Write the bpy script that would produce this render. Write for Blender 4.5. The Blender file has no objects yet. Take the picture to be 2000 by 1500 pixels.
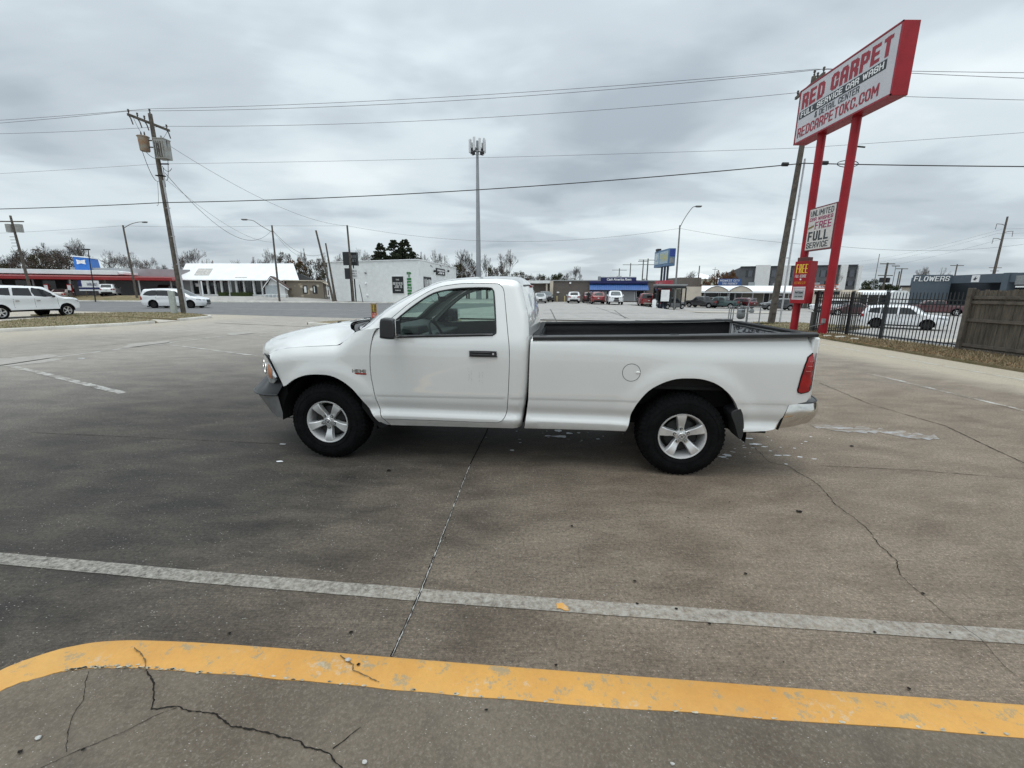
import bpy, math, random
import numpy as np
from mathutils import Vector, Matrix
from mathutils.geometry import delaunay_2d_cdt
R = math.radians
scene = bpy.context.scene
COL = scene.collection

# ---------------------------------------------------------------- camera
FPX, HOR, EYE, ROLL = 830.0, 568.0, 1.75, 0.006      # focal length in px of a 2000 px wide frame, horizon row, eye height
PITCH = math.atan((750 - HOR) / FPX)
cam_d = bpy.data.cameras.new('camera')
cam = bpy.data.objects.new('camera', cam_d)
COL.objects.link(cam)
scene.camera = cam
cam_d.sensor_fit = 'HORIZONTAL'
cam_d.sensor_width = 36.0
cam_d.lens = 36.0 * FPX / 2000.0
cam_d.clip_start = 0.05
cam_d.clip_end = 5000
cam.rotation_mode = 'QUATERNION'
cam.rotation_quaternion = (Matrix.Rotation(math.pi / 2 - PITCH, 3, 'X') @ Matrix.Rotation(ROLL, 3, 'Z')).to_quaternion()
cam.location = (0, 0, EYE)
scene.render.resolution_x = 1024
scene.render.resolution_y = 768

# ---------------------------------------------------------------- sky
w = bpy.data.worlds.new("World")
scene.world = w
w.use_nodes = True
nt = w.node_tree
nt.nodes.clear()
SUN_EL, SUN_ROT = R(76), R(200)
def nd(nt, t, **kw):
    n = nt.nodes.new(t)
    for k, v in kw.items():
        if k.startswith('i_'):
            n.inputs[k[2:].replace('_', ' ')].default_value = v
        else:
            setattr(n, k, v)
    return n
def ramp(nt, fac, stops, interp='LINEAR'):
    n = nt.nodes.new('ShaderNodeValToRGB')
    n.color_ramp.interpolation = interp
    e = n.color_ramp.elements
    while len(e) < len(stops):
        e.new(0.5)
    for el, (p, c) in zip(e, stops):
        el.position = p
        el.color = (c[0], c[1], c[2], 1) if hasattr(c, '__len__') else (c, c, c, 1)
    nt.links.new(fac, n.inputs[0])
    return n.outputs[0]
def mth(nt, op, a, b=None, c=None, clamp=False):
    n = nt.nodes.new('ShaderNodeMath')
    n.operation = op
    n.use_clamp = clamp
    for i, v in enumerate((a, b, c)):
        if v is None:
            continue
        if isinstance(v, (int, float)):
            n.inputs[i].default_value = v
        else:
            nt.links.new(v, n.inputs[i])
    return n.outputs[0]
def mix(nt, fac, a, b, mode='MIX'):
    n = nt.nodes.new('ShaderNodeMix')
    n.data_type = 'RGBA'
    n.blend_type = mode
    for sock, v in ((n.inputs[0], fac), (n.inputs[6], a), (n.inputs[7], b)):
        if isinstance(v, (int, float)):
            sock.default_value = v
        elif isinstance(v, tuple):
            sock.default_value = (v[0], v[1], v[2], 1)
        else:
            nt.links.new(v, sock)
    return n.outputs[2]
def noise(nt, vec, scale, detail=4, rough=0.55, dist=0.0):
    n = nt.nodes.new('ShaderNodeTexNoise')
    n.inputs['Scale'].default_value = scale
    n.inputs['Detail'].default_value = detail
    n.inputs['Roughness'].default_value = rough
    n.inputs['Distortion'].default_value = dist
    nt.links.new(vec, n.inputs['Vector'])
    return n.outputs[0]
def mapping(nt, vec, scale=(1, 1, 1), loc=(0, 0, 0), rot=(0, 0, 0)):
    n = nt.nodes.new('ShaderNodeMapping')
    n.inputs['Scale'].default_value = scale
    n.inputs['Location'].default_value = loc
    n.inputs['Rotation'].default_value = rot
    nt.links.new(vec, n.inputs['Vector'])
    return n.outputs[0]
tc = nd(nt, 'ShaderNodeTexCoord')
sep = nd(nt, 'ShaderNodeSeparateXYZ')
nt.links.new(tc.outputs['Generated'], sep.inputs[0])
zc = mth(nt, 'MAXIMUM', sep.outputs[2], 0.0)
den = mth(nt, 'ADD', zc, 0.16)
comb = nd(nt, 'ShaderNodeCombineXYZ')
nt.links.new(mth(nt, 'DIVIDE', sep.outputs[0], den), comb.inputs[0])
nt.links.new(mth(nt, 'DIVIDE', sep.outputs[1], den), comb.inputs[1])
cv = mapping(nt, comb.outputs[0], scale=(0.70, 0.62, 1), rot=(0, 0, R(24)), loc=(1.3, 0.2, 0))
n1 = noise(nt, cv, 1.0, 5, 0.46, 0.35)
n2 = noise(nt, mapping(nt, comb.outputs[0], scale=(0.9, 1.5, 1), rot=(0, 0, R(-14)), loc=(3, 1, 0)), 1.0, 5, 0.5, 0.3)
nn = mth(nt, 'ADD', mth(nt, 'MULTIPLY', n1, 0.62), mth(nt, 'MULTIPLY', n2, 0.38))
cloud = ramp(nt, nn, [(0.37, (0.42, 0.485, 0.54)), (0.45, (0.56, 0.63, 0.68)), (0.52, (0.71, 0.80, 0.84)), (0.62, (0.87, 0.95, 0.975))], 'EASE')
# an overcast sky is brighter overhead than at the horizon
grad = ramp(nt, zc, [(0.0, 1.05), (0.06, 1.0), (0.25, 1.03), (0.50, 1.20), (0.70, 1.8), (1.0, 2.7)])
cloud = mix(nt, 1.0, cloud, grad, 'MULTIPLY')
skyt = nd(nt, 'ShaderNodeTexSky', sky_type='NISHITA', sun_disc=False, sun_elevation=SUN_EL, sun_rotation=SUN_ROT, altitude=300)
sk = mix(nt, 1.0, skyt.outputs[0], (0.10, 0.10, 0.10), 'MULTIPLY')
fin = mix(nt, 0.93, sk, cloud)
bg = nd(nt, 'ShaderNodeBackground')
bg.inputs['Strength'].default_value = 1.0
nt.links.new(fin, bg.inputs[0])
wo = nd(nt, 'ShaderNodeOutputWorld')
nt.links.new(bg.outputs[0], wo.inputs[0])

sd = bpy.data.lights.new('sun', 'SUN')
sun = bpy.data.objects.new('sun', sd)
COL.objects.link(sun)
sd.energy = 0.8
sd.angle = R(30)
sd.color = (1.0, 0.97, 0.93)
# the sun stands behind the photographer's left shoulder, veiled by cloud
az = R(215)
sun.rotation_euler = (math.pi / 2 - SUN_EL, 0, math.pi - az + R(0))
scene.view_settings.view_transform = 'Standard'
scene.view_settings.look = 'None'
scene.view_settings.exposure = 0.0
scene.view_settings.gamma = 1.0
scene.cycles.max_bounces = 7
scene.cycles.transparent_max_bounces = 12
scene.cycles.use_denoising = True
scene.cycles.caustics_reflective = False
scene.cycles.caustics_refractive = False

# ---------------------------------------------------------------- surveying helpers
def ray(px, py):
    u, v = px - 1000.0, py - 750.0
    c, s = math.cos(ROLL), math.sin(ROLL)
    x = (u * c + v * s) / FPX
    yu = -(-u * s + v * c) / FPX
    return (x, math.cos(PITCH) + yu * math.sin(PITCH), -math.sin(PITCH) + yu * math.cos(PITCH))
def G(px, py, z=0.0):
    """the point of the ground (height z) seen at a photo pixel"""
    d = ray(px, py)
    t = (z - EYE) / d[2]
    return (d[0] * t, d[1] * t)
def D(px, py, Y):
    """the point seen at a photo pixel at distance Y up the street"""
    d = ray(px, py)
    return Vector((d[0] * Y / d[1], Y, EYE + d[2] * Y / d[1]))

# ---------------------------------------------------------------- mesh helpers
class MB:
    def __init__(s):
        s.v, s.f, s.m = [], [], []
        s.M = None
    def _p(s, p):
        if s.M is not None:
            q = s.M @ Vector(p)
            s.v.append((q.x, q.y, q.z))
        else:
            s.v.append((p[0], p[1], p[2]))
    def add(s, vs, fs, mi=0):
        n = len(s.v)
        for p in vs:
            s._p(p)
        for f in fs:
            s.f.append(tuple(i + n for i in f))
            s.m.append(mi)
        return s
    def box(s, c, d, mi=0, rz=0.0, taper=1.0):
        x, y, z = d[0] / 2, d[1] / 2, d[2] / 2
        cs, sn = math.cos(rz), math.sin(rz)
        vs = []
        for k in (-1, 1):
            t = taper if k > 0 else 1.0
            for a, b in ((-1, -1), (1, -1), (1, 1), (-1, 1)):
                X, Y = a * x * t, b * y * t
                vs.append((c[0] + X * cs - Y * sn, c[1] + X * sn + Y * cs, c[2] + k * z))
        return s.add(vs, [(3, 2, 1, 0), (4, 5, 6, 7), (0, 1, 5, 4), (1, 2, 6, 5), (2, 3, 7, 6), (3, 0, 4, 7)], mi)
    def b2(s, x0, x1, y0, y1, z0, z1, mi=0):
        return s.box(((x0 + x1) / 2, (y0 + y1) / 2, (z0 + z1) / 2), (abs(x1 - x0), abs(y1 - y0), abs(z1 - z0)), mi)
    def prism(s, pts, y0, y1, mi=0, axis='y'):
        """a closed outline in x,z pushed through from y0 to y1 (axis 'y'), or x,y from z0 to z1 (axis 'z')"""
        n = len(pts)
        if axis == 'y':
            vs = [(a, y0, b) for a, b in pts] + [(a, y1, b) for a, b in pts]
        elif axis == 'z':
            vs = [(a, b, y0) for a, b in pts] + [(a, b, y1) for a, b in pts]
        else:
            vs = [(y0, a, b) for a, b in pts] + [(y1, a, b) for a, b in pts]
        fs = [tuple(range(n - 1, -1, -1)), tuple(range(n, 2 * n))]
        for i in range(n):
            j = (i + 1) % n
            fs.append((i, j, j + n, i + n))
        return s.add(vs, fs, mi)
    def tube(s, pts, r, n=8, mi=0, cap=True):
        pts = [Vector(p) for p in pts]
        k = len(pts)
        rr = r if hasattr(r, '__len__') else [r] * k
        vs = []
        prev = None
        for i, p in enumerate(pts):
            t = (pts[min(i + 1, k - 1)] - pts[max(i - 1, 0)])
            if t.length < 1e-9:
                t = Vector((0, 0, 1))
            t.normalize()
            if prev is None:
                a = Vector((0, 0, 1)) if abs(t.z) < 0.9 else Vector((1, 0, 0))
                u = t.cross(a).normalized()
            else:
                u = prev - t * prev.dot(t)
                u = u.normalized() if u.length > 1e-6 else t.cross(Vector((0, 0, 1))).normalized()
            prev = u
            v2 = t.cross(u)
            for j in range(n):
                q = 2 * math.pi * j / n
                vs.append(p + (u * math.cos(q) + v2 * math.sin(q)) * rr[i])
        fs = []
        for i in range(k - 1):
            for j in range(n):
                a, b = i * n + j, i * n + (j + 1) % n
                fs.append((a, b, b + n, a + n))
        if cap and n > 2:
            fs.append(tuple(range(n - 1, -1, -1)))
            fs.append(tuple((k - 1) * n + j for j in range(n)))
        return s.add(vs, fs, mi)
    def lathe(s, prof, n=24, mi=0, axis='z', c=(0, 0, 0), a0=0.0, a1=2 * math.pi):
        """profile of (radius, height) round an axis"""
        full = abs(a1 - a0) > 6.28
        m = n if full else n + 1
        vs = []
        for r_, h in prof:
            for j in range(m):
                q = a0 + (a1 - a0) * j / n
                x, y = r_ * math.cos(q), r_ * math.sin(q)
                p = (x, y, h) if axis == 'z' else (x, h, y) if axis == 'y' else (h, x, y)
                vs.append((p[0] + c[0], p[1] + c[1], p[2] + c[2]))
        fs = []
        for i in range(len(prof) - 1):
            for j in range(n):
                a, b = i * m + j, i * m + (j + 1) % m
                fs.append((a, b, b + m, a + m))
        return s.add(vs, fs, mi)
    def grid(s, fn, nu, nv, mi=0, skip=None):
        vs = [fn(i / nu, j / nv) for i in range(nu + 1) for j in range(nv + 1)]
        fs = []
        for i in range(nu):
            for j in range(nv):
                if skip and skip(i, j):
                    continue
                a = i * (nv + 1) + j
                fs.append((a, a + 1, a + nv + 2, a + nv + 1))
        return s.add(vs, fs, mi)
    def ico(s, c, r, mi=0, n=8, m=6, sq=(1, 1, 1)):
        vs, fs = [], []
        for i in range(m + 1):
            a = math.pi * i / m
            for j in range(n):
                b = 2 * math.pi * j / n
                vs.append((c[0] + r * sq[0] * math.sin(a) * math.cos(b), c[1] + r * sq[1] * math.sin(a) * math.sin(b), c[2] + r * sq[2] * math.cos(a)))
        for i in range(m):
            for j in range(n):
                fs.append((i * n + j, i * n + (j + 1) % n, (i + 1) * n + (j + 1) % n, (i + 1) * n + j))
        return s.add(vs, fs, mi)

def link(name, me, parent=None, loc=(0, 0, 0), rz=0.0):
    o = bpy.data.objects.new(name, me)
    COL.objects.link(o)
    o.location = loc
    o.rotation_euler = (0, 0, rz)
    if parent:
        o.parent = parent
    return o
def obj(name, mb, mats, parent=None, smooth=35, bevel=0.0, loc=(0, 0, 0), rz=0.0, seg=2):
    used = sorted({i for f in mb.f for i in f})
    if len(used) < len(mb.v):
        mp_ = {i: k for k, i in enumerate(used)}
        mb.v = [mb.v[i] for i in used]; mb.f = [tuple(mp_[i] for i in f) for f in mb.f]
    me = bpy.data.meshes.new(name)
    me.from_pydata(mb.v, [], mb.f)
    mats = mats if isinstance(mats, (list, tuple)) else [mats]
    for m in mats:
        me.materials.append(m)
    if len(mats) > 1:
        me.polygons.foreach_set('material_index', mb.m)
    me.update()
    me.validate()
    if smooth:
        me.polygons.foreach_set('use_smooth', [True] * len(me.polygons))
        me.set_sharp_from_angle(angle=R(smooth))
    o = link(name, me, parent, loc, rz)
    if bevel:
        b = o.modifiers.new('bevel', 'BEVEL')
        b.width = bevel
        b.segments = seg
        b.limit_method = 'ANGLE'
        b.angle_limit = R(40)
    return o
def thing(name, label, cat, loc=(0, 0, 0), rz=0.0, group=None):
    o = bpy.data.objects.new(name, None)
    o.empty_display_size = 0.3
    COL.objects.link(o)
    o.location = loc
    o.rotation_euler = (0, 0, rz)
    return tag(o, label, cat, group)
def tag(o, label, cat, group=None, kind=None):
    if label: o['label'] = label
    if cat: o['category'] = cat
    if group: o['group'] = group
    if kind: o['kind'] = kind
    return o
def struct(o, label=None):
    o['kind'] = 'structure'
    if label: o['label'] = label
    return o
def copy_tree(o, parent=None):
    c = o.copy()
    COL.objects.link(c)
    if parent:
        c.parent = parent
    for ch in [x for x in o.children]:
        copy_tree(ch, c)
    return c

_txt = {}
def text_verts(s, bold=0.0, shear=0.0, space=1.0):
    key = (s, bold, shear, space)
    if key in _txt:
        return _txt[key]
    cu = bpy.data.curves.new('txt', 'FONT')
    cu.body = s
    cu.align_x = 'LEFT'
    cu.fill_mode = 'FRONT' if False else 'BOTH'
    cu.offset = bold
    cu.shear = shear
    cu.space_character = space
    cu.resolution_u = 3
    cu.extrude = 0.02
    o = bpy.data.objects.new('txt', cu)
    COL.objects.link(o)
    bpy.context.view_layer.update()
    me = bpy.data.meshes.new_from_object(o.evaluated_get(bpy.context.evaluated_depsgraph_get()))
    vs = [tuple(v.co) for v in me.vertices]
    fs = [tuple(p.vertices) for p in me.polygons]
    bpy.data.objects.remove(o)
    bpy.data.curves.remove(cu)
    bpy.data.meshes.remove(me)
    a = np.array(vs) if vs else np.zeros((1, 3))
    lo, hi = a.min(0), a.max(0)
    a = (a - lo) / np.maximum(hi - lo, 1e-6)
    _txt[key] = (a, fs)
    return _txt[key]
BLK = {'A': [[(0, 0), (0, .75), (.25, 1), (.75, 1), (1, .75), (1, 0)], [(0, .42), (1, .42)]], 'B': [[(0, 0), (0, 1), (.8, 1), (1, .85), (1, .65), (.8, .52), (0, .52)], [(.8, .52), (1, .38), (1, .15), (.8, 0), (0, 0)]],
 'C': [[(1, .70), (1, .85), (.75, 1), (.25, 1), (0, .82), (0, .18), (.25, 0), (.75, 0), (1, .15), (1, .30)]], 'D': [[(0, 0), (0, 1), (.7, 1), (1, .78), (1, .22), (.7, 0), (0, 0)]], 'E': [[(1, 0), (0, 0), (0, 1), (1, 1)], [(0, .5), (.85, .5)]],
 'F': [[(0, 0), (0, 1), (1, 1)], [(0, .5), (.85, .5)]], 'G': [[(1, .75), (.75, 1), (.25, 1), (0, .8), (0, .2), (.25, 0), (.75, 0), (1, .2), (1, .48), (.55, .48)]], 'H': [[(0, 0), (0, 1)], [(1, 0), (1, 1)], [(0, .5), (1, .5)]],
 'I': [[(.5, 0), (.5, 1)]], 'J': [[(1, 1), (1, .2), (.75, 0), (.25, 0), (0, .2), (0, .35)]], 'K': [[(0, 0), (0, 1)], [(1, 1), (.1, .48)], [(.25, .56), (1, 0)]], 'L': [[(0, 1), (0, 0), (1, 0)]], 'M': [[(0, 0), (0, 1), (.5, .35), (1, 1), (1, 0)]],
 'N': [[(0, 0), (0, 1), (1, 0), (1, 1)]], 'O': [[(0, .18), (0, .82), (.25, 1), (.75, 1), (1, .82), (1, .18), (.75, 0), (.25, 0), (0, .18)]], 'P': [[(0, 0), (0, 1), (.75, 1), (1, .85), (1, .6), (.75, .44), (0, .44)]],
 'R': [[(0, 0), (0, 1), (.75, 1), (1, .85), (1, .62), (.75, .47), (0, .47)], [(.62, .47), (1, .2), (1, 0)]], 'S': [[(1, .75), (1, .85), (.75, 1), (.25, 1), (0, .85), (0, .65), (.2, .54), (.8, .46), (1, .35), (1, .15), (.75, 0), (.25, 0), (0, .15), (0, .25)]],
 'T': [[(0, 1), (1, 1)], [(.5, 1), (.5, 0)]], 'U': [[(0, 1), (0, .2), (.25, 0), (.75, 0), (1, .2), (1, 1)]], 'V': [[(0, 1), (.5, 0), (1, 1)]], 'W': [[(0, 1), (.22, 0), (.5, .8), (.78, 0), (1, 1)]], 'X': [[(0, 0), (1, 1)], [(0, 1), (1, 0)]],
 'Y': [[(0, 1), (.5, .45), (1, 1)], [(.5, .45), (.5, 0)]], '.': [[(.5, 0), (.5, .06)]], '&': [[(1, 0), (.15, .75), (.3, 1), (.65, 1), (.75, .75), (0, .25), (.2, 0), (.6, 0), (1, .4)]], '-': [[(.1, .5), (.9, .5)]], "'": [[(.5, 1), (.5, .8)]]}
def block(mb, s, x0, x1, z0, z1, y=0.0, depth=.006, mi=0, wt=.27, shear=0.0):
    """heavy condensed capitals made of strokes, filling the rectangle"""
    cw = [.5 if c in " " else .42 if c in "I.'" else 1.28 if c in 'MW' else 1.0 for c in s]
    gap = .17
    tot = sum(cw) + gap * (len(s) - 1)
    u = (x1 - x0) / tot
    x = x0
    for c, w_ in zip(s, cw):
        th = wt * u
        k = 0
        if c != ' ':
            ax, bx = x + th / 2, x + w_ * u - th / 2
            az_, bz = z0 + th / 2, z1 - th / 2
            for pl in BLK[c]:
                P = [(ax + (bx - ax) * p[0], az_ + (bz - az_) * p[1]) for p in pl]
                for (xa, za), (xb, zb) in zip(P, P[1:]):
                    L = math.hypot(xb - xa, zb - za) or 1e-6
                    th2 = th * (.74 + .26 * abs(zb - za) / L)
                    dx, dz = (xb - xa) / L * th2 / 2, (zb - za) / L * th2 / 2
                    e = .92 if abs(dx) < 1e-4 or abs(dz) < 1e-4 else .45
                    q = [(xa - dx * e + dz, za - dz * e - dx), (xb + dx * e + dz, zb + dz * e - dx), (xb + dx * e - dz, zb + dz * e + dx), (xa - dx * e - dz, za - dz * e + dx)]
                    q = [(a + shear * (b - z0), b) for a, b in q]
                    yy = y - depth - .0004 * k; k += 1
                    mb.add([(a, yy, b) for a, b in q] + [(a, y, b) for a, b in q], [(0, 1, 2, 3), (0, 4, 5, 1), (1, 5, 6, 2), (2, 6, 7, 3), (3, 7, 4, 0)], mi)
        x += (w_ + gap) * u
    return mb
def text(mb, s, x0, x1, z0, z1, y=0.0, depth=0.012, mi=0, bold=0.02, shear=0.0, space=1.0):
    if s.upper() == s and all(c in BLK or c == ' ' for c in s):
        return block(mb, s, x0, x1, z0, z1, y, depth, mi, .155 + bold * 1.6, shear)
    """lettering on a plane facing -y, filling the rectangle x0..x1, z0..z1"""
    a, fs = text_verts(s, bold, shear, space)
    vs = [(x0 + p[0] * (x1 - x0), y - p[2] * depth, z0 + p[1] * (z1 - z0)) for p in a]
    return mb.add(vs, fs, mi)

def in_poly(P, poly):
    """numpy point-in-polygon; P is n x 2"""
    x, y = P[:, 0], P[:, 1]
    r_ = np.zeros(len(P), bool)
    n = len(poly)
    for i in range(n):
        x1, y1 = poly[i]
        x2, y2 = poly[(i + 1) % n]
        c = ((y1 > y) != (y2 > y))
        with np.errstate(divide='ignore', invalid='ignore'):
            xi = (x2 - x1) * (y - y1) / (y2 - y1 + 1e-15) + x1
        r_ ^= c & (x < xi)
    return r_
def dist_poly(P, poly, closed=True):
    best = np.full(len(P), 1e9)
    n = len(poly)
    for i in range(n if closed else n - 1):
        a = np.array(poly[i]); b = np.array(poly[(i + 1) % n])
        ab = b - a
        L = max(float(ab @ ab), 1e-12)
        t = np.clip(((P - a) @ ab) / L, 0, 1)
        d = np.hypot(*(P - (a + t[:, None] * ab)).T)
        best = np.minimum(best, d)
    return best
def resample(poly, step, closed=True):
    out = []
    n = len(poly)
    for i in range(n if closed else n - 1):
        a, b = poly[i], poly[(i + 1) % n]
        L = math.hypot(b[0] - a[0], b[1] - a[1])
        k = max(1, int(round(L / step)))
        for j in range(k):
            t = j / k
            out.append((a[0] + (b[0] - a[0]) * t, a[1] + (b[1] - a[1]) * t))
    if not closed:
        out.append(tuple(poly[-1]))
    return out
def catmull(pts, k=5, closed=False):
    """a smooth curve through the points"""
    out = []
    n = len(pts)
    rng = n if closed else n - 1
    for i in range(rng):
        p0 = pts[(i - 1) % n] if closed or i > 0 else pts[0]
        p1, p2 = pts[i], pts[(i + 1) % n]
        p3 = pts[(i + 2) % n] if closed or i + 2 < n else pts[-1]
        for j in range(k):
            t = j / k
            out.append(tuple(0.5 * (2 * b + (c - a) * t + (2 * a - 5 * b + 4 * c - d) * t * t + (3 * b - a - 3 * c + d) * t ** 3)
                             for a, b, c, d in zip(p0, p1, p2, p3)))
    if not closed:
        out.append(tuple(pts[-1]))
    return out
def shrink(poly, d):
    P = np.array(poly)
    A = 0.5 * np.sum(P[:, 0] * np.roll(P[:, 1], -1) - np.roll(P[:, 0], -1) * P[:, 1])
    sg = 1 if A > 0 else -1
    nx = np.roll(P, -1, 0) - P
    L = np.maximum(np.hypot(nx[:, 0], nx[:, 1]), 1e-9)[:, None]
    nrm = np.stack([-nx[:, 1], nx[:, 0]], 1) / L * sg
    vn = nrm + np.roll(nrm, 1, 0)
    vn /= np.maximum(np.hypot(vn[:, 0], vn[:, 1]), 0.3)[:, None]
    return [tuple(p) for p in (P + vn * d)]
def tri_panel(outline, holes=(), step=0.05, fine=()):
    """triangulated flat panel: (points n x 2, faces)"""
    out = resample(outline, step)
    loops = [out] + [resample(h, step) for h in holes]
    xs = np.array(out)
    lo, hi = xs.min(0), xs.max(0)
    gx, gz = np.meshgrid(np.arange(lo[0] + step / 2, hi[0], step), np.arange(lo[1] + step / 2, hi[1], step))
    P = np.stack([gx.ravel(), gz.ravel()], 1)
    P = P + (np.array([0.5, 0.0]) * step * ((np.round((P[:, 1] - lo[1]) / step) % 2)[:, None]))
    keep = in_poly(P, out)
    for L in loops:
        keep &= dist_poly(P, L) > step * 0.42
    for h in loops[1:]:
        keep &= ~in_poly(P, h)
    P = P[keep]
    extra = []
    for pl in fine:
        extra += resample(pl, step, False)
    if extra:
        E_ = np.array(extra)
        k2 = in_poly(E_, out)
        for L in loops:
            k2 &= dist_poly(E_, L) > step * 0.2
        for h in loops[1:]:
            k2 &= ~in_poly(E_, h)
        E_ = E_[k2]
        if len(E_) and len(P):
            P = P[(((P[:, None, :] - E_[None]) ** 2).sum(2).min(1)) > (step * 0.35) ** 2]
        P = np.concatenate([P, E_]) if len(E_) else P
    co, ed = [], []
    for L in loops:
        n0 = len(co)
        co += [Vector(p) for p in L]
        ed += [(n0 + i, n0 + (i + 1) % len(L)) for i in range(len(L))]
    co += [Vector((float(p[0]), float(p[1]))) for p in P]
    r_ = delaunay_2d_cdt(co, ed, [], 0, 1e-6)
    V = np.array([(v[0], v[1]) for v in r_[0]])
    F = [tuple(f) for f in r_[2]]
    C = np.array([V[list(f)].mean(0) for f in F])
    ok = in_poly(C, out)
    for h in loops[1:]:
        ok &= ~in_poly(C, h)
    return V, [f for f, k in zip(F, ok) if k]
def side_panel(mb, outline, holes, wf, side=-1, step=0.05, flange=0.03, off=0.0, mi=0, fine=()):
    """a body panel: outline in x,z; wf(x,z arrays) -> half width; side -1 near (y<0), +1 far"""
    V, F = tri_panel(outline, holes, step, fine)
    W = wf(V[:, 0], V[:, 1]) + off
    vs = [(x, side * w_, z) for (x, z), w_ in zip(V, W)]
    fs = []
    cnt = {}
    for f in F:
        a, b, c = V[list(f)]
        ccw = (b[0] - a[0]) * (c[1] - a[1]) - (b[1] - a[1]) * (c[0] - a[0]) > 0
        g = f if ccw == (side < 0) else f[::-1]
        fs.append(g)
        for i in range(3):
            e = (g[i], g[(i + 1) % 3])
            cnt[e] = cnt.get(e, 0) + 1
    if flange:
        bd = [e for e in cnt if (e[1], e[0]) not in cnt]
        idx = {}
        for e in bd:
            for i in e:
                if i not in idx:
                    idx[i] = len(vs)
                    x, y, z = vs[i]
                    vs.append((x, y - side * flange, z))
        for a, b in bd:
            fs.append((b, a, idx[a], idx[b]))
    return mb.add(vs, fs, mi)

# ---------------------------------------------------------------- materials
def new_mat(name):
    m = bpy.data.materials.new(name)
    m.use_nodes = True
    t = m.node_tree
    t.nodes.clear()
    o = t.nodes.new('ShaderNodeOutputMaterial')
    p = t.nodes.new('ShaderNodeBsdfPrincipled')
    t.links.new(p.outputs[0], o.inputs[0])
    return m, t, p, o
def objco(t):
    n = t.nodes.new('ShaderNodeTexCoord')
    return n.outputs['Object']
def geoco(t):
    n = t.nodes.new('ShaderNodeNewGeometry')
    return n.outputs['Position']
def bump(t, p, h, strength=0.3, dist=0.01):
    b = t.nodes.new('ShaderNodeBump')
    b.inputs['Strength'].default_value = strength
    b.inputs['Distance'].default_value = dist
    t.links.new(h, b.inputs['Height'])
    t.links.new(b.outputs[0], p.inputs['Normal'])
def M(name, col, rough=0.6, metal=0.0, var=0.12, vscale=6.0, coat=0.0, spec=0.5, bumpy=0.0, bscale=40.0, col2=None):
    """procedural paint, metal, plastic...: base colour with uneven tone and roughness"""
    m, t, p, o = new_mat(name)
    v = objco(t)
    n = noise(t, v, vscale, 5, 0.6)
    c2 = col2 or tuple(c * (1 - var * 2) for c in col)
    c = ramp(t, n, [(0.30, c2), (0.62, col)])
    t.links.new(c, p.inputs['Base Color'])
    n2 = noise(t, v, vscale * 3, 3)
    t.links.new(mth(t, 'MULTIPLY_ADD', n2, 0.16, rough - 0.08, clamp=True), p.inputs['Roughness'])
    p.inputs['Metallic'].default_value = metal
    p.inputs['Coat Weight'].default_value = coat
    p.inputs['Coat Roughness'].default_value = 0.06
    p.inputs['Specular IOR Level'].default_value = spec
    if bumpy:
        bump(t, p, noise(t, v, bscale, 4), bumpy, 0.02)
    return m
def glass_mat(name, tint=(0.72, 0.82, 0.78), refl=1.45):
    m = bpy.data.materials.new(name)
    m.use_nodes = True
    t = m.node_tree
    t.nodes.clear()
    o = t.nodes.new('ShaderNodeOutputMaterial')
    tr = t.nodes.new('ShaderNodeBsdfTransparent')
    tr.inputs[0].default_value = (*tint, 1)
    gl = t.nodes.new('ShaderNodeBsdfGlossy')
    gl.inputs['Roughness'].default_value = 0.01
    fr = t.nodes.new('ShaderNodeFresnel')
    fr.inputs[0].default_value = refl
    mx = t.nodes.new('ShaderNodeMixShader')
    t.links.new(fr.outputs[0], mx.inputs[0])
    t.links.new(tr.outputs[0], mx.inputs[1])
    t.links.new(gl.outputs[0], mx.inputs[2])
    t.links.new(mx.outputs[0], o.inputs[0])
    return m
def paint(name, col, dirt=0.0, rough=0.28, flake=False, ior=1.85):
    m, t, p, o = new_mat(name)
    v = objco(t)
    n = noise(t, v, 2.5, 5, 0.6)
    c = ramp(t, n, [(0.3, tuple(c * 0.96 for c in col)), (0.7, col)])
    if dirt:
        sp = t.nodes.new('ShaderNodeSeparateXYZ')
        t.links.new(v, sp.inputs[0])
        low = mth(t, 'MULTIPLY_ADD', sp.outputs[2], -2.6, 1.45, clamp=True)
        sp2 = noise(t, mapping(t, v, scale=(1, 1, 2.2)), 9, 6, 0.7)
        d = mth(t, 'MULTIPLY', mth(t, 'MULTIPLY', low, ramp_v(t, sp2, 0.35, 0.75)), dirt, clamp=True)
        c = mix(t, d, c, (0.20, 0.17, 0.14))
    t.links.new(c, p.inputs['Base Color'])
    p.inputs['Roughness'].default_value = rough
    p.inputs['Coat Weight'].default_value = 1.0
    p.inputs['Coat IOR'].default_value = ior
    p.inputs['Coat Roughness'].default_value = 0.04
    if flake:
        p.inputs['Metallic'].default_value = 0.5
    return m
def ramp_v(t, v, lo, hi):
    n = t.nodes.new('ShaderNodeMapRange')
    n.inputs['From Min'].default_value = lo
    n.inputs['From Max'].default_value = hi
    t.links.new(v, n.inputs['Value'])
    return n.outputs[0]

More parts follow.
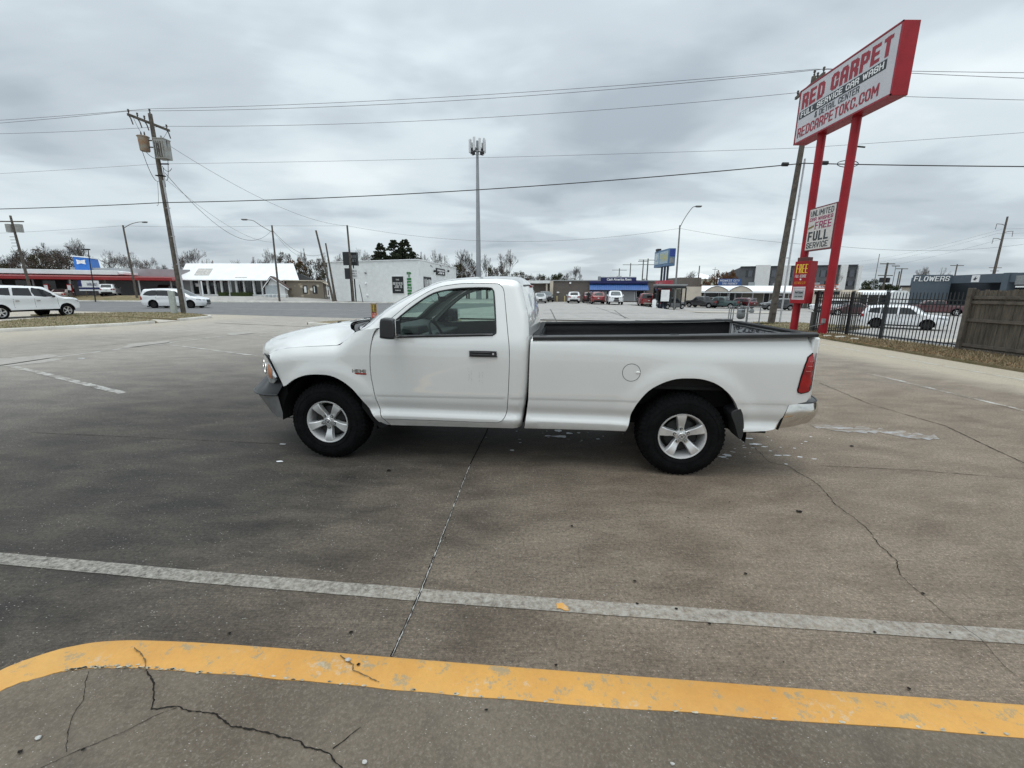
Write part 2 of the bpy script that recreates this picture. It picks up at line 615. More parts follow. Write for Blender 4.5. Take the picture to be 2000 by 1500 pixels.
MT = {}
MT['white_paint'] = paint('white_paint', (0.665, 0.665, 0.65), dirt=0.75)
MT['tyre'] = M('tyre_rubber', (0.008, 0.008, 0.0085), 0.9, var=0.25, vscale=14, bumpy=0.5, bscale=60, spec=0.1)
MT['alloy'] = M('alloy', (0.72, 0.72, 0.72), 0.34, metal=0.6, var=0.08, vscale=8)
MT['alloy_dark'] = M('alloy_recess', (0.016, 0.016, 0.016), 0.6, metal=0.2)
MT['chrome'] = M('chrome', (0.72, 0.70, 0.67), 0.14, metal=1.0, var=0.06)
MT['black_plastic'] = M('black_plastic', (0.025, 0.026, 0.028), 0.42, var=0.2, vscale=5, spec=0.45)
MT['grey_plastic'] = M('grey_plastic', (0.026, 0.028, 0.031), 0.40, var=0.1)
MT['grey_bumper'] = M('grey_bumper', (0.30, 0.30, 0.30), 0.42, metal=0.55, var=0.1, vscale=9)
MT['under'] = M('underbody', (0.012, 0.012, 0.012), 0.9, spec=0.1)
MT['liner'] = M('bed_liner', (0.013, 0.013, 0.014), 0.72, bumpy=0.3, bscale=90, spec=0.3)
MT['glass'] = glass_mat('clear_glass', (0.67, 0.79, 0.74))
MT['tint'] = M('tinted_glass', (0.012, 0.014, 0.016), 0.05, var=0.1, spec=0.7)
MT['tint_light'] = M('tinted_glass_light', (0.05, 0.065, 0.07), 0.05, var=0.1, spec=0.8)
MT['tail_red'] = M('tail_lens', (0.34, 0.007, 0.010), 0.15, var=0.25, vscale=9, coat=0.4)
MT['lamp'] = M('headlamp_lens', (0.74, 0.76, 0.77), 0.12, metal=0.45, var=0.45, vscale=15, coat=1.0)
MT['amber'] = M('amber_lens', (0.45, 0.14, 0.04), 0.2, var=0.2, coat=1.0)
MT['cloth'] = M('grey_cloth', (0.16, 0.155, 0.15), 0.95, var=0.15, vscale=20)
MT['headliner'] = M('headliner', (0.30, 0.30, 0.29), 0.95, var=0.05)
MT['dash'] = M('dash_plastic', (0.05, 0.05, 0.052), 0.7)
MT['mirror'] = M('mirror_glass', (0.75, 0.77, 0.78), 0.03, metal=1.0, var=0.02)
# ================================================================ ground
def lot_color(t, v):
    """stained, broom-finished concrete of the car wash lot"""
    sp = t.nodes.new('ShaderNodeSeparateXYZ')
    t.links.new(v, sp.inputs[0])
    X, Y = sp.outputs[0], sp.outputs[1]
    big = noise(t, v, 0.35, 5, 0.6, 0.4)
    med = noise(t, mapping(t, v, scale=(1.0, 2.2, 1)), 1.3, 6, 0.65, 0.3)
    fine = noise(t, v, 42, 9, 0.9)
    broom = noise(t, mapping(t, v, scale=(5, 130, 1), rot=(0, 0, R(5))), 1.0, 3, 0.6)
    warp = mth(t, 'MULTIPLY_ADD', big, 5.0, -2.5)
    warp2 = mth(t, 'MULTIPLY_ADD', med, 1.6, -0.8)
    # tone: brown bare concrete to the right, grey oil and tyre film to the left, truck shade painted in
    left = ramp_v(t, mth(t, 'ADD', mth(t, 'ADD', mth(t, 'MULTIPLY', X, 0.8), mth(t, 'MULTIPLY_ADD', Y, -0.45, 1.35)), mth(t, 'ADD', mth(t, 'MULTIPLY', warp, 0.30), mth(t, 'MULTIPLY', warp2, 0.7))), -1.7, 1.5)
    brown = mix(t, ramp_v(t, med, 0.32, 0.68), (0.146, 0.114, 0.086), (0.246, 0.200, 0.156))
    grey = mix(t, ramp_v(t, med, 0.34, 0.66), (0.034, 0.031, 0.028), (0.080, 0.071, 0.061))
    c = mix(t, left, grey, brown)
    # dried, paler concrete farther out
    far = ramp_v(t, mth(t, 'ADD', Y, mth(t, 'MULTIPLY', warp, 1.3)), 6.5, 19.0)
    leftfar = ramp_v(t, mth(t, 'ADD', mth(t, 'ADD', mth(t, 'MULTIPLY', X, -1.0), mth(t, 'MULTIPLY', Y, 0.8)), mth(t, 'MULTIPLY', warp, 1.0)), 9.0, 19.0)
    pale = mix(t, ramp_v(t, med, 0.3, 0.7), (0.27, 0.25, 0.225), (0.40, 0.37, 0.335))
    c = mix(t, mth(t, 'MAXIMUM', far, mth(t, 'MULTIPLY', leftfar, 0.75)), c, pale)
    # tan silt along the right hand edge and by the kerbs on the left
    tan = ramp_v(t, mth(t, 'ADD', X, mth(t, 'MULTIPLY', warp2, 0.35)), 8.8, 9.9)
    c = mix(t, mth(t, 'MULTIPLY', tan, 0.9), c, mix(t, fine, (0.36, 0.315, 0.245), (0.46, 0.41, 0.33)))
    lt = ramp_v(t, mth(t, 'ADD', mth(t, 'MULTIPLY_ADD', X, -1.0, mth(t, 'MULTIPLY', Y, 0.0)), mth(t, 'MULTIPLY', warp, 0.5)), 15.0, 19.0)
    c = mix(t, mth(t, 'MULTIPLY', lt, 0.7), c, (0.44, 0.39, 0.32))
    # grit: pale aggregate, dark pits
    c = mix(t, mth(t, 'MULTIPLY', ramp_v(t, broom, 0.35, 0.7), 0.5), c, mix(t, 1.0, c, (0.55, 0.54, 0.52), 'MULTIPLY'))
    c = mix(t, mth(t, 'MULTIPLY', ramp_v(t, fine, 0.40, 0.62), 1.0), mix(t, 1.0, c, (0.55, 0.55, 0.55), 'MULTIPLY'), mix(t, 1.0, c, (1.55, 1.53, 1.50), 'MULTIPLY'))
    g3 = noise(t, mapping(t, v, scale=(1, 1.7, 1)), 72, 4, 0.8)
    c = mix(t, mth(t, 'MULTIPLY', ramp_v(t, g3, 0.56, 0.64), 0.75), c, mix(t, 1.0, c, (2.3, 2.25, 2.15), 'MULTIPLY'))
    spot = ramp_v(t, noise(t, v, 2.6, 8, 0.75, 0.2), 0.60, 0.68)
    c = mix(t, mth(t, 'MULTIPLY', spot, 0.30), c, mix(t, 1.0, c, (0.45, 0.44, 0.43), 'MULTIPLY'))
    vo = t.nodes.new('ShaderNodeTexVoronoi')
    vo.inputs['Scale'].default_value = 30
    t.links.new(mapping(t, v, scale=(1, 1.9, 1), rot=(0, 0, 0.5)), vo.inputs['Vector'])
    chip = ramp_v(t, vo.outputs[0], 0.15, 0.09)
    pick = ramp_v(t, noise(t, v, 6, 3, 0.7), 0.48, 0.58)
    c = mix(t, mth(t, 'MULTIPLY', mth(t, 'MULTIPLY', chip, pick), 0.75), c, (0.50, 0.47, 0.43))
    streak = ramp_v(t, noise(t, mapping(t, v, scale=(0.5, 3.2, 1), rot=(0, 0, R(-6))), 1.1, 7, 0.72, 0.6), 0.56, 0.74)
    c = mix(t, mth(t, 'MULTIPLY', streak, 0.10), c, mix(t, 1.0, c, (0.42, 0.42, 0.43), 'MULTIPLY'))
    return c, fine, broom, med, big
def ground_mat(name, kind):
    m, t, p, o = new_mat(name)
    v = geoco(t)
    if kind in ('lot', 'line_white', 'line_wide', 'patch'):
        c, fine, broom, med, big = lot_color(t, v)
        if kind != 'lot':
            wear = noise(t, v, 26 if kind == 'line_wide' else 3.5, 8, 0.8)
            col = (0.56, 0.55, 0.52) if kind == 'line_white' else (0.43, 0.405, 0.36) if kind == 'line_wide' else (0.42, 0.40, 0.37)
            lo, hi = (0.40, 0.56) if kind == 'line_white' else (0.38, 0.66)
            c = mix(t, mth(t, 'MULTIPLY', ramp_v(t, wear, hi, lo), 0.92), c, mix(t, fine, tuple(x * 0.8 for x in col), col))
        t.links.new(c, p.inputs['Base Color'])
        wet = ramp_v(t, big, 0.45, 0.62)
        t.links.new(mth(t, 'MULTIPLY_ADD', med, 0.35, 0.52), p.inputs['Roughness'])
        p.inputs['Specular IOR Level'].default_value = 0.2
        bump(t, p, mth(t, 'ADD', mth(t, 'MULTIPLY', fine, 0.7), mth(t, 'MULTIPLY', broom, 0.6)), 0.8, 0.009)
        return m
    fine = noise(t, v, 48, 9, 0.9)
    med = noise(t, v, 1.1, 6, 0.65, 0.4)
    lanes = noise(t, mapping(t, v, scale=(0.05, 1.0, 1), rot=(0, 0, R(8.5))), 1.4, 5, 0.7)
    pal = {'asphalt': ((0.125, 0.125, 0.128), (0.20, 0.198, 0.195)),
           'pale': ((0.30, 0.285, 0.27), (0.43, 0.41, 0.385)),
           'walk': ((0.36, 0.33, 0.285), (0.50, 0.46, 0.40)),
           'slab': ((0.088, 0.068, 0.050), (0.180, 0.148, 0.112)),
           'yellow': ((0.54, 0.26, 0.060), (0.68, 0.375, 0.10)),
           'kerb': ((0.44, 0.42, 0.38), (0.66, 0.64, 0.59)),
           'soil': ((0.12, 0.09, 0.055), (0.24, 0.19, 0.12))}[kind]
    c = mix(t, ramp_v(t, med, 0.3, 0.7), *pal)
    if kind in ('asphalt', 'pale'):
        c = mix(t, mth(t, 'MULTIPLY', ramp_v(t, lanes, 0.42, 0.66), 0.5), c, mix(t, 1.0, c, (0.62, 0.62, 0.63), 'MULTIPLY'))
    c = mix(t, ramp_v(t, fine, 0.36, 0.66) if kind != 'yellow' else mth(t, 'MULTIPLY', fine, 0.8), mix(t, 1.0, c, (0.70, 0.70, 0.70), 'MULTIPLY'), mix(t, 1.0, c, (1.28, 1.28, 1.28), 'MULTIPLY'))
    if kind == 'slab':
        g2 = noise(t, v, 80, 5, 0.85)
        c = mix(t, mth(t, 'MULTIPLY', ramp_v(t, g2, 0.52, 0.66), 0.6), c, (0.27, 0.235, 0.195))
        vo = t.nodes.new('ShaderNodeTexVoronoi')
        vo.inputs['Scale'].default_value = 40
        t.links.new(mapping(t, v, scale=(1, 2.2, 1), rot=(0, 0, 0.9)), vo.inputs['Vector'])
        c = mix(t, mth(t, 'MULTIPLY', mth(t, 'MULTIPLY', ramp_v(t, vo.outputs[0], 0.13, 0.07), ramp_v(t, noise(t, v, 5, 2), 0.45, 0.6)), 0.8), c, (0.55, 0.52, 0.48))
        dk = ramp_v(t, noise(t, v, 1.6, 5, 0.7, 0.5), 0.5, 0.72)
        c = mix(t, mth(t, 'MULTIPLY', dk, 0.5), c, (0.055, 0.05, 0.045))
    if kind == 'yellow':
        w1 = noise(t, v, 13, 8, 0.8)
        c = mix(t, mth(t, 'MULTIPLY', ramp_v(t, w1, 0.555, 0.61), 0.75), c, (0.26, 0.24, 0.17))
        w2 = noise(t, mapping(t, v, loc=(4, 2, 0)), 6, 8, 0.8)
        c = mix(t, mth(t, 'MULTIPLY', ramp_v(t, w2, 0.59, 0.65), 0.5), c, (0.50, 0.46, 0.38))
        c = mix(t, mth(t, 'MULTIPLY', ramp_v(t, noise(t, v, 2.2, 6, 0.7), 0.45, 0.8), 0.35), c, (0.40, 0.25, 0.10))
    t.links.new(c, p.inputs['Base Color'])
    p.inputs['Roughness'].default_value = 0.8 if kind != 'yellow' else 0.55
    p.inputs['Specular IOR Level'].default_value = 0.3
    bump(t, p, mth(t, 'ADD', fine, mth(t, 'MULTIPLY', noise(t, v, 110, 3), 0.6)), 0.6 if kind == 'slab' else 0.35, 0.006)
    return m
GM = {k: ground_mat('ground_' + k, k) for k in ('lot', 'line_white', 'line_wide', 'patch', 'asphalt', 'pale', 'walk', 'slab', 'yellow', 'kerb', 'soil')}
def sheet(name, poly, z, mat, th=0.0):
    mb = MB()
    n = len(poly)
    A = sum(poly[i][0] * poly[(i + 1) % n][1] - poly[(i + 1) % n][0] * poly[i][1] for i in range(n))
    if A < 0:
        poly = poly[::-1]
    if th:
        mb.prism(poly, z - th, z, axis='z')
    else:
        mb.add([(x, y, z) for x, y in poly], [tuple(range(n))])
    return struct(obj(name, mb, mat, smooth=0))
def ribbon(mb, pts, wd, z, jit=0.0, seed=1, step=0.05, zig=0.0):
    """a thin strip along a ground polyline"""
    rnd = random.Random(seed)
    P = resample(pts, step, False)
    L, Rr = [], []
    ox = 0.0
    for i, p in enumerate(P):
        q0, q1 = P[max(i - 1, 0)], P[min(i + 1, len(P) - 1)]
        dx, dy = q1[0] - q0[0], q1[1] - q0[1]
        l_ = math.hypot(dx, dy) or 1
        nx, ny = -dy / l_, dx / l_
        ox = ox * 0.75 + rnd.uniform(-zig, zig)
        a = wd / 2 * (1 + rnd.uniform(-jit, jit))
        b = wd / 2 * (1 + rnd.uniform(-jit, jit))
        L.append((p[0] + nx * (a + ox), p[1] + ny * (a + ox), z))
        Rr.append((p[0] - nx * (b - ox), p[1] - ny * (b - ox), z))
    n = len(P)
    mb.add(L + Rr, [(n + i, n + i + 1, i + 1, i) for i in range(n - 1)])

def sm(a, b, x):
    t = min(max((x - a) / (b - a), 0.0), 1.0)
    return t * t * (3 - 2 * t)
def T(x, y):
    """the ground falls away by 0.8 m to the right of the lot and rises 0.7 m beyond the street on the left"""
    return -0.8 * sm(15.0, 23.0, x) * sm(2.0, 12.0, y) + 0.7 * sm(-24, -36, x) * sm(59.5, 63.0, y)
def GT(px, py):
    z = 0.0
    for _ in range(25):
        x, y = G(px, py, z)
        z = 0.5 * z + 0.5 * T(x, y)
    return (x, y, z)
def sheet_t(name, poly, z, mat, step=2.0):
    V, F = tri_panel(poly, [], step)
    mb = MB()
    fs = []
    for f in F:
        a, b, c = V[list(f)]
        fs.append(f if (b[0] - a[0]) * (c[1] - a[1]) - (b[1] - a[1]) * (c[0] - a[0]) > 0 else f[::-1])
    mb.add([(x, y, z + T(x, y)) for x, y in V], fs)
    return struct(obj(name, mb, mat, smooth=60))
# one sheet to the horizon
gx_ = [-1500, -400, -160, -60, -36, -34, -32, -30, -28, -26, -24, 0, 14.6] + [15 + i for i in range(9)] + [30, 60, 160, 500, 1500]
gy_ = [-300, 0, 2, 4, 6, 8, 10, 12, 30, 59.4, 60.2, 61, 61.8, 62.6, 63.2, 100, 300, 1000, 2500]
gmb = MB()
gmb.grid(lambda u, v: (gx_[round(u * (len(gx_) - 1))], gy_[round(v * (len(gy_) - 1))], -0.03 + T(gx_[round(u * (len(gx_) - 1))], gy_[round(v * (len(gy_) - 1))])), len(gx_) - 1, len(gy_) - 1)
gmb.f = [f[::-1] for f in gmb.f]
struct(obj('ground', gmb, GM['pale'], smooth=60))
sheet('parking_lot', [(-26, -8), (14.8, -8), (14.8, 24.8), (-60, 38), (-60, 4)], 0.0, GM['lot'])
# the street runs past behind the truck: asphalt on the left, pale concrete on the right
def line_y(x, y0):       # lines parallel to the street
    return y0 + (x + 23.0) * -0.153
sheet('road', [(-160, line_y(-160, 31.8)), (-30, line_y(-30, 31.8)), (-9.5, 27.0), (-8.0, 34.0), (2.0, 60.5), (-30, 58.5), (-160, 60)], 0.004, GM['asphalt'])
sheet_t('road', [(-8.0, 34.0), (-9.5, 27.0), (12, 25.2), (15, 24.6), (30, 24.0), (110, 12), (110, 46), (32, 53.0), (2.0, 60.5)], 0.0, GM['pale'], 1.6)
# street markings
mk = MB()
for a, b in (((195, 600), (275, 597)), ((455, 603.5), (700, 606)), ((330, 590.5), (480, 592))):
    ribbon(mk, [G(*a), G(*b)], 0.16, 0.0085, 0.15, 3, 1.0)
struct(obj('road_marking', mk, GM['line_white'], smooth=0))
mk = MB()
for a, b in (((1060, 606), (1560, 606)), ((1060, 612), (1560, 613)), ((1060, 622), (1560, 622)), ((1075, 604), (1087, 628)), ((1200, 606), (1222, 622)), ((1165, 600), (1228, 622)), ((700, 616), (1500, 606)), ((640, 640), (420, 631))):
    ribbon(mk, [G(*a), G(*b)], 0.07, 0.0085, 0.4, 5, 0.5)
struct(obj('pavement_joint', mk, M('joint_dark', (0.09, 0.085, 0.08), 0.9), smooth=0))

# left verges with their kerbs
kerb_pts1 = [G(-420, 676), G(-200, 662), G(0, 649), G(150, 641.5), G(250, 636), G(303, 631.5)]
v1 = kerb_pts1 + [G(296, 627), G(262, 623.5), G(190, 620.5), G(120, 621), G(0, 631), G(-300, 645)]
def grass_mat():
    m, t, p, o = new_mat('dry_turf')
    v = geoco(t)
    a = noise(t, v, 0.8, 6, 0.7)
    b = noise(t, v, 22, 6, 0.8)
    c = mix(t, ramp_v(t, a, 0.38, 0.66), (0.27, 0.21, 0.135), (0.135, 0.130, 0.060))
    c = mix(t, ramp_v(t, b, 0.25, 0.8), mix(t, 1.0, c, (0.55, 0.55, 0.55), 'MULTIPLY'), mix(t, 1.0, c, (1.5, 1.45, 1.35), 'MULTIPLY'))
    t.links.new(c, p.inputs['Base Color'])
    p.inputs['Roughness'].default_value = 0.95
    bump(t, p, b, 1.0, 0.05)
    return m
TURF = grass_mat()
def leafy(name, c1, c2):
    m, t, p, o = new_mat(name)
    oi = t.nodes.new('ShaderNodeNewGeometry')
    r_ = oi.outputs['Random Per Island']
    c = mix(t, r_, c1, c2)
    t.links.new(c, p.inputs['Base Color'])
    p.inputs['Roughness'].default_value = 0.9
    p.inputs['Specular IOR Level'].default_value = 0.15
    return m
BLADE = leafy('dry_grass_blades', (0.36, 0.29, 0.18), (0.12, 0.13, 0.055))
BLADE2 = leafy('dead_grass_blades', (0.33, 0.25, 0.16), (0.17, 0.135, 0.075))
def turf(polys, name, seed, dens, z=0.10, h=(0.03, 0.09), mat=None):
    """blades of dry winter grass over ground polygons, one piece of stuff"""
    rnd = random.Random(seed)
    vs, fs = [], []
    for poly in polys:
        A = abs(sum(poly[i][0] * poly[(i + 1) % len(poly)][1] - poly[(i + 1) % len(poly)][0] * poly[i][1] for i in range(len(poly)))) / 2
        xs = [p[0] for p in poly]; ys = [p[1] for p in poly]
        n = int(A * dens)
        bb = (max(xs) - min(xs)) * (max(ys) - min(ys))
        N = int(n * bb / max(A, 1e-6))
        P = np.array([(rnd.uniform(min(xs), max(xs)), rnd.uniform(min(ys), max(ys))) for _ in range(N)])
        P = P[in_poly(P, poly)]
        for x, y in P:
            a = rnd.uniform(0, 6.28)
            hh = rnd.uniform(*h)
            w_ = rnd.uniform(0.008, 0.022)
            lx, ly = rnd.uniform(-.6, .6) * hh, rnd.uniform(-.6, .6) * hh
            k = len(vs)
            vs += [(x - w_ * math.cos(a), y - w_ * math.sin(a), z), (x + w_ * math.cos(a), y + w_ * math.sin(a), z), (x + lx, y + ly, z + hh)]
            fs.append((k, k + 1, k + 2))
    mb = MB()
    mb.v, mb.f, mb.m = vs, fs, [0] * len(fs)
    o = obj(name, mb, mat or BLADE, smooth=0)
    return tag(o, None, None, kind='stuff')
def kerb(pts, wd=0.16, h=0.14, nm='kerb', mat=None):
    mb = MB()
    P = resample(pts, 0.5, False)
    n = len(P)
    O, I = [], []
    for i, p in enumerate(P):
        q0, q1 = P[max(i - 1, 0)], P[min(i + 1, n - 1)]
        dx, dy = q1[0] - q0[0], q1[1] - q0[1]
        l_ = math.hypot(dx, dy) or 1
        O.append((p[0], p[1])); I.append((p[0] - dy / l_ * wd, p[1] + dx / l_ * wd))
    for i in range(n - 1):
        a, b, c, d = O[i], O[i + 1], I[i + 1], I[i]
        k = 0.03
        vs = [(*a, -.05), (*b, -.05), (*c, -.05), (*d, -.05),
              (a[0], a[1], h - k), (b[0], b[1], h - k), (a[0] + (d[0] - a[0]) * .2, a[1] + (d[1] - a[1]) * .2, h), (b[0] + (c[0] - b[0]) * .2, b[1] + (c[1] - b[1]) * .2, h), (*c, h), (*d, h)]
        mb.add(vs, [(0, 1, 5, 4), (4, 5, 7, 6), (6, 7, 8, 9), (2, 3, 9, 8), (1, 2, 8, 7, 5), (3, 0, 4, 6, 9)])
    return struct(obj(nm, mb, mat or GM['kerb'], smooth=50))
kerb(kerb_pts1)
sheet('verge', [(x, y + 0.12) for x, y in v1[:6]] + v1[6:], 0.10, TURF, 0.12)
v2 = [G(348, 626), G(412, 620.5), G(396, 617), G(350, 612.5), G(240, 612.5), G(150, 615), G(60, 617), G(230, 620.2)]
sheet('verge', v2, 0.10, TURF, 0.12)
kerb([G(352, 627), G(380, 624.5), G(413, 621.2), G(412, 619.0)])
sheet('sidewalk', [G(-200, 645), G(0, 630.5), G(120, 620.6), G(190, 620), G(262, 623), G(296, 626.5), G(310, 631), G(350, 627), G(232, 620.8), G(62, 617.8), G(-200, 622)], 0.03, GM['walk'], 0.05)
# island with the small FREE sign, behind the bonnet
v3 = [G(600, 634), G(640, 637), G(760, 637), G(900, 634), G(900, 626), G(740, 626), G(668, 629)]
sheet('verge', v3, 0.10, TURF, 0.12)
kerb([G(602, 635), G(650, 638), G(800, 639), G(900, 636)])
# small verge round the utility pole and the gas meter on the right
v4 = [G(1395, 640), G(1480, 630), G(1560, 632), G(1700, 640), (13.2, 18.8), (12.2, 18.0), (12.0, 21.4), (10.9, 23.5)]
sheet('verge', v4, 0.06, TURF, 0.10)
# strip of grass along the fences
v5 = [(12.25, 18.6), (13.3, 19.0), (13.75, 15.0), (14.2, 10.0), (14.5, 4.0), (14.5, 0.0), (11.6, 0.0), (11.55, 6.0), (11.62, 9.0), (11.75, 12.0), (11.95, 15.0), (12.05, 17.0)]
sheet('verge', v5, 0.07, TURF, 0.12)
turf([v1, v2], 'grass', 3, 60, 0.10, (0.03, 0.08))
turf([v3, v4], 'grass', 4, 60, 0.06, (0.03, 0.09))
turf([[p for p in v5]], 'grass', 5, 520, 0.068, (0.03, 0.095), BLADE2)
# broken kerb stones by the pylon foot
kb = MB()
for (px, py, a, s) in ((1640, 663, .3, .5), (1615, 661, .1, .35), (1668, 667, -.3, .3), (1555, 652, .2, .3)):
    x, y = G(px, py)
    kb.box((x, y, 0.06), (s, s * .35, 0.14), rz=a, taper=.8)
struct(obj('broken_kerb', kb, GM['kerb'], bevel=0.02))
# dead leaves on the right verge
rnd = random.Random(8)
lv = MB()
for _ in range(900):
    y = rnd.uniform(8, 18.6); x = 11.75 + abs(rnd.gauss(0, 0.55))
    a = rnd.uniform(0, 6.3); s = rnd.uniform(.02, .05); z = 0.085
    lv.add([(x - s * math.cos(a), y - s * math.sin(a), z), (x + s * .5 * math.sin(a), y - s * .5 * math.cos(a), z + s * .5), (x + s * math.cos(a), y + s * math.sin(a), z + .01), (x - s * .5 * math.sin(a), y + s * .5 * math.cos(a), z + .02)], [(0, 1, 2, 3)])
tag(obj('fallen_leaves', lv, leafy('dead_leaves', (0.22, 0.12, 0.06), (0.36, 0.25, 0.14)), smooth=0), None, None, kind='stuff')
# the neighbouring lot behind the fence
sheet_t('neighbour_lot', [(14.6, 3), (50, 3), (50, 22), (18, 22.5), (13.9, 20)], 0.0, GM['asphalt'], 1.2)
sheet_t('neighbour_walk', [(18.0, 22.6), (50, 22.1), (50, 24.0), (18, 24.4)], 0.02, GM['walk'], 1.0)
# far pavement and plots
sheet('sidewalk', [(-160, 60), (-30, 58.5), (2.0, 60.5), (2.0, 64), (-24, 62.5), (-160, 61.0)], 0.05, GM['walk'], 0.09)
kerb([(-160, 59.9), (-30, 58.4), (2.0, 60.4)], h=0.16)
sheet_t('dirt_bank', [(-120, 61.0), (-50, 60.0), (-45, 61.6), (-50, 63.6), (-120, 64.6)], 0.06, TURF, 0.8)
sheet_t('sidewalk', [(18.0, 54.2), (33.0, 53.2), (34.0, 57.5), (18.5, 58.0)], 0.05, GM['walk'], 1.5)

# ---- painted lines on the lot
ml = MB()
ribbon(ml, [G(-40, 720), G(130, 695), G(300, 673), G(440, 656), G(560, 645)], 0.11, 0.004, .12, 2, .2)
ribbon(ml, [G(22, 716), G(60, 724), G(240, 768)], 0.13, 0.005, .12, 4, .1)
ribbon(ml, [G(335, 673.5), G(500, 695)], 0.11, 0.005, .12, 5, .1)
ribbon(ml, [G(475, 653.5), G(560, 659)], 0.11, 0.005, .12, 5, .1)
ribbon(ml, [(10.72, 17.6), (10.70, 13), (10.62, 8.2), (10.6, 4)], 0.10, 0.004, .1, 6, .2)
ribbon(ml, [(7.93, 9.3), (7.85, 6.2), (7.8, 3.5)], 0.10, 0.004, .2, 7, .2)
struct(obj('parking_line', ml, GM['line_white'], smooth=0))
mp = MB()
ribbon(mp, [G(-160, 1079), G(0, 1091), G(400, 1128), G(838, 1164), G(1300, 1197), G(2000, 1245), G(2300, 1265)], 0.105, 0.004, .03, 2, .05)
struct(obj('faded_line', mp, GM['line_wide'], smooth=0))
pt = MB()
for cx, cy, a, b in ((290, 672, .55, .9), (10, 707, 1.0, 1.2), (470, 651, .5, .7)):
    x, y = G(cx, cy)
    pt.add([(x + a * math.cos(q) * random.Random(q).uniform(.7, 1.1), y + b * math.sin(q) * random.Random(q + 1).uniform(.6, 1.1), 0.004) for q in [i * .45 for i in range(14)]], [tuple(range(14))])
struct(obj('concrete_patch', pt, GM['patch'], smooth=0))
# joints and cracks
DARK = M('crack_dark', (0.018, 0.016, 0.014), 0.95, spec=0.1)
PALEJ = M('joint_filler', (0.42, 0.41, 0.39), 0.85, var=0.45, vscale=30)
jt = MB()
J1 = [G(765, 1283), G(820, 1160), G(878, 1010), G(918, 908), G(950, 845), (-0.15, 8.2), (0.1, 13)]
ribbon(jt, J1, 0.012, 0.0045, .5, 2, .03, .0007)
ribbon(jt, [G(60, 845), G(560, 868)], 0.005, 0.0045, .7, 3, .05, .003)
ribbon(jt, [G(1600, 748), G(1700, 790), G(1845, 832), G(2000, 905)], 0.010, 0.0045, .8, 4, .05, .003)
ribbon(jt, [G(1600, 910), G(1800, 920), G(2000, 936)], 0.005, 0.0045, .8, 4, .05, .003)
ribbon(jt, [G(0, 693), G(160, 680), G(420, 651)], 0.018, 0.0045, .8, 4, .1, .02)
struct(obj('slab_joint', jt, DARK, smooth=0))
jf = MB()
ribbon(jf, [(p[0] + 0.002, p[1]) for p in J1[:4]], 0.006, 0.0070, .9, 9, .018, .0009)
struct(obj('joint_filler', jf, PALEJ, smooth=0))
ck = MB()
ribbon(ck, [G(1468, 868), G(1503, 903), G(1537, 910), G(1600, 948), G(1632, 985), G(1690, 1030), G(1720, 1068), G(1752, 1098), G(1760, 1125)], 0.0045, 0.0047, .8, 12, .02, .006)
ribbon(ck, [G(1760, 1125), G(1800, 1162), G(1852, 1205), G(1915, 1250), G(1960, 1300), G(2010, 1340)], 0.0025, 0.0047, .8, 13, .02, .003)
struct(obj('crack', ck, DARK, smooth=0))
# soap suds and drips left by the wash
SUDS = M('soap_suds', (0.78, 0.80, 0.82), 0.35, var=0.1)
sb = MB()
rnd = random.Random(5)
def blob(px, py, a, b, rot=0.1):
    x, y = G(px, py)
    n = 12
    sb.add([(x + a * math.cos(q) * rnd.uniform(.55, 1.15) - b * math.sin(q) * rot, y + b * math.sin(q) * rnd.uniform(.5, 1.15), 0.005) for q in [i * 2 * math.pi / n for i in range(n)]], [tuple(range(n))])
for s_ in ((1090, 842, .05, .05), (1112, 847, .05, .04), (1095, 853, .11, .05), (1070, 852, .06, .02), (1130, 846, .03, .02), (1168, 858, .03, .02), (1000, 880, .03, .02), (645, 866, .03, .02),
           (1459, 857, .08, .03), (1476, 868, .09, .025), (1492, 873, .04, .015), (1420, 890, .05, .05), (1411, 893, .05, .03), (1519, 890, .05, .018), (1537, 890, .05, .012), (1562, 893, .03, .018), (1590, 897, .04, .01), (1535, 907, .02, .015),
           (552, 868, .04, .02), (547, 902, .05, .02), (160, 700, .1, .04)):
    blob(*s_)
for _ in range(30):
    blob(rnd.gauss(1450, 60), rnd.gauss(872, 16), rnd.uniform(.006, .03), rnd.uniform(.004, .012))
for _ in range(18):
    blob(rnd.gauss(1100, 70), rnd.gauss(855, 8), rnd.uniform(.006, .02), rnd.uniform(.003, .01))
tag(obj('soap_suds', sb, SUDS, smooth=0), None, None, kind='stuff')
# drying wash water
def wet_mat():
    m, t, p, o = new_mat('wash_residue')
    v = geoco(t)
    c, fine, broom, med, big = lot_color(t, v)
    s_ = noise(t, mapping(t, v, scale=(1.2, 5.0, 1), rot=(0, 0, R(8))), 2.2, 7, 0.75, .5)
    c = mix(t, mth(t, 'MULTIPLY', ramp_v(t, s_, 0.47, 0.62), 0.85), c, (0.36, 0.37, 0.38))
    t.links.new(c, p.inputs['Base Color'])
    t.links.new(ramp_v(t, s_, 0.8, 0.3), p.inputs['Roughness'])
    return m
wm = MB()
ribbon(wm, [G(1590, 834), G(1680, 838), G(1760, 848), G(1835, 858)], 0.22, 0.0042, .7, 3, .06, .02)
struct(obj('wash_water', wm, wet_mat(), smooth=0))
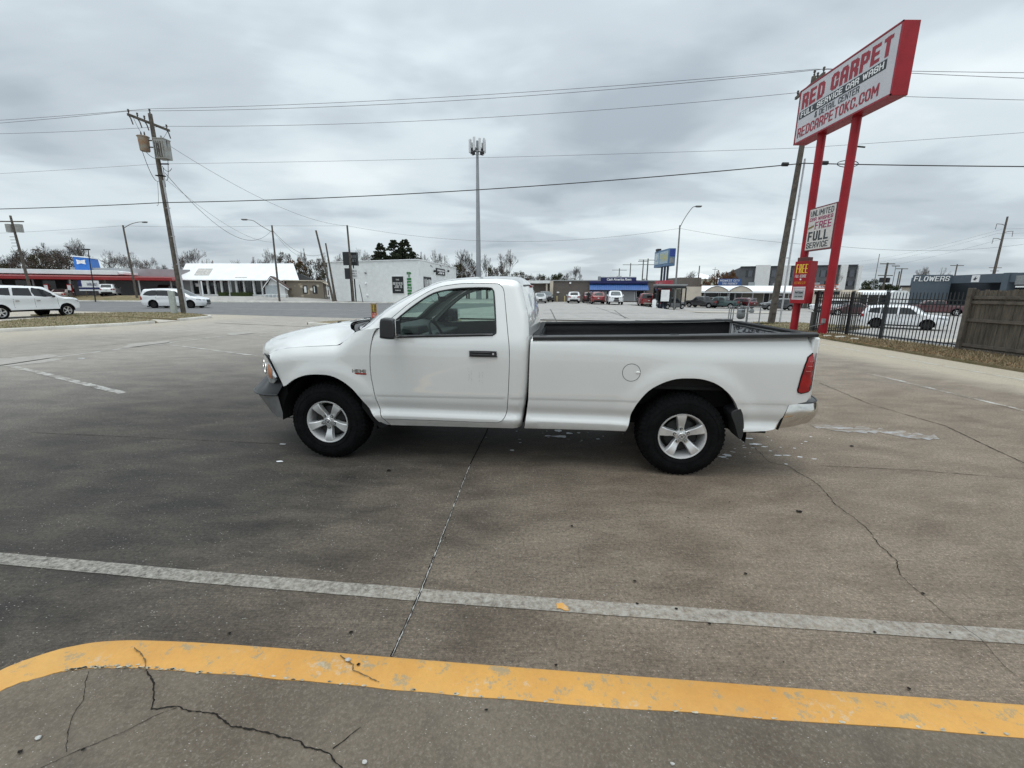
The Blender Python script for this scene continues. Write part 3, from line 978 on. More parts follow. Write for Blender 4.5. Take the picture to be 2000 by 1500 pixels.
# gum and tar spots
gm = MB()
for (px, py, s) in ((1117, 1029, .014), (1344, 1013, .010), (1240, 1137, .013), (1456, 1122, .015), (1244, 1181, .013), (1321, 1191, .012), (1385, 1220, .013), (1708, 1237, .012), (1802, 1161, .014), (686, 1237, .014), (449, 1239, .013), (870, 1052, .008), (1425, 982, .010), (930, 1118, .007), (1086, 1302, .010), (1775, 1348, .012), (1855, 1238, .008), (1560, 1000, .03), (1530, 1296, .006), (1135, 1110, .006), (1663, 872, .03), (1195, 1172, .005), (760, 920, .03)):
    x, y = G(px, py)
    n = 9
    s *= .75
    rr = random.Random(px)
    gm.add([(x + s * math.cos(q) * rr.uniform(.7, 1.25), y + s * .9 * math.sin(q) * rr.uniform(.6, 1.2), 0.0095) for q in [i * 2 * math.pi / n for i in range(n)]], [tuple(range(n))])
tag(obj('gum_spots', gm, DARK, smooth=0), None, None, kind='stuff')
# splash of yellow on the faded line
ys = MB()
rr = random.Random(4)
x, y = G(1098, 1187)
ys.add([(x + .045 * math.cos(q) * rr.uniform(.6, 1.2), y + .03 * math.sin(q) * rr.uniform(.5, 1.2) - .3 * .045 * math.cos(q), 0.009) for q in [i * .5 for i in range(12)]], [tuple(range(12))])
struct(obj('paint_splash', ys, GM['yellow'], smooth=0))

# ---- the raised walk in front, with its yellow kerb edge
KZ = 0.13
outer = [G(-400, 1560, KZ), G(-120, 1370, KZ), G(0, 1305, KZ), G(80, 1274, KZ), G(150, 1256, KZ), G(210, 1248, KZ), G(300, 1247, KZ), G(500, 1258, KZ), G(1000, 1298, KZ), G(2000, 1372, KZ), G(2600, 1415, KZ)]
inner = [G(-400, 1640, KZ), G(-120, 1432, KZ), G(0, 1350, KZ), G(80, 1322, KZ), G(140, 1309, KZ), G(210, 1304, KZ), G(300, 1307, KZ), G(500, 1322, KZ), G(1000, 1366, KZ), G(2000, 1440, KZ), G(2600, 1484, KZ)]
o0, i0 = outer[0], inner[0]
outer = [(o0[0] - .30, -6.0), (o0[0] - .30, -1.5), (o0[0] - .24, o0[1] - .55)] + outer
inner = [(o0[0] - .16, -6.0), (o0[0] - .16, -1.5), (o0[0] - .10, i0[1] - .50)] + inner
kbm = MB()
O, I = catmull(outer, 8), catmull(inner, 8)
n = len(O)
rr = random.Random(2)
I2 = [(p[0], p[1] + rr.uniform(-.004, .004)) for p in I]
kz = [KZ + rr.uniform(-.0015, .0015) for _ in O]
vs = [(x, y, -0.02) for x, y in O] + [(x, y, KZ - .012) for x, y in O] + [(x + (I2[i][0] - x) * .10, y + (I2[i][1] - y) * .10, kz[i]) for i, (x, y) in enumerate(O)] + [(x, y, kz[i]) for i, (x, y) in enumerate(I2)] + [(x, y, -0.02) for x, y in I2]
fs = []
for k in range(4):
    for i in range(n - 1):
        fs.append((k * n + i + 1, k * n + i, (k + 1) * n + i, (k + 1) * n + i + 1))
kbm.add(vs, fs)
struct(obj('yellow_kerb', kbm, GM['yellow'], smooth=40))
FLAKE = M('bare_kerb_edge', (0.46, 0.42, 0.33), 0.9, var=0.4, vscale=40, col2=(0.20, 0.18, 0.13))
fl = MB()
rr = random.Random(31)
for i in range(54, n - 1):
    for k in range(5):
        if rr.random() < .62:
            t_ = rr.random(); x = I2[i][0] * (1 - t_) + I2[i + 1][0] * t_; y = I2[i][1] * (1 - t_) + I2[i + 1][1] * t_ + rr.uniform(.001, .016) * rr.random()
            a = rr.uniform(.004, .016); b_ = rr.uniform(.002, .006)
            fl.add([(x + a * math.cos(q) * rr.uniform(.5, 1.2), y + b_ * math.sin(q) * rr.uniform(.5, 1.3), KZ + .0022) for q in [j * .9 for j in range(7)]], [tuple(range(7))])
tag(obj('paint_flakes', fl, FLAKE, smooth=0), None, None, kind='stuff')
sl = MB()
sl.add([(x, y - .001, KZ - .002) for x, y in I2] + [(x, -6.0, KZ - .002) for x, y in I2], [(i, i + 1, n + i + 1, n + i) for i in range(n - 1)])
struct(obj('front_walk', sl, GM['slab'], smooth=0))
def Gk(px, py): return G(px, py, KZ)
ck = MB()
ribbon(ck, [Gk(283, 1310), Gk(302, 1340), Gk(298, 1383), Gk(345, 1382), Gk(380, 1390), Gk(425, 1394), Gk(455, 1420), Gk(520, 1428), Gk(580, 1445), Gk(600, 1460), Gk(640, 1470), Gk(665, 1494), Gk(700, 1530), Gk(740, 1600)], 0.0048, KZ + .001, .8, 22, .010, .003)
ribbon(ck, [Gk(345, 1382), Gk(300, 1400), Gk(240, 1430), Gk(190, 1452), Gk(140, 1470), Gk(80, 1500), Gk(20, 1560)], 0.0019, KZ + .001, .8, 23, .012, .002)
ribbon(ck, [Gk(172, 1312), Gk(158, 1370), Gk(140, 1400), Gk(128, 1470)], 0.0018, KZ + .001, .8, 24, .012, .003)
ribbon(ck, [Gk(650, 1462), Gk(690, 1430), Gk(705, 1420)], 0.003, KZ + .001, .8, 25, .012, .002)
struct(obj('crack', ck, DARK, smooth=0))
ck = MB()
ribbon(ck, [Gk(262, 1266), Gk(283, 1290), Gk(283, 1311)], 0.0045, KZ + .0045, .8, 26, .010, .002)
ribbon(ck, [Gk(665, 1281), Gk(692, 1298), Gk(690, 1310), Gk(722, 1322), Gk(740, 1334)], 0.004, KZ + .0045, .8, 27, .010, .003)
struct(obj('crack', ck, M('crack_brown', (0.12, 0.085, 0.04), 0.95), smooth=0))
gp = MB()
for (px, py, s, mi) in ((700, 1299, .010, 0), (75, 1443, .012, 1), (40, 1470, .010, 0), (985, 1272 + 0, .0, 0), (163, 1465, .008, 0), (712, 1490, .012, 1), (950, 1388, .008, 0), (1313, 1494, .008, 1), (680, 1290, .014, 1)):
    if s:
        x, y = Gk(px, py)
        q9 = [i * 2 * math.pi / 9 for i in range(9)]
        rr = random.Random(px)
        gp.add([(x + s * math.cos(q) * rr.uniform(.6, 1.25), y + s * .8 * math.sin(q) * rr.uniform(.6, 1.2), KZ + .0055) for q in q9], [tuple(range(9))], mi)
tag(obj('gum_spots', gp, [DARK, PALEJ], smooth=0), None, None, kind='stuff')
# ================================================================ the white pickup in front
TR_YAW = 0.1107
def build_pickup():
    ca, sa = math.cos(TR_YAW), math.sin(TR_YAW)
    ox, oy = -1.928 + sa * 1.0, 4.206 + ca * 1.0           # centre line above the front axle
    root = thing('pickup_truck', 'white regular-cab long-bed pickup truck parked side-on in the car wash lot', 'pickup truck', (ox, oy, 0), -TR_YAW)
    WP = MT['white_paint']
    FAX, RAX, WR = 0.0, 3.57, 0.402
    seam = [(-.70, 1.062), (-.682, 1.078), (-.537, 1.135), (-.392, 1.164), (-.156, 1.187), (.164, 1.206), (.226, 1.238), (.37, 1.343), (.50, 1.376)]
    sx = np.array([p[0] for p in seam]); sz = np.array([p[1] for p in seam])
    def sstep(a, b, x):
        t = np.clip((x - a) / (b - a), 0, 1)
        return t * t * (3 - 2 * t)
    def W0(x, z):
        x = np.asarray(x, float); z = np.asarray(z, float)
        w_ = 1.0 - 0.105 * np.maximum(z - 0.95, 0) ** 2
        # crease along the flank and the fold above the sill
        w_ -= 0.007 * sstep(0.715, 0.695, z - 0.012 * x)
        w_ -= 0.030 * sstep(0.68, 0.575, z) - 0.034 * sstep(0.575, 0.505, z)
        w_ -= 0.055 * sstep(0.50, 0.38, z)
        # flared wheel openings
        for xc, rr_, z0 in ((0.03, 0.50, 0.41), (3.575, 0.545, 0.43)):
            rr2 = np.hypot(x - xc, (z - z0))
            w_ += 0.013 * sstep(rr_ + 0.17, rr_ + 0.03, rr2)
        # nose narrows in plan
        w_ -= 0.14 * np.clip((-.25 - x) / .45, 0, 2) ** 2
        return w_
    def Wf(x, z):      # front wing
        x = np.asarray(x, float); z = np.asarray(z, float)
        zs = np.interp(x, sx, sz)
        k = 5.0 * (1 - sstep(0.15, 0.60, x))
        d = np.maximum(z - (zs - 0.11), 0)
        return W0(x, z) - k * d * d - 0.25 * (1 - sstep(.15, .6, x)) * 0 * d
    roof = [(.40, 1.356), (.497, 1.406), (.652, 1.542), (.866, 1.675), (1.097, 1.795), (1.233, 1.838), (1.454, 1.861), (1.75, 1.868), (1.90, 1.860), (1.955, 1.845), (1.990, 1.812), (2.012, 1.75), (2.048, 1.625), (2.079, 1.494), (2.095, 1.304), (2.089, .911), (2.071, .694), (2.026, .415)]
    roofS = catmull(roof, 4)
    def Wc(x, z):      # cab
        x = np.asarray(x, float); z = np.asarray(z, float)
        w_ = W0(x, z)
        zb = np.clip(z - 1.17, 0, None)
        w_ = w_ + 0.105 * np.maximum(z - 0.95, 0) ** 2 * sstep(1.15, 1.3, z)
        w_ = w_ - np.where(zb < .12, .34 * zb * zb / .24, .34 * (zb - .06))
        return w_
    def Wcr(x, z):     # cab with the rolled roof and corner edge
        x = np.asarray(x, float); z = np.asarray(z, float)
        P = np.stack([np.ravel(x), np.ravel(z)], 1)
        d = dist_poly(P, roofS, False).reshape(np.shape(x))
        r = np.where(z > 1.3, 0.075, 0.075 + (1.3 - z) * 0.02)
        dd = np.clip(d, 0, r)
        return Wc(x, z) - (r - np.sqrt(np.maximum(r * r - (r - dd) ** 2, 0)))
    door_front = [(.614, 1.382), (.574, 1.337), (.537, 1.19), (.526, 1.088), (.525, .917), (.562, .673), (.609, .487)]
    df = catmull(door_front, 4)
    arch_f = catmull([(.585, .399), (.528, .501), (.474, .571), (.405, .676), (.331, .771), (.229, .852), (.107, .905), (-.028, .914), (-.158, .902), (-.282, .859), (-.388, .789), (-.430, .774)], 3)
    fender = catmull(seam[1:], 3) + [(.614, 1.382)][:1] + df[1:] + [(.671, .394)] + arch_f + [(-.485, .868), (-.567, 1.009), (-.639, 1.072)]
    def both(name, outline, holes, wf, parent, mats, step=.05, fl=.03, gap=.0028, fine=(), off=0.0, **kw):
        res = []
        for sd_ in (-1, 1):
            mb = MB()
            side_panel(mb, shrink(outline, gap) if gap else outline, holes, wf, sd_, step, fl, off=off, fine=fine)
            res.append(obj(name, mb, mats, parent, smooth=38, **kw))
        return res
    crease_lines = [[(-.5, z), (4.6, z)] for z in (0.50, 0.515, 0.575, 0.60, 0.64, 0.675)] + [[(-.5, z + -.006), (4.6, z + .055)] for z in (0.689, 0.698, 0.708, 0.720)]
    fd = both('fender', fender, [], Wf, root, WP, step=.042, fl=.05, fine=crease_lines)
    # ---- door
    door_top = [(.621, 1.387), (.777, 1.519), (.934, 1.646), (1.146, 1.768), (1.308, 1.805), (1.47, 1.821), (1.74, 1.821), (1.805, 1.803), (1.840, 1.745), (1.862, 1.60), (1.895, 1.36), (1.913, 1.221), (1.915, 1.012), (1.901, .688), (1.878, .55), (1.82, .485), (1.711, .472), (1.2, .471), (.634, .466)]
    dl = catmull(door_top, 3)[:-1] + [(.634, .466)]
    door = dl + [(.617, .480)] + df[::-1][1:-1]
    win = catmull([(.640, 1.302), (.660, 1.345), (.834, 1.505), (.991, 1.628), (1.149, 1.722), (1.321, 1.760), (1.473, 1.773), (1.68, 1.776), (1.728, 1.758), (1.746, 1.69), (1.775, 1.40), (1.770, 1.352), (1.735, 1.338)], 3) + [(1.2, 1.318), (.75, 1.300)]
    doors = both('door', door, [win], Wc, root, WP, step=.045, fl=.04, gap=.006, fine=crease_lines + [[(.5, z), (1.95, z)] for z in (1.18, 1.21, 1.24, 1.27, 1.30)])
    for dr, s in zip(doors, (-1, 1)):
        mb = MB()
        side_panel(mb, shrink(win, -.004), [], Wc, s, .08, 0.0, off=-.016)
        obj('window', mb, MT['glass'], dr, smooth=60)
        mb = MB()
        wl = win + [win[0]]
        mb.tube([(x, s * (float(Wc(x, z)) + .001), z) for x, z in resample(wl, .04, False)], .0085, 6)
        mb.tube([(x, s * (float(Wc(x, z)) + .002), z + .004) for x, z in resample([(.66, 1.300), (1.2, 1.318), (1.75, 1.338)], .05, False)], .014, 6)
        # black sail behind the mirror
        side_panel(mb, [(.628, 1.298), (.80, 1.304), (.83, 1.50), (.655, 1.358)], [], Wc, s, .06, .0, off=.002)
        obj('window_seal', mb, MT['black_plastic'], dr, smooth=60)
        # handle with its bowl and lock
        mb = MB()
        hw = [(1.530, 1.180), (1.545, 1.188), (1.77, 1.188), (1.788, 1.180), (1.792, 1.142), (1.78, 1.132), (1.545, 1.132), (1.530, 1.142)]
        mb.prism([(x, z) for x, z in catmull(hw, 3, True)], s * 0.985, s * 1.012)
        h = obj('handle', mb, MT['black_plastic'], dr, smooth=40, bevel=.005)
        mb = MB()
        mb.prism([(1.555, 1.182), (1.735, 1.182), (1.735, 1.170), (1.555, 1.170)], s * 1.012, s * 1.024)
        mb.prism([(1.550, 1.158), (1.735, 1.158), (1.735, 1.148), (1.550, 1.148)], s * 1.010, s * 1.026)
        obj('grip', mb, MT['black_plastic'], h, bevel=.004)
        mb = MB()
        mb.lathe([(0, s * 1.018), (.009, s * 1.018), (.010, s * 1.008)], 12, axis='y', c=(1.760, 0, 1.163))
        obj('lock', mb, MT['alloy'], h)
        # mirror
        mb = MB()
        pr = catmull([(.755, 1.335), (.770, 1.318), (.870, 1.310), (.900, 1.330), (.905, 1.42), (.890, 1.478), (.865, 1.496), (.790, 1.500), (.765, 1.480), (.757, 1.42)], 3, True)
        y0, y1 = s * 1.115, s * 1.265
        nn_ = len(pr)
        cx, cz = .83, 1.41
        vs, fs = [], []
        for k, (t, sc) in enumerate(((0.0, .93), (.06, 1.0), (.85, 1.0), (.97, .93), (1.0, .80))):
            for x, z in pr:
                vs.append((cx + (x - cx) * sc - (.035 * (1 - t) if s < 0 else .035 * (1 - t)), y0 + (y1 - y0) * t, cz + (z - cz) * sc))
        for k in range(4):
            for i in range(nn_):
                j = (i + 1) % nn_
                fs.append((k * nn_ + i, k * nn_ + j, (k + 1) * nn_ + j, (k + 1) * nn_ + i))
        fs.append(tuple(range(nn_)))
        fs.append(tuple(range(5 * nn_ - 1, 4 * nn_ - 1, -1)))
        mb.add(vs, fs)
        mb.b2(.77, .83, s * .93, s * 1.13, 1.335, 1.385)
        mir = obj('side_mirror', mb, MT['black_plastic'], dr, smooth=40)
        mb = MB()
        mb.prism([(y0 + (y1 - y0) * .1, 1.335), (y0 + (y1 - y0) * .92, 1.335), (y0 + (y1 - y0) * .92, 1.482), (y0 + (y1 - y0) * .1, 1.482)], .902, .909, axis='x')
        obj('mirror_glass', mb, MT['mirror'], mir, bevel=.002)
        # grey inner trim of the door
        mb = MB()
        side_panel(mb, [(.62, 1.30), (1.86, 1.33), (1.87, .56), (.66, .56)], [], W0, s, .2, .0, off=-.085)
        mb.b2(.95, 1.70, s * .82, s * .90, 1.00, 1.06)
        obj('door_trim', mb, MT['dash'], dr, smooth=0)
    # ghost of an old decal, two thin dotted columns on the near door
    mb = MB()
    rr = random.Random(3)
    for x0, z0, x1, z1 in ((1.512, .86, 1.545, 1.02), (1.62, .87, 1.655, .985)):
        for k in range(46):
            t = rr.random()
            x = rr.choice((x0, x1)) + rr.uniform(-.003, .003) if rr.random() < .6 else rr.uniform(x0, x1)
            z = z0 + (z1 - z0) * t
            y = -float(Wc(x, z)) - .0012
            s_ = rr.uniform(.0012, .003)
            mb.add([(x, y, z), (x + s_, y, z), (x + s_, y, z + s_ * 1.8), (x, y, z + s_ * 1.8)], [(0, 1, 2, 3)])
    obj('decal_residue', mb, M('decal_residue', (.38, .37, .35), .8), doors[0], smooth=0)
    # ---- cab: pillars, roof edge, rear corner, sill
    dtop = dl[:]                                        # from the A pillar foot over the top and down to the sill
    cab = roofS + [(.682, .392), (.640, .458)] + dtop[::-1]
    cab_fine = [[(x - .0, z) for x, z in roofS]]
    offs = []
    for d_ in (.012, .03, .05, .072, .1):
        offs.append([p for p in shrink(roofS + [(1.2, .9)], d_)][2:-2])
    cabs = both('cab_side', cab, [], Wcr, root, WP, step=.04, fl=.02, gap=0.0, fine=offs + crease_lines)
    # roof, windscreen and back as one swept shell
    rs = catmull(roof[:16], 3)
    rp = np.array(rs)
    wr_ = Wcr(rp[:, 0], rp[:, 1])
    NV = 22
    def bulge(i):
        x, z = rs[i]
        if z < 1.80 and x < 1.2:
            t = (x - .40) / (1.10 - .40)
            t = min(max(t, 0), 1)
            return (-.27 * (1 - t) - .12 * t, .015 * (1 - t) + .035 * t)
        if x < 1.93:
            t = min(max((x - 1.10) / .25, 0), 1)
            return (-.12 * (1 - t), .035 + .006 * t)
        t = min(max((1.86 - z) / .10, 0), 1)
        return (.055 * t, .041 * (1 - t))
    def shell(i, v, inn=0.0):
        x, z = rs[i]
        b = bulge(i)
        q = 1 - abs(v) ** 2.2
        y = v * (wr_[i] - inn)
        cx_, cz_ = 1.35, 1.2
        X, Z = x + b[0] * q, z + b[1] * q
        if inn:
            L = math.hypot(X - cx_, Z - cz_)
            X -= (X - cx_) / L * inn; Z -= (Z - cz_) / L * inn
        return (X, y, Z)
    iw0, iw1 = 1, next(i for i, p in enumerate(rs) if p[0] > 1.10)
    ib0 = next(i for i, p in enumerate(rs) if p[0] > 1.98 and p[1] < 1.80)
    ib1 = next(i for i, p in enumerate(rs) if p[1] < 1.385)
    def is_ws(i, j):
        return iw0 <= i < iw1 - 1 and 1 <= j < NV - 1
    def is_bw(i, j):
        return ib0 <= i < ib1 and 2 <= j < NV - 2
    n_ = len(rs) - 1
    mb = MB()
    mb.grid(lambda u, v: shell(round(u * n_), v * 2 - 1), n_, NV, skip=lambda i, j: is_ws(i, j) or is_bw(i, j))
    rf = obj('cab_roof', mb, WP, root, smooth=45)
    mb = MB()
    mb.grid(lambda u, v: shell(round(u * n_), v * 2 - 1), n_, NV, skip=lambda i, j: not is_ws(i, j))
    ws = obj('windscreen', mb, MT['glass'], root, smooth=60)
    mb = MB()
    mb.grid(lambda u, v: shell(round(u * n_), v * 2 - 1), n_, NV, skip=lambda i, j: not is_bw(i, j))
    obj('rear_window', mb, MT['tint'], root, smooth=60)
    mb = MB()
    for j in (-1, 1):
        mb.tube([shell(i, j * .84) for i in range(ib0, ib1 + 1)], .010, 6)
        mb.tube([(shell(i, j * .3)[0] + .004, shell(i, j * .3)[1], shell(i, j * .3)[2]) for i in range(ib0, ib1 + 1)], .008, 6)
    for i in (ib0, ib1):
        mb.tube([shell(i, k / 10 * .84) for k in range(-10, 11)], .010, 6)
    obj('window_seal', mb, MT['black_plastic'], root)
    mb = MB()
    mb.grid(lambda u, v: shell(round(u * n_), v * 2 - 1, .035), n_, NV, skip=lambda i, j: is_ws(i, j) or is_bw(i, j))
    obj('headliner', mb, MT['headliner'], root, smooth=45)
    # third brake light and antenna base bump
    mb = MB(); mb.b2(2.035, 2.062, -.15, .15, 1.79, 1.812)
    obj('brake_light', mb, MT['tail_red'], root, bevel=.01)
    # ---- bonnet
    def xf(a):
        return -1.115 + .435 * min(a / .9, 1.1) ** 2.6
    cprof = [(0, 1.045), (.010, 1.09), (.03, 1.128), (.07, 1.163), (.13, 1.19), (.20, 1.215), (.35, 1.262), (.55, 1.315), (.75, 1.355), (.9, 1.378), (1, 1.392)]
    cpx = [p[0] for p in cprof]; cpz = [p[1] for p in cprof]
    def hood(u, v):
        vv = v * 2 - 1
        vv = math.copysign(1 - (1 - abs(vv)) ** 1.25, vv)
        av = abs(vv)
        xs = -.70 + u * (.36 + .70)
        ws_ = float(Wf(xs, np.interp(xs, sx, sz))) - .003
        a = av
        x0 = xf(a * .90); x1 = .02 + (.345 - .02) * a ** 2
        uu = 1 - (1 - u) ** 1.0
        x = x0 + (x1 - x0) * uu
        if a > .9:
            t = (a - .9) / .1
            x = x * (1 - t) + xs * t
        zs = float(np.interp(xs, sx, sz))
        zc = float(np.interp(uu, cpx, cpz))
        t = 1 - av
        f = 1 - (1 - min(t / .42, 1)) ** 2
        z = zs + (zc - zs) * f
        # raised centre
        z += .018 * (1 / (1 + math.exp((av - .52) / .03))) * min(u * 6, 1) * min((1 - u) * 6 + .3, 1)
        return (x, vv * ws_, z)
    mb = MB(); mb.grid(lambda u, v: hood(u ** 1.6, v), 40, 46)
    # roll the nose of the bonnet down over the grille
    mb.grid(lambda u, v: (hood(0, v)[0] + .035 * u * u + .0, hood(0, v)[1] * (1 - .01 * u), hood(0, v)[2] - .06 * u), 3, 46)
    hd = obj('hood', mb, WP, root, smooth=50)
    # cowl and wipers
    mb = MB()
    def cowl(u, v):
        vv = v * 2 - 1
        a = abs(vv)
        h0 = hood(1, v)
        w1 = shell(1, vv)
        x = h0[0] + (w1[0] + .05 - h0[0]) * u
        return (x, vv * .93, (h0[2] - .025) * (1 - u) + (w1[2] - .012) * u)
    mb.grid(cowl, 4, 20)
    cw = obj('cowl', mb, MT['black_plastic'], root, smooth=50)
    mb = MB()
    for y0, y1 in ((-.62, .02), (.05, .60)):
        mb.tube([(cowl(.3, .5 + y0 / 1.86)[0], y0, 1.405), (.30, (y0 + y1) / 2, 1.435), (.22, y1, 1.43)], .010, 6)
        mb.tube([(.345, y0 + .05, 1.425), (.22, y1 + .1, 1.44)], .006, 5)
    obj('wiper', mb, MT['black_plastic'], cw)
    mb = MB()
    for y in (-.33, .33):
        mb.box((-.12, y, 1.392), (.03, .03, .016))
    obj('washer_jet', mb, MT['black_plastic'], hd, bevel=.004)
    # ---- headlights
    for s in (-1, 1):
        P = [(-.492, .985), (-.545, .972), (-.615, .928), (-.685, .855), (-.775, .752), (-.865, .63), (-.925, .54)]
        ZB = [.850, .800, .795, .805, .818, .835, .85]
        ZT = [.872, .975, 1.045, 1.060, 1.066, 1.064, 1.06]
        def hl(u, v, off=0.0):
            k = u * 6; i = min(int(k), 5); t = k - i
            x = P[i][0] * (1 - t) + P[i + 1][0] * t; y = P[i][1] * (1 - t) + P[i + 1][1] * t
            zb = ZB[i] * (1 - t) + ZB[i + 1] * t; zt = ZT[i] * (1 - t) + ZT[i + 1] * t
            bl = .012 * math.sin(math.pi * v) - off
            return (x - bl * .7, s * (y + bl * .7), zb + (zt - zb) * v)
        mb = MB(); mb.grid(lambda u, v: hl(u, v) if s < 0 else hl(1 - u, v), 18, 8)
        lamp = obj('headlight', mb, MT['lamp'], root, smooth=60)
        mb = MB()
        for (u0, v0, r_) in ((.50, .52, .055), (.80, .50, .045)):
            c0 = hl(u0, v0, -.004)
            nrm = Vector((-.75, s * .66, .08)).normalized(); e1 = nrm.cross(Vector((0, 0, 1))).normalized(); e2 = nrm.cross(e1)
            ring = [(Vector(c0) + (e1 * math.cos(q) + e2 * math.sin(q)) * r_) for q in [i * math.pi / 12 for i in range(25)]]
            mb.tube(ring, .006, 5)
            mb.add([tuple(Vector(c0) + (e1 * math.cos(q) + e2 * math.sin(q)) * r_ * .8) for q in [i * math.pi / 8 for i in range(16)]], [tuple(range(16))])
        obj('reflector', mb, MT['chrome'], lamp, smooth=30)
        mb = MB(); mb.grid(lambda u, v: hl(.12 + (u if s < 0 else 1 - u) * .16, .30 + v * .62, -.006), 6, 4)
        obj('turn_signal', mb, MT['amber'], lamp, smooth=60)
        mb = MB()
        mb.tube([hl(k / 12, 1, .004) for k in range(13)], .004, 5); mb.tube([hl(k / 12, 0, .004) for k in range(13)], .004, 5)
        obj('trim', mb, MT['black_plastic'], lamp)
    # ---- grille with a cross of bars
    mb = MB()
    mb.grid(lambda u, v: (xf(abs(v * 2 - 1) * .54) + .145, (v * 2 - 1) * .56, .82 + u * .25), 2, 12)
    gr = obj('grille', mb, MT['under'], root)
    mb = MB()
    for k in range(9):
        z = .835 + k * .026
        mb.tube([(xf(abs(y) * .96) + .135, y, z) for y in [i * .054 - .54 for i in range(21)]], .006, 4)
    obj('grille_mesh', mb, MT['black_plastic'], gr)
    mb = MB()
    mb.tube([(xf(abs(y) * .96) + .11, y, .945) for y in [i * .054 - .54 for i in range(21)]], .028, 8)
    mb.tube([(xf(0) + .11, 0, .83), (xf(0) + .11, 0, 1.055)], .028, 8)
    for z in (.825, 1.055):
        mb.tube([(xf(abs(y) * .96) + .11, y, z) for y in [i * .056 - .56 for i in range(21)]], .018, 8)
    obj('crossbar', mb, MT['black_plastic'], gr, smooth=60)
    # ---- front bumper: black cap above, grey steel below
    BP = [(-.56, .925), (-.66, .93), (-.76, .90), (-.88, .82), (-.98, .70), (-1.07, .5), (-1.12, .25), (-1.13, 0)]
    BP = BP + [(x, -y) for x, y in BP[:-1]][::-1]
    BPc = catmull(BP, 4)
    nb = len(BPc) - 1
    def bsec(z, i):
        x, y = BPc[i]
        # normal of the plan curve
        q0, q1 = BPc[max(i - 1, 0)], BPc[min(i + 1, nb)]
        dx, dy = q1[0] - q0[0], q1[1] - q0[1]
        L = math.hypot(dx, dy)
        nx, ny = dy / L, -dx / L
        if nx * (x + .2) + ny * y < 0: nx, ny = -nx, -ny
        e_ = min(min(i, nb - i) / 9, 1)
        ins = .15 * max(0, (z - .675) / .155) ** .9 * (.12 + .88 * e_) if z > .655 else .02 + .125 * ((.655 - z) / .255) ** 1.05 * (.2 + .8 * e_)
        sh = (.13 * (z - .655) / .18 if z > .655 else .03 * (.655 - z) / .25) * (1 - min(min(i, nb - i) / 4, 1))
        return (x - nx * ins + sh, y - ny * ins * .9, z + (.02 * (z - .655) / .18 * (1 - e_) if z > .655 else 0))
    def bp(u, v): return bsec(.665 + (.835 - .665) * u, round(v * nb))
    mb = MB(); mb.grid(bp, 8, nb)
    mb.grid(lambda u, v: tuple(a * (1 - u) + b * u for a, b in zip(bsec(.835, round(v * nb)), (-.62 if abs(BPc[round(v * nb)][1]) > .5 else -.9, BPc[round(v * nb)][1] * .86, .80))), 2, nb)
    mb.tube([bsec(.662, i) for i in range(nb + 1)], .010, 6)
    bt = obj('front_bumper', mb, MT['grey_plastic'], root, smooth=50)
    mb = MB(); mb.grid(lambda u, v: bsec(.40 + (.652 - .40) * u, round(v * nb)), 8, nb)
    mb.grid(lambda u, v: (bsec(.40, round(v * nb))[0] + .10 * u, bsec(.40, round(v * nb))[1] * (1 - .05 * u), .40 - .005 * u), 1, nb)
    obj('bumper_face', mb, MT['grey_bumper'], bt, smooth=50)
    mb = MB()
    mb.b2(-1.10, -1.0, -.30, .30, .47, .60)
    obj('plate_mount', mb, MT['black_plastic'], bt, bevel=.01)
    for s in (-1, 1):
        mb = MB(); mb.b2(-.60, -.47, s * .55, s * .87, .43, .80)
        obj('air_dam', mb, MT['under'], bt)
    # ---- bed
    arch_r = catmull([(3.037, .443), (3.065, .542), (3.082, .64), (3.135, .746), (3.217, .851), (3.329, .925), (3.454, .970), (3.588, .980), (3.701, .971), (3.817, .931), (3.914, .861), (3.982, .783), (4.028, .70), (4.06, .63), (4.085, .56), (4.094, .489)], 3)
    bed = [(4.10, .489), (4.297, .502), (4.369, .521), (4.42, .60), (4.458, .752), (4.60, .79), (4.620, .81), (4.632, .876), (4.634, 1.24), (4.636, 1.345), (4.622, 1.372), (4.588, 1.382), (4.068, 1.360), (3.426, 1.345), (2.15, 1.313), (2.112, 1.300), (2.107, 1.164), (2.099, .725), (2.070, .476), (2.060, .420)]
    tl_out = [(4.640, 1.232), (4.640, .980), (4.628, .955), (4.606, .925), (4.62, .897), (4.600, .885), (4.545, .869), (4.518, .877), (4.511, .897), (4.523, 1.009), (4.542, 1.12), (4.563, 1.196), (4.60, 1.225)]
    bed_o = bed + [(3.037, .440)] + arch_r
    def Wb(x, z):
        x = np.asarray(x, float); z = np.asarray(z, float)
        w_ = W0(x, z)
        zt = np.interp(x, [2.1, 3.4, 4.6], [1.313, 1.345, 1.385])
        d = np.clip(zt - z, 0, .05)
        w_ = w_ - (.05 - np.sqrt(np.maximum(.0025 - (.05 - d) ** 2, 0))) * .7
        # flank steeper at the back: the rear quarter carries a high shoulder
        w_ = w_ - (.14 + .16 * sstep(2.6, 3.8, x)) * np.maximum(z - (1.235 - .065 * sstep(2.2, 3.9, x)), 0)
        w_ = w_ - .05 * (1 - np.sqrt(np.maximum(1 - np.clip((x - 4.585) / .052, 0, 1) ** 2, 0)))
        return w_
    beds = both('bed_side', bed_o, [], Wb, root, WP, step=.045, fl=.06, gap=0.0, fine=crease_lines + [[(2.1, 1.305 - k), (3.4, 1.337 - k), (4.6, 1.375 - k)] for k in (0, .012, .03, .05)] + [[(x, .8), (x, 1.37)] for x in (4.60, 4.615, 4.627)])
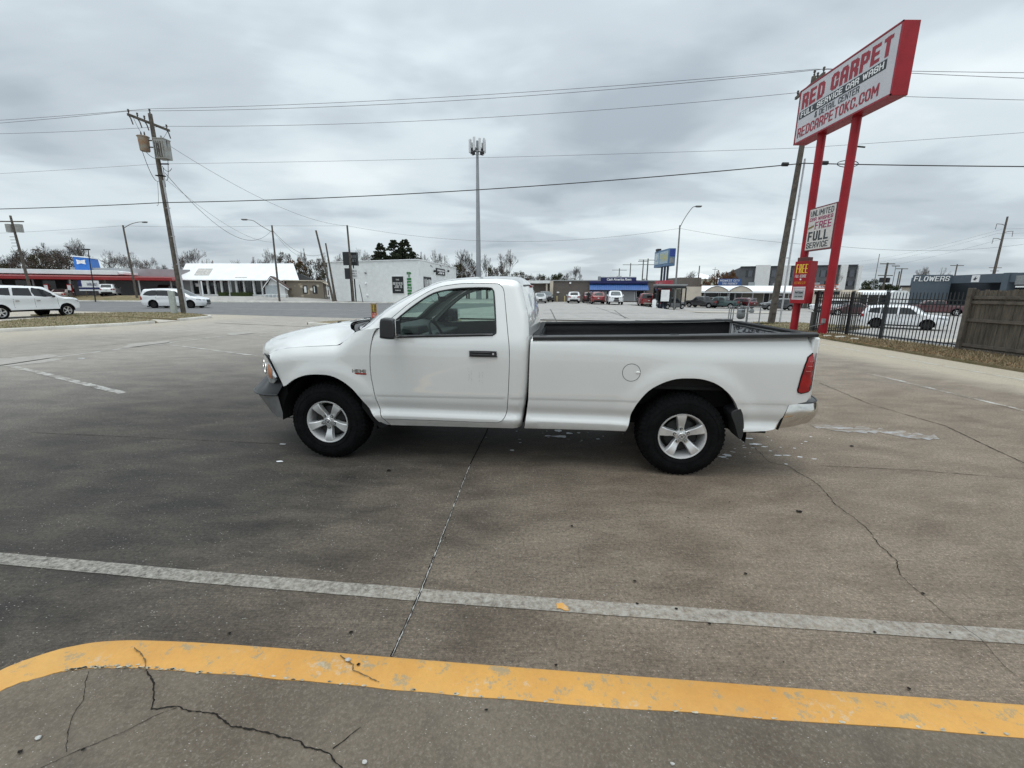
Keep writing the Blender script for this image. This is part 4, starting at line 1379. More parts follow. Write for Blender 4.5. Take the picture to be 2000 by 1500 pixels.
    for bd, s in zip(beds, (-1, 1)):
        # fuel door outline (only on the driver side)
        if s < 0:
            mb = MB()
            ring = [(3.052 + .0835 * math.cos(q), 1.017 + .0835 * math.sin(q)) for q in [i * math.pi / 20 for i in range(40)]]
            ringi = [(3.052 + .0795 * math.cos(q), 1.017 + .0795 * math.sin(q)) for q in [i * math.pi / 20 for i in range(40)]]
            vs = [(x, -float(Wb(x, z)) - .0012, z) for x, z in ring + ringi]
            mb.add(vs, [(i, (i + 1) % 40, 40 + (i + 1) % 40, 40 + i) for i in range(40)])
            fdn = obj('fuel_door_gap', mb, MT['under'], bd, smooth=0)
            mb = MB()
            mb.ico((3.112, -1.0, 1.017), .022, sq=(1.1, .25, .6))
            obj('finger_notch', mb, WP, bd, smooth=60)
        # cap rail along the top
        mb = MB()
        zt = lambda x: float(np.interp(x, [2.1, 3.4, 4.6], [1.313, 1.345, 1.385]))
        def rail(u, v):
            x = 2.135 + (4.62 - 2.135) * u
            prof = [(.985, -.022), (.988, .006), (.978, .016), (.915, .018), (.905, .010), (.902, -.03)]
            k = v * 5; i = min(int(k), 4); t = k - i
            y = prof[i][0] * (1 - t) + prof[i + 1][0] * t; z = prof[i][1] * (1 - t) + prof[i + 1][1] * t
            return (x, s * y, zt(x) + z + .006)
        mb.grid(lambda u, v: rail(u, v) if s > 0 else rail(1 - u, v), 24, 5)
        mb.b2(2.132, 2.137, s * .905, s * .985, zt(2.13) - .02, zt(2.13) + .02)
        for x in (2.23, 3.42, 4.45):
            mb.b2(x - .035, x + .035, s * .925, s * .965, zt(x) + .020, zt(x) + .0265)
        obj('rail_cap', mb, MT['black_plastic'], bd, smooth=30)
        # tail light
        mb = MB()
        side_panel(mb, shrink(tl_out, .004), [], Wb, s, .03, .03, off=.010)
        tl = obj('tail_light', mb, MT['tail_red'], root, smooth=40)
        mb = MB()
        mb.grid(lambda u, v: (4.634 + .03 * math.sin(v * 1.5), s * (.985 - .10 * v), .90 + .33 * u), 4, 6)
        obj('lens', mb, MT['tail_red'], tl, smooth=60)
        mb = MB()
        mb.tube([(x, s * (float(Wb(x, z)) + .004), z) for x, z in tl_out + tl_out[:1]], .0055, 5)
        obj('trim', mb, MT['under'], tl)
        mb = MB()
        for z, x0 in ((1.16, 4.575), (1.115, 4.565), (1.07, 4.552)):
            mb.tube([(x0, s * (float(Wb(x0, z)) + .011), z), (x0 + .04, s * (float(Wb(x0 + .04, z)) + .012), z + .001)], .0016, 4)
        obj('lens_rib', mb, M('lens_rib', (.75, .25, .22), .3), tl)
        # inside wall of the bed
        mb = MB()
        mb.grid(lambda u, v: (2.16 + 2.45 * u, s * (.90 - .05 * (1 - v) - .012 * math.sin(v * 40)), .86 + (zt(2.16 + 2.45 * u) - .86) * v), 12, 14)
        obj('bed_wall', mb, MT['liner'], root, smooth=40)
        mb = MB()
        mb.lathe([(.52, s * .62), (.52, s * .90)], 20, axis='y', c=(3.57, 0, .62), a0=0, a1=math.pi)
        mb.lathe([(.0, s * .62), (.52, s * .62)], 20, axis='y', c=(3.57, 0, .62), a0=0, a1=math.pi)
        obj('wheel_housing', mb, MT['liner'], root, smooth=40)
        # corner post at the tailgate
        mb = MB()
        mb.b2(4.575, 4.63, s * .86, s * .94, .86, 1.37)
        obj('corner_post', mb, MT['grey_bumper'], root, bevel=.01)
        # flat back face beside the tailgate
        mb = MB()
        mb.b2(4.59, 4.66, s * .855, s * .968, .80, 1.368)
        obj('rear_post', mb, WP, root, bevel=.02)
    mb = MB()
    mb.b2(2.15, 4.60, -.86, .86, .84, .87)
    for k in range(16):
        mb.b2(2.18, 4.58, -.80 + k * .105, -.80 + k * .105 + .05, .87, .882)
    obj('bed_floor', mb, MT['liner'], root)
    mb = MB()
    mb.prism([(-.96, .55), (-.96, 1.26), (-.90, 1.315), (-.80, 1.325), (.80, 1.325), (.90, 1.315), (.96, 1.26), (.96, .55)], 2.115, 2.17, axis='x')
    obj('bed_front', mb, WP, root, bevel=.012)
    mb = MB()
    mb.b2(2.168, 2.19, -.88, .88, .86, 1.27)
    mb.b2(2.12, 2.19, -.86, .86, 1.318, 1.338)
    obj('bed_front_liner', mb, MT['liner'], root, bevel=.01)
    # tailgate: inner skin bare and scuffed
    mb = MB(); mb.b2(4.625, 4.69, -.85, .85, .79, 1.362)
    tg = obj('tailgate', mb, WP, root, bevel=.015)
    def scuff():
        m, t, p, o = new_mat('scuffed_tailgate')
        v = objco(t)
        a = noise(t, mapping(t, v, scale=(1, 1.2, 3)), 7, 5, .65, 1.2)
        c = mix(t, ramp_v(t, a, .47, .53), (.55, .56, .57), (.05, .05, .052))
        t.links.new(c, p.inputs['Base Color']); p.inputs['Roughness'].default_value = .5
        return m
    mb = MB(); mb.b2(4.612, 4.628, -.82, .82, .88, 1.33)
    obj('inner_skin', mb, scuff(), tg, bevel=.004)
    mb = MB(); mb.b2(4.600, 4.700, -.855, .855, 1.362, 1.388); mb.b2(4.596, 4.604, -.84, .84, 1.335, 1.349)
    obj('top_cap', mb, MT['liner'], tg, bevel=.008)
    mb = MB(); mb.b2(4.688, 4.70, -.12, .12, 1.20, 1.27)
    obj('handle', mb, MT['black_plastic'], tg, bevel=.006)
    # ---- rear bumper
    RP = [(4.43, .975), (4.55, .985), (4.67, .965), (4.75, .915), (4.82, .80), (4.86, .55), (4.87, 0)]
    RP = RP + [(x, -y) for x, y in RP[:-1]][::-1]
    RPc = catmull(RP, 4)
    nr = len(RPc) - 1
    def rsec(v, i):
        x, y = RPc[i]
        t = min(min(i, nr - i) / 8, 1)
        zb = .515 + .05 * t
        zt_ = .765
        z = zb + (zt_ - zb) * v
        sl = .055 * (v - .5) * (1 - t) * 1.3
        ins = .030 * (1 - math.sin(math.pi * (.12 + .76 * v)))  + (.045 * max(0, .45 - v) * t)
        return (x + sl - ins * t, y * (1 - ins * .8), z)
    mb = MB(); mb.grid(lambda u, v: rsec(u, round(v * nr)), 10, nr)
    rb = obj('rear_bumper', mb, MT['chrome'], root, smooth=60)
    mb = MB()
    mb.grid(lambda u, v: (rsec(1, round(v * nr))[0] - .16 * u * min(min(round(v * nr), nr - round(v * nr)) / 6, 1), rsec(1, round(v * nr))[1] * (1 - .09 * u), .766 + .022 * min(1, u * 3)), 3, nr)
    mb.tube([(rsec(1, i)[0] - .004, rsec(1, i)[1], .770) for i in range(nr + 1)], .008, 6)
    obj('step_pad', mb, MT['grey_plastic'], rb, smooth=30)
    mb = MB()
    for s in (-1, 1):
        mb.tube([(4.405, s * .965, .512), (4.43, s * .97, .62), (4.463, s * .97, .755), (4.50, s * .97, .787), (4.60, s * .965, .792)], .011, 6)
    obj('bumper_gap', mb, MT['under'], rb)
    mb = MB(); mb.prism([(-.17, .60), (.17, .60), (.17, .72), (-.17, .72)], 4.862, 4.872, axis='x')
    obj('licence_plate', mb, M('plate', (.7, .7, .68), .4), rb)
    # ---- badge on the wing: four raised letters over a red bar
    mb = MB()
    text(mb, 'HEMI', .338, .478, .945, .980, y=-1.001, depth=.006, bold=.035)
    bd_ = obj('badge', mb, MT['chrome'], fd[0], smooth=0)
    mb = MB(); mb.b2(.337, .480, -1.004, -.995, .925, .942)
    obj('badge_bar', mb, M('badge_red', (.32, .03, .02), .3), bd_, bevel=.002)
    # ---- wheels
    def wheel(xc, s, a0):
        t = thing_part('wheel', root, (xc, s * .955, WR), 0)
        # outer side faces s
        mb = MB()
        prof = [(.215, -.015), (.228, .004), (.250, .016), (.300, .022), (.345, .016), (.372, .000), (.392, -.024), (.402, -.052), (.402, -.215), (.392, -.245), (.350, -.27), (.228, -.262), (.215, -.25)]
        mb.lathe([(r_, s * h) for r_, h in prof], 72, axis='y')
        # tread blocks
        for k in range(54):
            q = 2 * math.pi * k / 54
            for row, (h0, h1, r0) in enumerate(((-.012, -.075, .399), (-.085, -.145, .4025), (-.155, -.215, .4025))):
                qq = q + (row % 2) * math.pi / 54
                for_ = MB()
                c_, s_ = math.cos(qq), math.sin(qq)
                hw = .0150
                vs = []
                for rr_, inn in ((r0 - .012, 0), (r0 + .009, 1)):
                    for dq, hh in ((-hw, h0), (hw, h0), (hw, h1), (-hw, h1)):
                        rad = rr_ - (.016 if (row == 0 and hh == h0) else 0)
                        vs.append((rad * c_ - dq * s_, s * hh, rad * s_ + dq * c_))
                mb.add(vs, [(4, 5, 6, 7), (0, 1, 5, 4), (1, 2, 6, 5), (2, 3, 7, 6), (3, 0, 4, 7)])
        for k in range(54):      # shoulder lugs down the sidewall
            q = 2 * math.pi * (k + .5) / 54
            c_, s_ = math.cos(q), math.sin(q)
            vs = []
            for rad, hh, ex in ((.398, -.030, 0), (.366, .004, 0), (.404, -.022, .004), (.366, .0085, 0)):
                for dq in (-.009, .009):
                    vs.append((rad * c_ - dq * s_, s * hh, rad * s_ + dq * c_))
            mb.add(vs, [(4, 5, 7, 6), (0, 4, 6, 2), (1, 3, 7, 5)])
        for rr_ in (.262, .330):
            mb.tube([(rr_ * math.cos(q), s * .0215 if rr_ < .3 else s * .020, rr_ * math.sin(q)) for q in [i * math.pi / 30 for i in range(61)]], .0022, 5)
        ty = obj('tyre', mb, MT['tyre'], t, smooth=28)
        # raised sidewall marks
        mb = MB()
        # rim barrel and lip
        lip = [(.215, -.012), (.226, .006), (.222, .012), (.213, .010), (.205, -.006), (.196, -.035), (.186, -.10), (.18, -.2)]
        mb.lathe([(r_, s * h) for r_, h in lip], 64, axis='y')
        rim = obj('rim', mb, MT['alloy'], t, smooth=50)
        mb = MB()
        mb.lathe([(.0, s * -.13), (.19, s * -.13)], 40, axis='y')
        mb.lathe([(.155, s * -.09), (.155, s * -.13)], 32, axis='y')
        mb.lathe([(.07, s * -.06), (.155, s * -.075)], 32, axis='y')
        obj('brake_disc', mb, MT['alloy_dark'], t)
        mb = MB()
        for k in range(5):
            q = a0 + 2 * math.pi * k / 5
            c_, s_ = math.cos(q), math.sin(q)
            # stations along the spoke: radius, half width, height of face, height of edge
            st = [(.050, .024, -.018, -.030), (.075, .026, -.022, -.032), (.100, .028, -.016, -.030), (.130, .032, -.002, -.018), (.165, .038, .006, -.010), (.200, .046, .008, -.008), (.214, .049, .006, -.012)]
            vs = []
            for r_, hw, hf, he in st:
                for dq, hh in ((-hw - .006, he - .03), (-hw, hf - .004), (-hw * .82, hf), (hw * .82, hf), (hw, hf - .004), (hw + .006, he - .03)):
                    vs.append((r_ * c_ - dq * s_, s * hh, r_ * s_ + dq * c_))
            fs = []
            for i in range(len(st) - 1):
                for j in range(5):
                    a = i * 6 + j
                    fs.append((a, a + 1, a + 7, a + 6))
            mb.add(vs, fs)
        mb.lathe([(.0, s * .000), (.030, s * .000), (.036, s * -.006), (.038, s * -.02), (.060, s * -.026), (.062, s * -.06)], 30, axis='y')
        obj('spokes', mb, MT['alloy'], rim, smooth=25)
        mb = MB()
        for k in range(5):
            q = a0 + 2 * math.pi * k / 5
            mb.lathe([(.0, s * .002), (.008, s * .002), (.010, s * -.004), (.010, s * -.03)], 6, axis='y', c=(.0655 * math.cos(q), 0, .0655 * math.sin(q)))
        obj('lug_nut', mb, MT['chrome'], rim, smooth=20)
        mb = MB()
        for k in range(5):
            q = a0 + 2 * math.pi * k / 5
            mb.lathe([(.016, s * -.0185), (.011, s * -.0185)], 12, axis='y', c=(.0655 * math.cos(q), 0, .0655 * math.sin(q)))
        mb.lathe([(.0305, s * .0012), (.026, s * .0018)], 24, axis='y')
        for ln in ([(-.018, .012), (-.004, .004), (-.012, -.016)], [(.018, .012), (.004, .004), (.012, -.016)], [(-.010, .002), (.0, -.012), (.010, .002)]):
            mb.tube([(x, s * .0020, z) for x, z in ln], .0022, 4)
        obj('cap_emblem', mb, MT['under'], rim, smooth=0)
    def thing_part(name, parent, loc, rz):
        o = bpy.data.objects.new(name, None); COL.objects.link(o)
        o.parent = parent; o.location = loc; o.rotation_euler = (0, 0, rz)
        return o
    wheel(FAX, -1, R(-90)); wheel(RAX, -1, R(95)); wheel(FAX, 1, R(-60)); wheel(RAX, 1, R(20))
    # ---- wheel wells, frame, flaps
    for s in (-1, 1):
        for xc, zc_, rr_ in ((.03, .41, .515), (3.575, .43, .565)):
            mb = MB(); mb.lathe([(rr_, s * .975), (rr_, s * .55), (0, s * .55)], 30, axis='y', c=(xc, 0, zc_), a0=R(-6), a1=R(180))
            obj('wheel_well', mb, MT['under'], root, smooth=50)
    mb = MB()
    for s in (-1, 1):
        mb.b2(-.8, 4.6, s * .40, s * .52, .46, .60)
        mb.tube([(.0, s * .0, .38), (.0, s * .75, .40)], .05, 8)
        mb.tube([(3.57, 0, .40), (3.57, s * .75, .40)], .055, 8)
        mb.b2(2.9, 4.3, s * .56, s * .62, .42, .47)
    mb.b2(-.5, .9, -.4, .4, .36, .85); mb.b2(.6, 2.05, -.85, .85, .45, .56); mb.b2(1.0, 1.9, -.3, .3, .34, .48)
    mb.ico((3.57, 0, .40), .15); mb.b2(2.2, 3.0, -.80, -.3, .40, .62)
    mb.tube([(1.5, .35, .40), (2.8, .6, .40), (3.5, .7, .62), (4.3, .75, .45), (4.55, .86, .42)], .035, 8)
    mb.b2(4.4, 4.75, -.6, .6, .50, .60)
    obj('chassis', mb, MT['under'], root)
    for s in (-1, 1):
        mb = MB()
        mb.prism(catmull([(4.028, .705), (4.058, .700), (4.088, .60), (4.100, .50), (4.092, .425), (4.070, .415), (4.050, .45), (4.01, .56), (3.97, .66)], 3, True), s * .80, s * 1.006)
        obj('mud_flap', mb, MT['black_plastic'], root, bevel=.005)
        mb = MB()
        mb.prism([(.40, .65), (.50, .57), (.60, .42), (.66, .385), (.58, .36), (.50, .44), (.40, .58)], s * .78, s * .975)
        obj('splash_guard', mb, MT['under'], root)
        mb = MB(); mb.b2(4.11, 4.30, s * .93, s * .985, .478, .496)
        obj('sill_lip', mb, MT['under'], root)
    # ---- interior
    mb = MB()
    mb.grid(lambda u, v: (.52 + .42 * math.sin(u * 1.5) , -.86 + 1.72 * v, 1.36 - .30 * u ** 1.5 + .01), 6, 6)
    mb.b2(.55, .98, -.86, .86, .95, 1.26)
    mb.box((.80, -.42, 1.335), (.22, .36, .09), taper=.8)
    mb.b2(.45, .95, -.9, .9, .55, .95)
    obj('dashboard', mb, MT['dash'], root, bevel=.02)
    mb = MB()
    c = Vector((1.055, -.42, 1.25)); ax = Vector((math.cos(R(24)), 0, math.sin(R(24))))
    u_ = Vector((0, 1, 0)); v_ = ax.cross(u_)
    mb.tube([c + (u_ * math.cos(q) + v_ * math.sin(q)) * .19 for q in [i * math.pi / 16 for i in range(33)]], .016, 8)
    for q in (R(0), R(180), R(250), R(290)):
        mb.tube([c - ax * .02, c + (u_ * math.cos(q) + v_ * math.sin(q)) * .185], .017, 6)
    mb.ico(tuple(c - ax * .01), .06, sq=(.6, 1.1, 1.0))
    mb.tube([c, c - ax * .3], .04, 8)
    obj('steering_wheel', mb, MT['dash'], root, smooth=50)
    mb = MB()
    mb.b2(1.28, 1.80, -.80, .80, .78, 1.00)
    mb.prism([(1.72, .95), (1.90, .95), (1.985, 1.52), (1.90, 1.55), (1.84, 1.50)], -.80, .80)
    for y in (-.45, .45):
        mb.b2(1.89, 1.96, y - .13, y + .13, 1.50, 1.63)
    obj('bench_seat', mb, MT['cloth'], root, bevel=.03)
    mb = MB()
    mb.b2(.98, 1.01, -.12, .12, 1.62, 1.68); mb.tube([(.97, 0, 1.66), (.93, 0, 1.74)], .01, 6)
    mb.b2(1.02, 1.20, -.60, -.15, 1.745, 1.76); mb.b2(1.02, 1.20, .15, .60, 1.745, 1.76)
    obj('rearview_mirror', mb, MT['dash'], root, bevel=.008)
    return root
def part_empty(name, parent, loc=(0, 0, 0), rz=0.0):
    o = bpy.data.objects.new(name, None); COL.objects.link(o)
    o.parent = parent; o.location = loc; o.rotation_euler = (0, 0, rz)
    return o
truck = build_pickup()
# ================================================================ other vehicles
def car_paint(name, col, **k):
    return paint(name, col, dirt=0.35, ior=1.5, **k)
CP = dict(white=car_paint('paint_white', (0.74, 0.755, 0.77)), silver=car_paint('paint_silver', (0.42, 0.42, 0.42), flake=True), beige=car_paint('paint_beige', (0.46, 0.43, 0.39), flake=True),
          black=car_paint('paint_black', (0.018, 0.018, 0.02)), charcoal=car_paint('paint_charcoal', (0.05, 0.053, 0.058), flake=True), red=car_paint('paint_red', (0.24, 0.020, 0.022)),
          maroon=car_paint('paint_maroon', (0.075, 0.010, 0.014)), green=car_paint('paint_green', (0.025, 0.055, 0.055)), grey=car_paint('paint_grey', (0.11, 0.115, 0.12), flake=True), blue=car_paint('paint_blue', (.05, .08, .16)))
KINDS = {
    # sil: silhouette (x from nose, z, tag) tag w = windscreen begins here, g = rear glass begins, b = body begins
    'suv': dict(L=4.7, W=1.87, sil=[(0.06, .32, 'b'), (0.0, .52, 'b'), (0.02, .80, 'b'), (.12, .95, 'b'), (.60, 1.05, 'b'), (1.15, 1.12, 'w'), (1.75, 1.58, 'b'), (2.3, 1.68, 'b'), (3.3, 1.68, 'b'), (4.1, 1.62, 'b'), (4.30, 1.56, 'g'), (4.55, 1.12, 'b'), (4.66, .98, 'b'), (4.68, .60, 'b'), (4.62, .36, 'b')],
                belt=1.02, ax=(.92, 3.68), wr=.36, win=[[(1.42, 1.08), (1.95, 1.50), (2.50, 1.54), (2.50, 1.06)], [(2.60, 1.06), (2.60, 1.54), (3.45, 1.52), (3.45, 1.08)], [(3.55, 1.09), (3.55, 1.51), (4.10, 1.46), (4.24, 1.15)]]),
    'van': dict(L=5.17, W=1.99, sil=[(0.10, .22, 'b'), (0.0, .45, 'b'), (0.03, .72, 'b'), (.18, .90, 'b'), (.75, 1.03, 'b'), (1.05, 1.08, 'w'), (1.98, 1.62, 'b'), (2.6, 1.74, 'b'), (3.6, 1.76, 'b'), (4.6, 1.70, 'b'), (4.86, 1.64, 'g'), (5.08, 1.18, 'b'), (5.15, 1.0, 'b'), (5.17, .62, 'b'), (5.02, .30, 'b')],
                belt=1.02, ax=(.98, 4.04), wr=.36, win=[[(1.52, 1.08), (2.10, 1.50), (2.62, 1.60), (2.62, 1.10)], [(2.66, 1.10), (2.66, 1.60), (3.70, 1.61), (3.70, 1.12)], [(3.74, 1.12), (3.74, 1.61), (4.45, 1.52), (4.78, 1.24), (4.70, 1.16)]]),
    'sedan': dict(L=4.75, W=1.82, sil=[(0.05, .28, 'b'), (0.0, .45, 'b'), (0.04, .66, 'b'), (.2, .78, 'b'), (.9, .90, 'b'), (1.25, .96, 'w'), (2.0, 1.36, 'b'), (2.4, 1.44, 'b'), (2.95, 1.43, 'g'), (3.75, 1.08, 'b'), (4.4, 1.04, 'b'), (4.66, .98, 'b'), (4.73, .70, 'b'), (4.66, .32, 'b')],
                  belt=.90, ax=(.90, 3.68), wr=.33, win=[[(1.52, .97), (2.05, 1.31), (2.48, 1.36), (2.48, .97)], [(2.56, .97), (2.56, 1.36), (2.95, 1.33), (3.48, 1.04), (3.40, .98)]]),
    'pickup': dict(L=5.7, W=1.95, sil=[(0.05, .42, 'b'), (0.0, .60, 'b'), (0.02, .95, 'b'), (.15, 1.10, 'b'), (.9, 1.18, 'b'), (1.30, 1.22, 'w'), (1.85, 1.72, 'b'), (2.2, 1.82, 'b'), (3.3, 1.82, 'b'), (3.52, 1.76, 'g'), (3.68, 1.22, 'b'), (3.72, 1.20, 'b'), (5.6, 1.20, 'b'), (5.66, 1.16, 'b'), (5.68, .70, 'b'), (5.60, .50, 'b')],
                   belt=1.12, ax=(1.0, 4.55), wr=.40, win=[[(1.55, 1.20), (2.02, 1.66), (2.55, 1.70), (2.55, 1.20)], [(2.65, 1.20), (2.65, 1.70), (3.35, 1.68), (3.50, 1.22)]]),
    'suburban': dict(L=5.62, W=2.02, sil=[(0.10, .50, 'b'), (0.02, .60, 'b'), (0.02, .88, 'b'), (.14, 1.06, 'b'), (.55, 1.17, 'b'), (1.22, 1.26, 'w'), (1.82, 1.74, 'b'), (2.15, 1.83, 'b'), (3.4, 1.87, 'b'), (4.3, 1.86, 'b'), (4.46, 1.80, 'g'), (4.62, 1.36, 'b'), (4.75, 1.33, 'b'), (5.52, 1.30, 'b'), (5.6, .95, 'b'), (5.56, .58, 'b')],
                     belt=1.14, ax=(1.02, 4.32), wr=.385, win=[[(1.58, 1.26), (2.0, 1.64), (2.42, 1.735), (2.60, 1.74), (2.60, 1.29)], [(2.70, 1.29), (2.70, 1.745), (3.50, 1.755), (3.62, 1.32)], [(3.72, 1.32), (3.64, 1.75), (4.30, 1.74), (4.30, 1.36)]]),
}
def smoothsil(sil):
    pts = [(a, b) for a, b, _ in sil]
    k = 4
    c = catmull(pts, k)
    tags = []
    for i in range(len(pts) - 1):
        tags += [sil[i][2]] * k
    return c, tags
def build_vehicle(name, label, cat, kind, color, loc, rz, group=None, parts=True, rim='alloy', face=None, tint='tint'):
    """nose points along +x of the vehicle turned by rz; loc is the middle of its footprint"""
    K = KINDS[kind]
    L, Wd = K['L'], K['W'] / 2
    root = thing(name, label, cat, loc, rz, group)
    P = CP[color]
    S, tags_ = smoothsil(K['sil'])
    belt = K['belt']
    def Wf(x, z):
        x = np.asarray(x, float); z = np.asarray(z, float)
        w_ = Wd - .30 * np.maximum(z - belt, 0) - .10 * np.maximum(.50 - z, 0) - .02 * np.clip((z - .62) / .1, 0, 1) * np.clip((belt - z) / .1, 0, 1)
        w_ = w_ - .30 * np.clip((.75 - x) / .75, 0, 1) ** 2.6 - .16 * np.clip((x - (L - .7)) / .7, 0, 1) ** 2.6
        for xc in K['ax']:
            w_ = w_ + .02 * np.clip(1.45 - np.hypot(x - xc, z - K['wr']) / (K['wr'] * 1.15), 0, .3) / .3
        P_ = np.stack([np.ravel(x), np.ravel(z)], 1)
        d = np.clip(dist_poly(P_, S, False).reshape(np.shape(x)), 0, .09)
        return w_ - (.09 - np.sqrt(np.maximum(.0081 - (.09 - d) ** 2, 0)))
    ar = K['wr'] * 1.19
    zb = K['sil'][0][1]
    bot = []
    for xc in K['ax'][::-1]:
        dz = zb - K['wr']
        a0 = math.asin(max(-.9, min(.9, dz / ar)))
        bot += [(xc + ar * math.cos(a), K['wr'] + ar * math.sin(a)) for a in [a0 + (math.pi - 2 * a0) * i / 14 for i in range(15)]]
    outl = S + [(p[0], p[1]) for p in bot]
    tr = lambda x: L / 2 - x                     # nose at +x
    body = MB()
    step = .11 if parts else .16
    def flip(mb2):
        mb2.v = [(tr(a), b, c) for a, b, c in mb2.v]
        mb2.f = [f[::-1] for f in mb2.f]
        return mb2
    wins = [catmull(w_, 2, True) if len(w_) > 4 else w_ for w_ in K['win']]
    for s in (-1, 1):
        side_panel(body, outl, wins, Wf, s, step, .05)
    rp = np.array(S)
    wr_ = Wf(rp[:, 0], rp[:, 1])
    n_ = len(S) - 1
    NVv = 10
    def shell(i, v, off=0.0):
        x, z = S[i]
        q = 1 - abs(v) ** 2.5
        if x < 1.2 and z < 1.0: bx = -.16 * q * max(0, 1 - x / .8)
        elif x > L - .5: bx = .06 * q
        else: bx = 0
        t = tags_[min(i, n_ - 1)]
        if t == 'w' or (i and tags_[i - 1] == 'w'): bx -= .12 * q
        cz = .03 * q if z > belt - .1 else 0
        return (x + bx, v * (wr_[i] + 0.0), z + cz) if not off else ((x + bx - off * 0, v * (wr_[i] + 0), z + cz))
    gw = lambda i, j: tags_[min(i, n_ - 1)] == 'w' and 1 <= j < NVv - 1
    gg = lambda i, j: tags_[min(i, n_ - 1)] == 'g' and 1 <= j < NVv - 1
    body.grid(lambda u, v: shell(round(u * n_), v * 2 - 1), n_, NVv, skip=lambda i, j: gw(i, j) or gg(i, j))
    bo = obj('body', flip(body), P, root, smooth=45)
    for nm, fn in (('windscreen', gw), ('rear_window', gg)):
        mb = MB()
        mb.grid(lambda u, v: shell(round(u * n_), v * 2 - 1), n_, NVv, skip=lambda i, j: not fn(i, j))
        if mb.f:
            obj(nm, flip(mb), MT['tint_light'] if nm == 'windscreen' else MT[tint], root, smooth=60)
    for s in (-1, 1):
        for w_ in wins:
            mb = MB()
            side_panel(mb, shrink(w_, -.01), [], Wf, s, .2, 0, off=-.012)
            obj('side_window', flip(mb), MT[tint], root, smooth=60)
    # patches laid on the nose and the tail
    def patch(nm, s0, s1, v0, v1, mat, par=root, up=.012, nu=4, nv=4):
        """s runs along the silhouette as a height z at the nose (front) or tail"""
        mb = MB()
        front = nm.startswith('f_')
        idx = [i for i in range(len(S)) if (S[i][0] < 1.0 if front else S[i][0] > L - 1.1)]
        zs = np.array([S[i][1] for i in idx]); xs_ = np.array([S[i][0] for i in idx]); ws_ = np.array([wr_[i] for i in idx])
        o_ = np.argsort(zs)
        def f(u, v):
            z = s0 + (s1 - s0) * u; vv = v0 + (v1 - v0) * v
            x = float(np.interp(z, zs[o_], xs_[o_])); w_ = float(np.interp(z, zs[o_], ws_[o_]))
            q = 1 - abs(vv) ** 2.5
            bx = -.16 * q * max(0, 1 - x / .8) if front else .06 * q
            e = 1.0
            return (x + bx + (-up if front else up), vv * (w_ + (.01 if abs(vv) > .95 else 0)) * e, z)
        mb.grid(f, nu, nv)
        mb2 = flip(mb)
        return obj(nm[2:], mb2, mat, par, smooth=60)
    f = face or {}
    hz = K['sil'][3][1]
    for s in (-1, 1):
        patch('f_headlight', hz - .22, hz - .07, s * .62, s * 1.0, MT['lamp'])
        tz0, tz1 = (belt - .22, belt + .02) if kind in ('sedan', 'suv') else (belt - .28, belt + .06)
        patch('r_tail_light', tz0, tz1, s * .72, s * 1.0, MT['tail_red'], up=.015)
        # side wrap of the tail lamp
        mb = MB()
        side_panel(mb, [(L - .26, tz0 + .03), (L - .05, tz0), (L - .06, tz1), (L - .20, tz1)], [], Wf, s, .1, .0, off=.008)
        obj('tail_lens', flip(mb), MT['tail_red'], root)
        mb = MB()
        side_panel(mb, [(.10, hz - .20), (.42, hz - .12), (.46, hz - .04), (.16, hz - .06)], [], Wf, s, .1, .0, off=.008)
        obj('headlight_lens', flip(mb), MT['lamp'], root)
        mb = MB()
        wx = K['win'][0][0][0] + .12
        mb.ico((wx, s * (Wd + .07), belt + .12), .10, n=8, m=6, sq=(.6, 1.0, .75))
        obj('side_mirror', flip(mb), MT['black_plastic'] if f.get('blackmirror') else P, root, smooth=60)
    patch('f_grille', hz - .42, hz - .12, -.52, .52, MT['black_plastic'], up=.014, nv=8)
    patch('f_air_intake', .34 if zb < .34 else zb + .04, hz - .46, -.62, .62, MT['black_plastic'], up=.012, nv=8)
    patch('r_bumper', zb + .04, zb + .24, -.85, .85, MT['chrome'] if kind == 'pickup' else MT['black_plastic'] if kind in ('suv', 'suburban') else P, up=.03, nv=10)
    patch('r_licence_plate', belt - .26, belt - .14, -.16, .16, M('plate2', (.6, .6, .58), .5) if 'plate2' not in bpy.data.materials else bpy.data.materials['plate2'], up=.02, nv=2)
    if kind == 'pickup':
        mb = MB(); mb.b2(tr(5.62), tr(3.76), -Wd + .12, Wd - .12, 1.215, 1.236)
        obj('bed_cover', mb, MT['black_plastic'], root)
    # dark strip of cladding and the shaded underside
    mb = MB()
    mb.b2(tr(L - .5), tr(.5), -Wd + .16, Wd - .16, zb - .10, zb + .12)
    for s in (-1, 1):
        for xc in K['ax']:
            mb.lathe([(ar * 1.0, s * (Wd - .03)), (ar * 1.0, s * (Wd - .36)), (0, s * (Wd - .36))], 14, axis='y', c=(tr(xc), 0, K['wr']), a0=0, a1=math.pi)
    obj('underbody', mb, MT['under'], root)
    # door seams and handles
    if parts:
        for s in (-1, 1):
            mb = MB()
            xs_ = [K['win'][0][3 if len(K['win'][0]) == 4 else -1][0] + .05] + ([K['win'][1][-1][0] + .05] if len(K['win']) > 1 else []) + [K['win'][0][0][0] - .12]
            for x in xs_:
                mb.tube([(x, s * (float(Wf(x, z)) + .0005), z) for z in np.linspace(zb + .12, belt, 6)], .006, 4)
            obj('door_seam', flip(mb), MT['under'], root)
            for x in xs_[:2]:
                mb = MB(); mb.b2(x - .26, x - .08, s * (Wd - .03), s * (Wd + .025), belt - .14, belt - .10)
                obj('door_handle', flip(mb), P if not f.get('blackmirror') else MT['chrome'], root)
    r_ = K['wr']
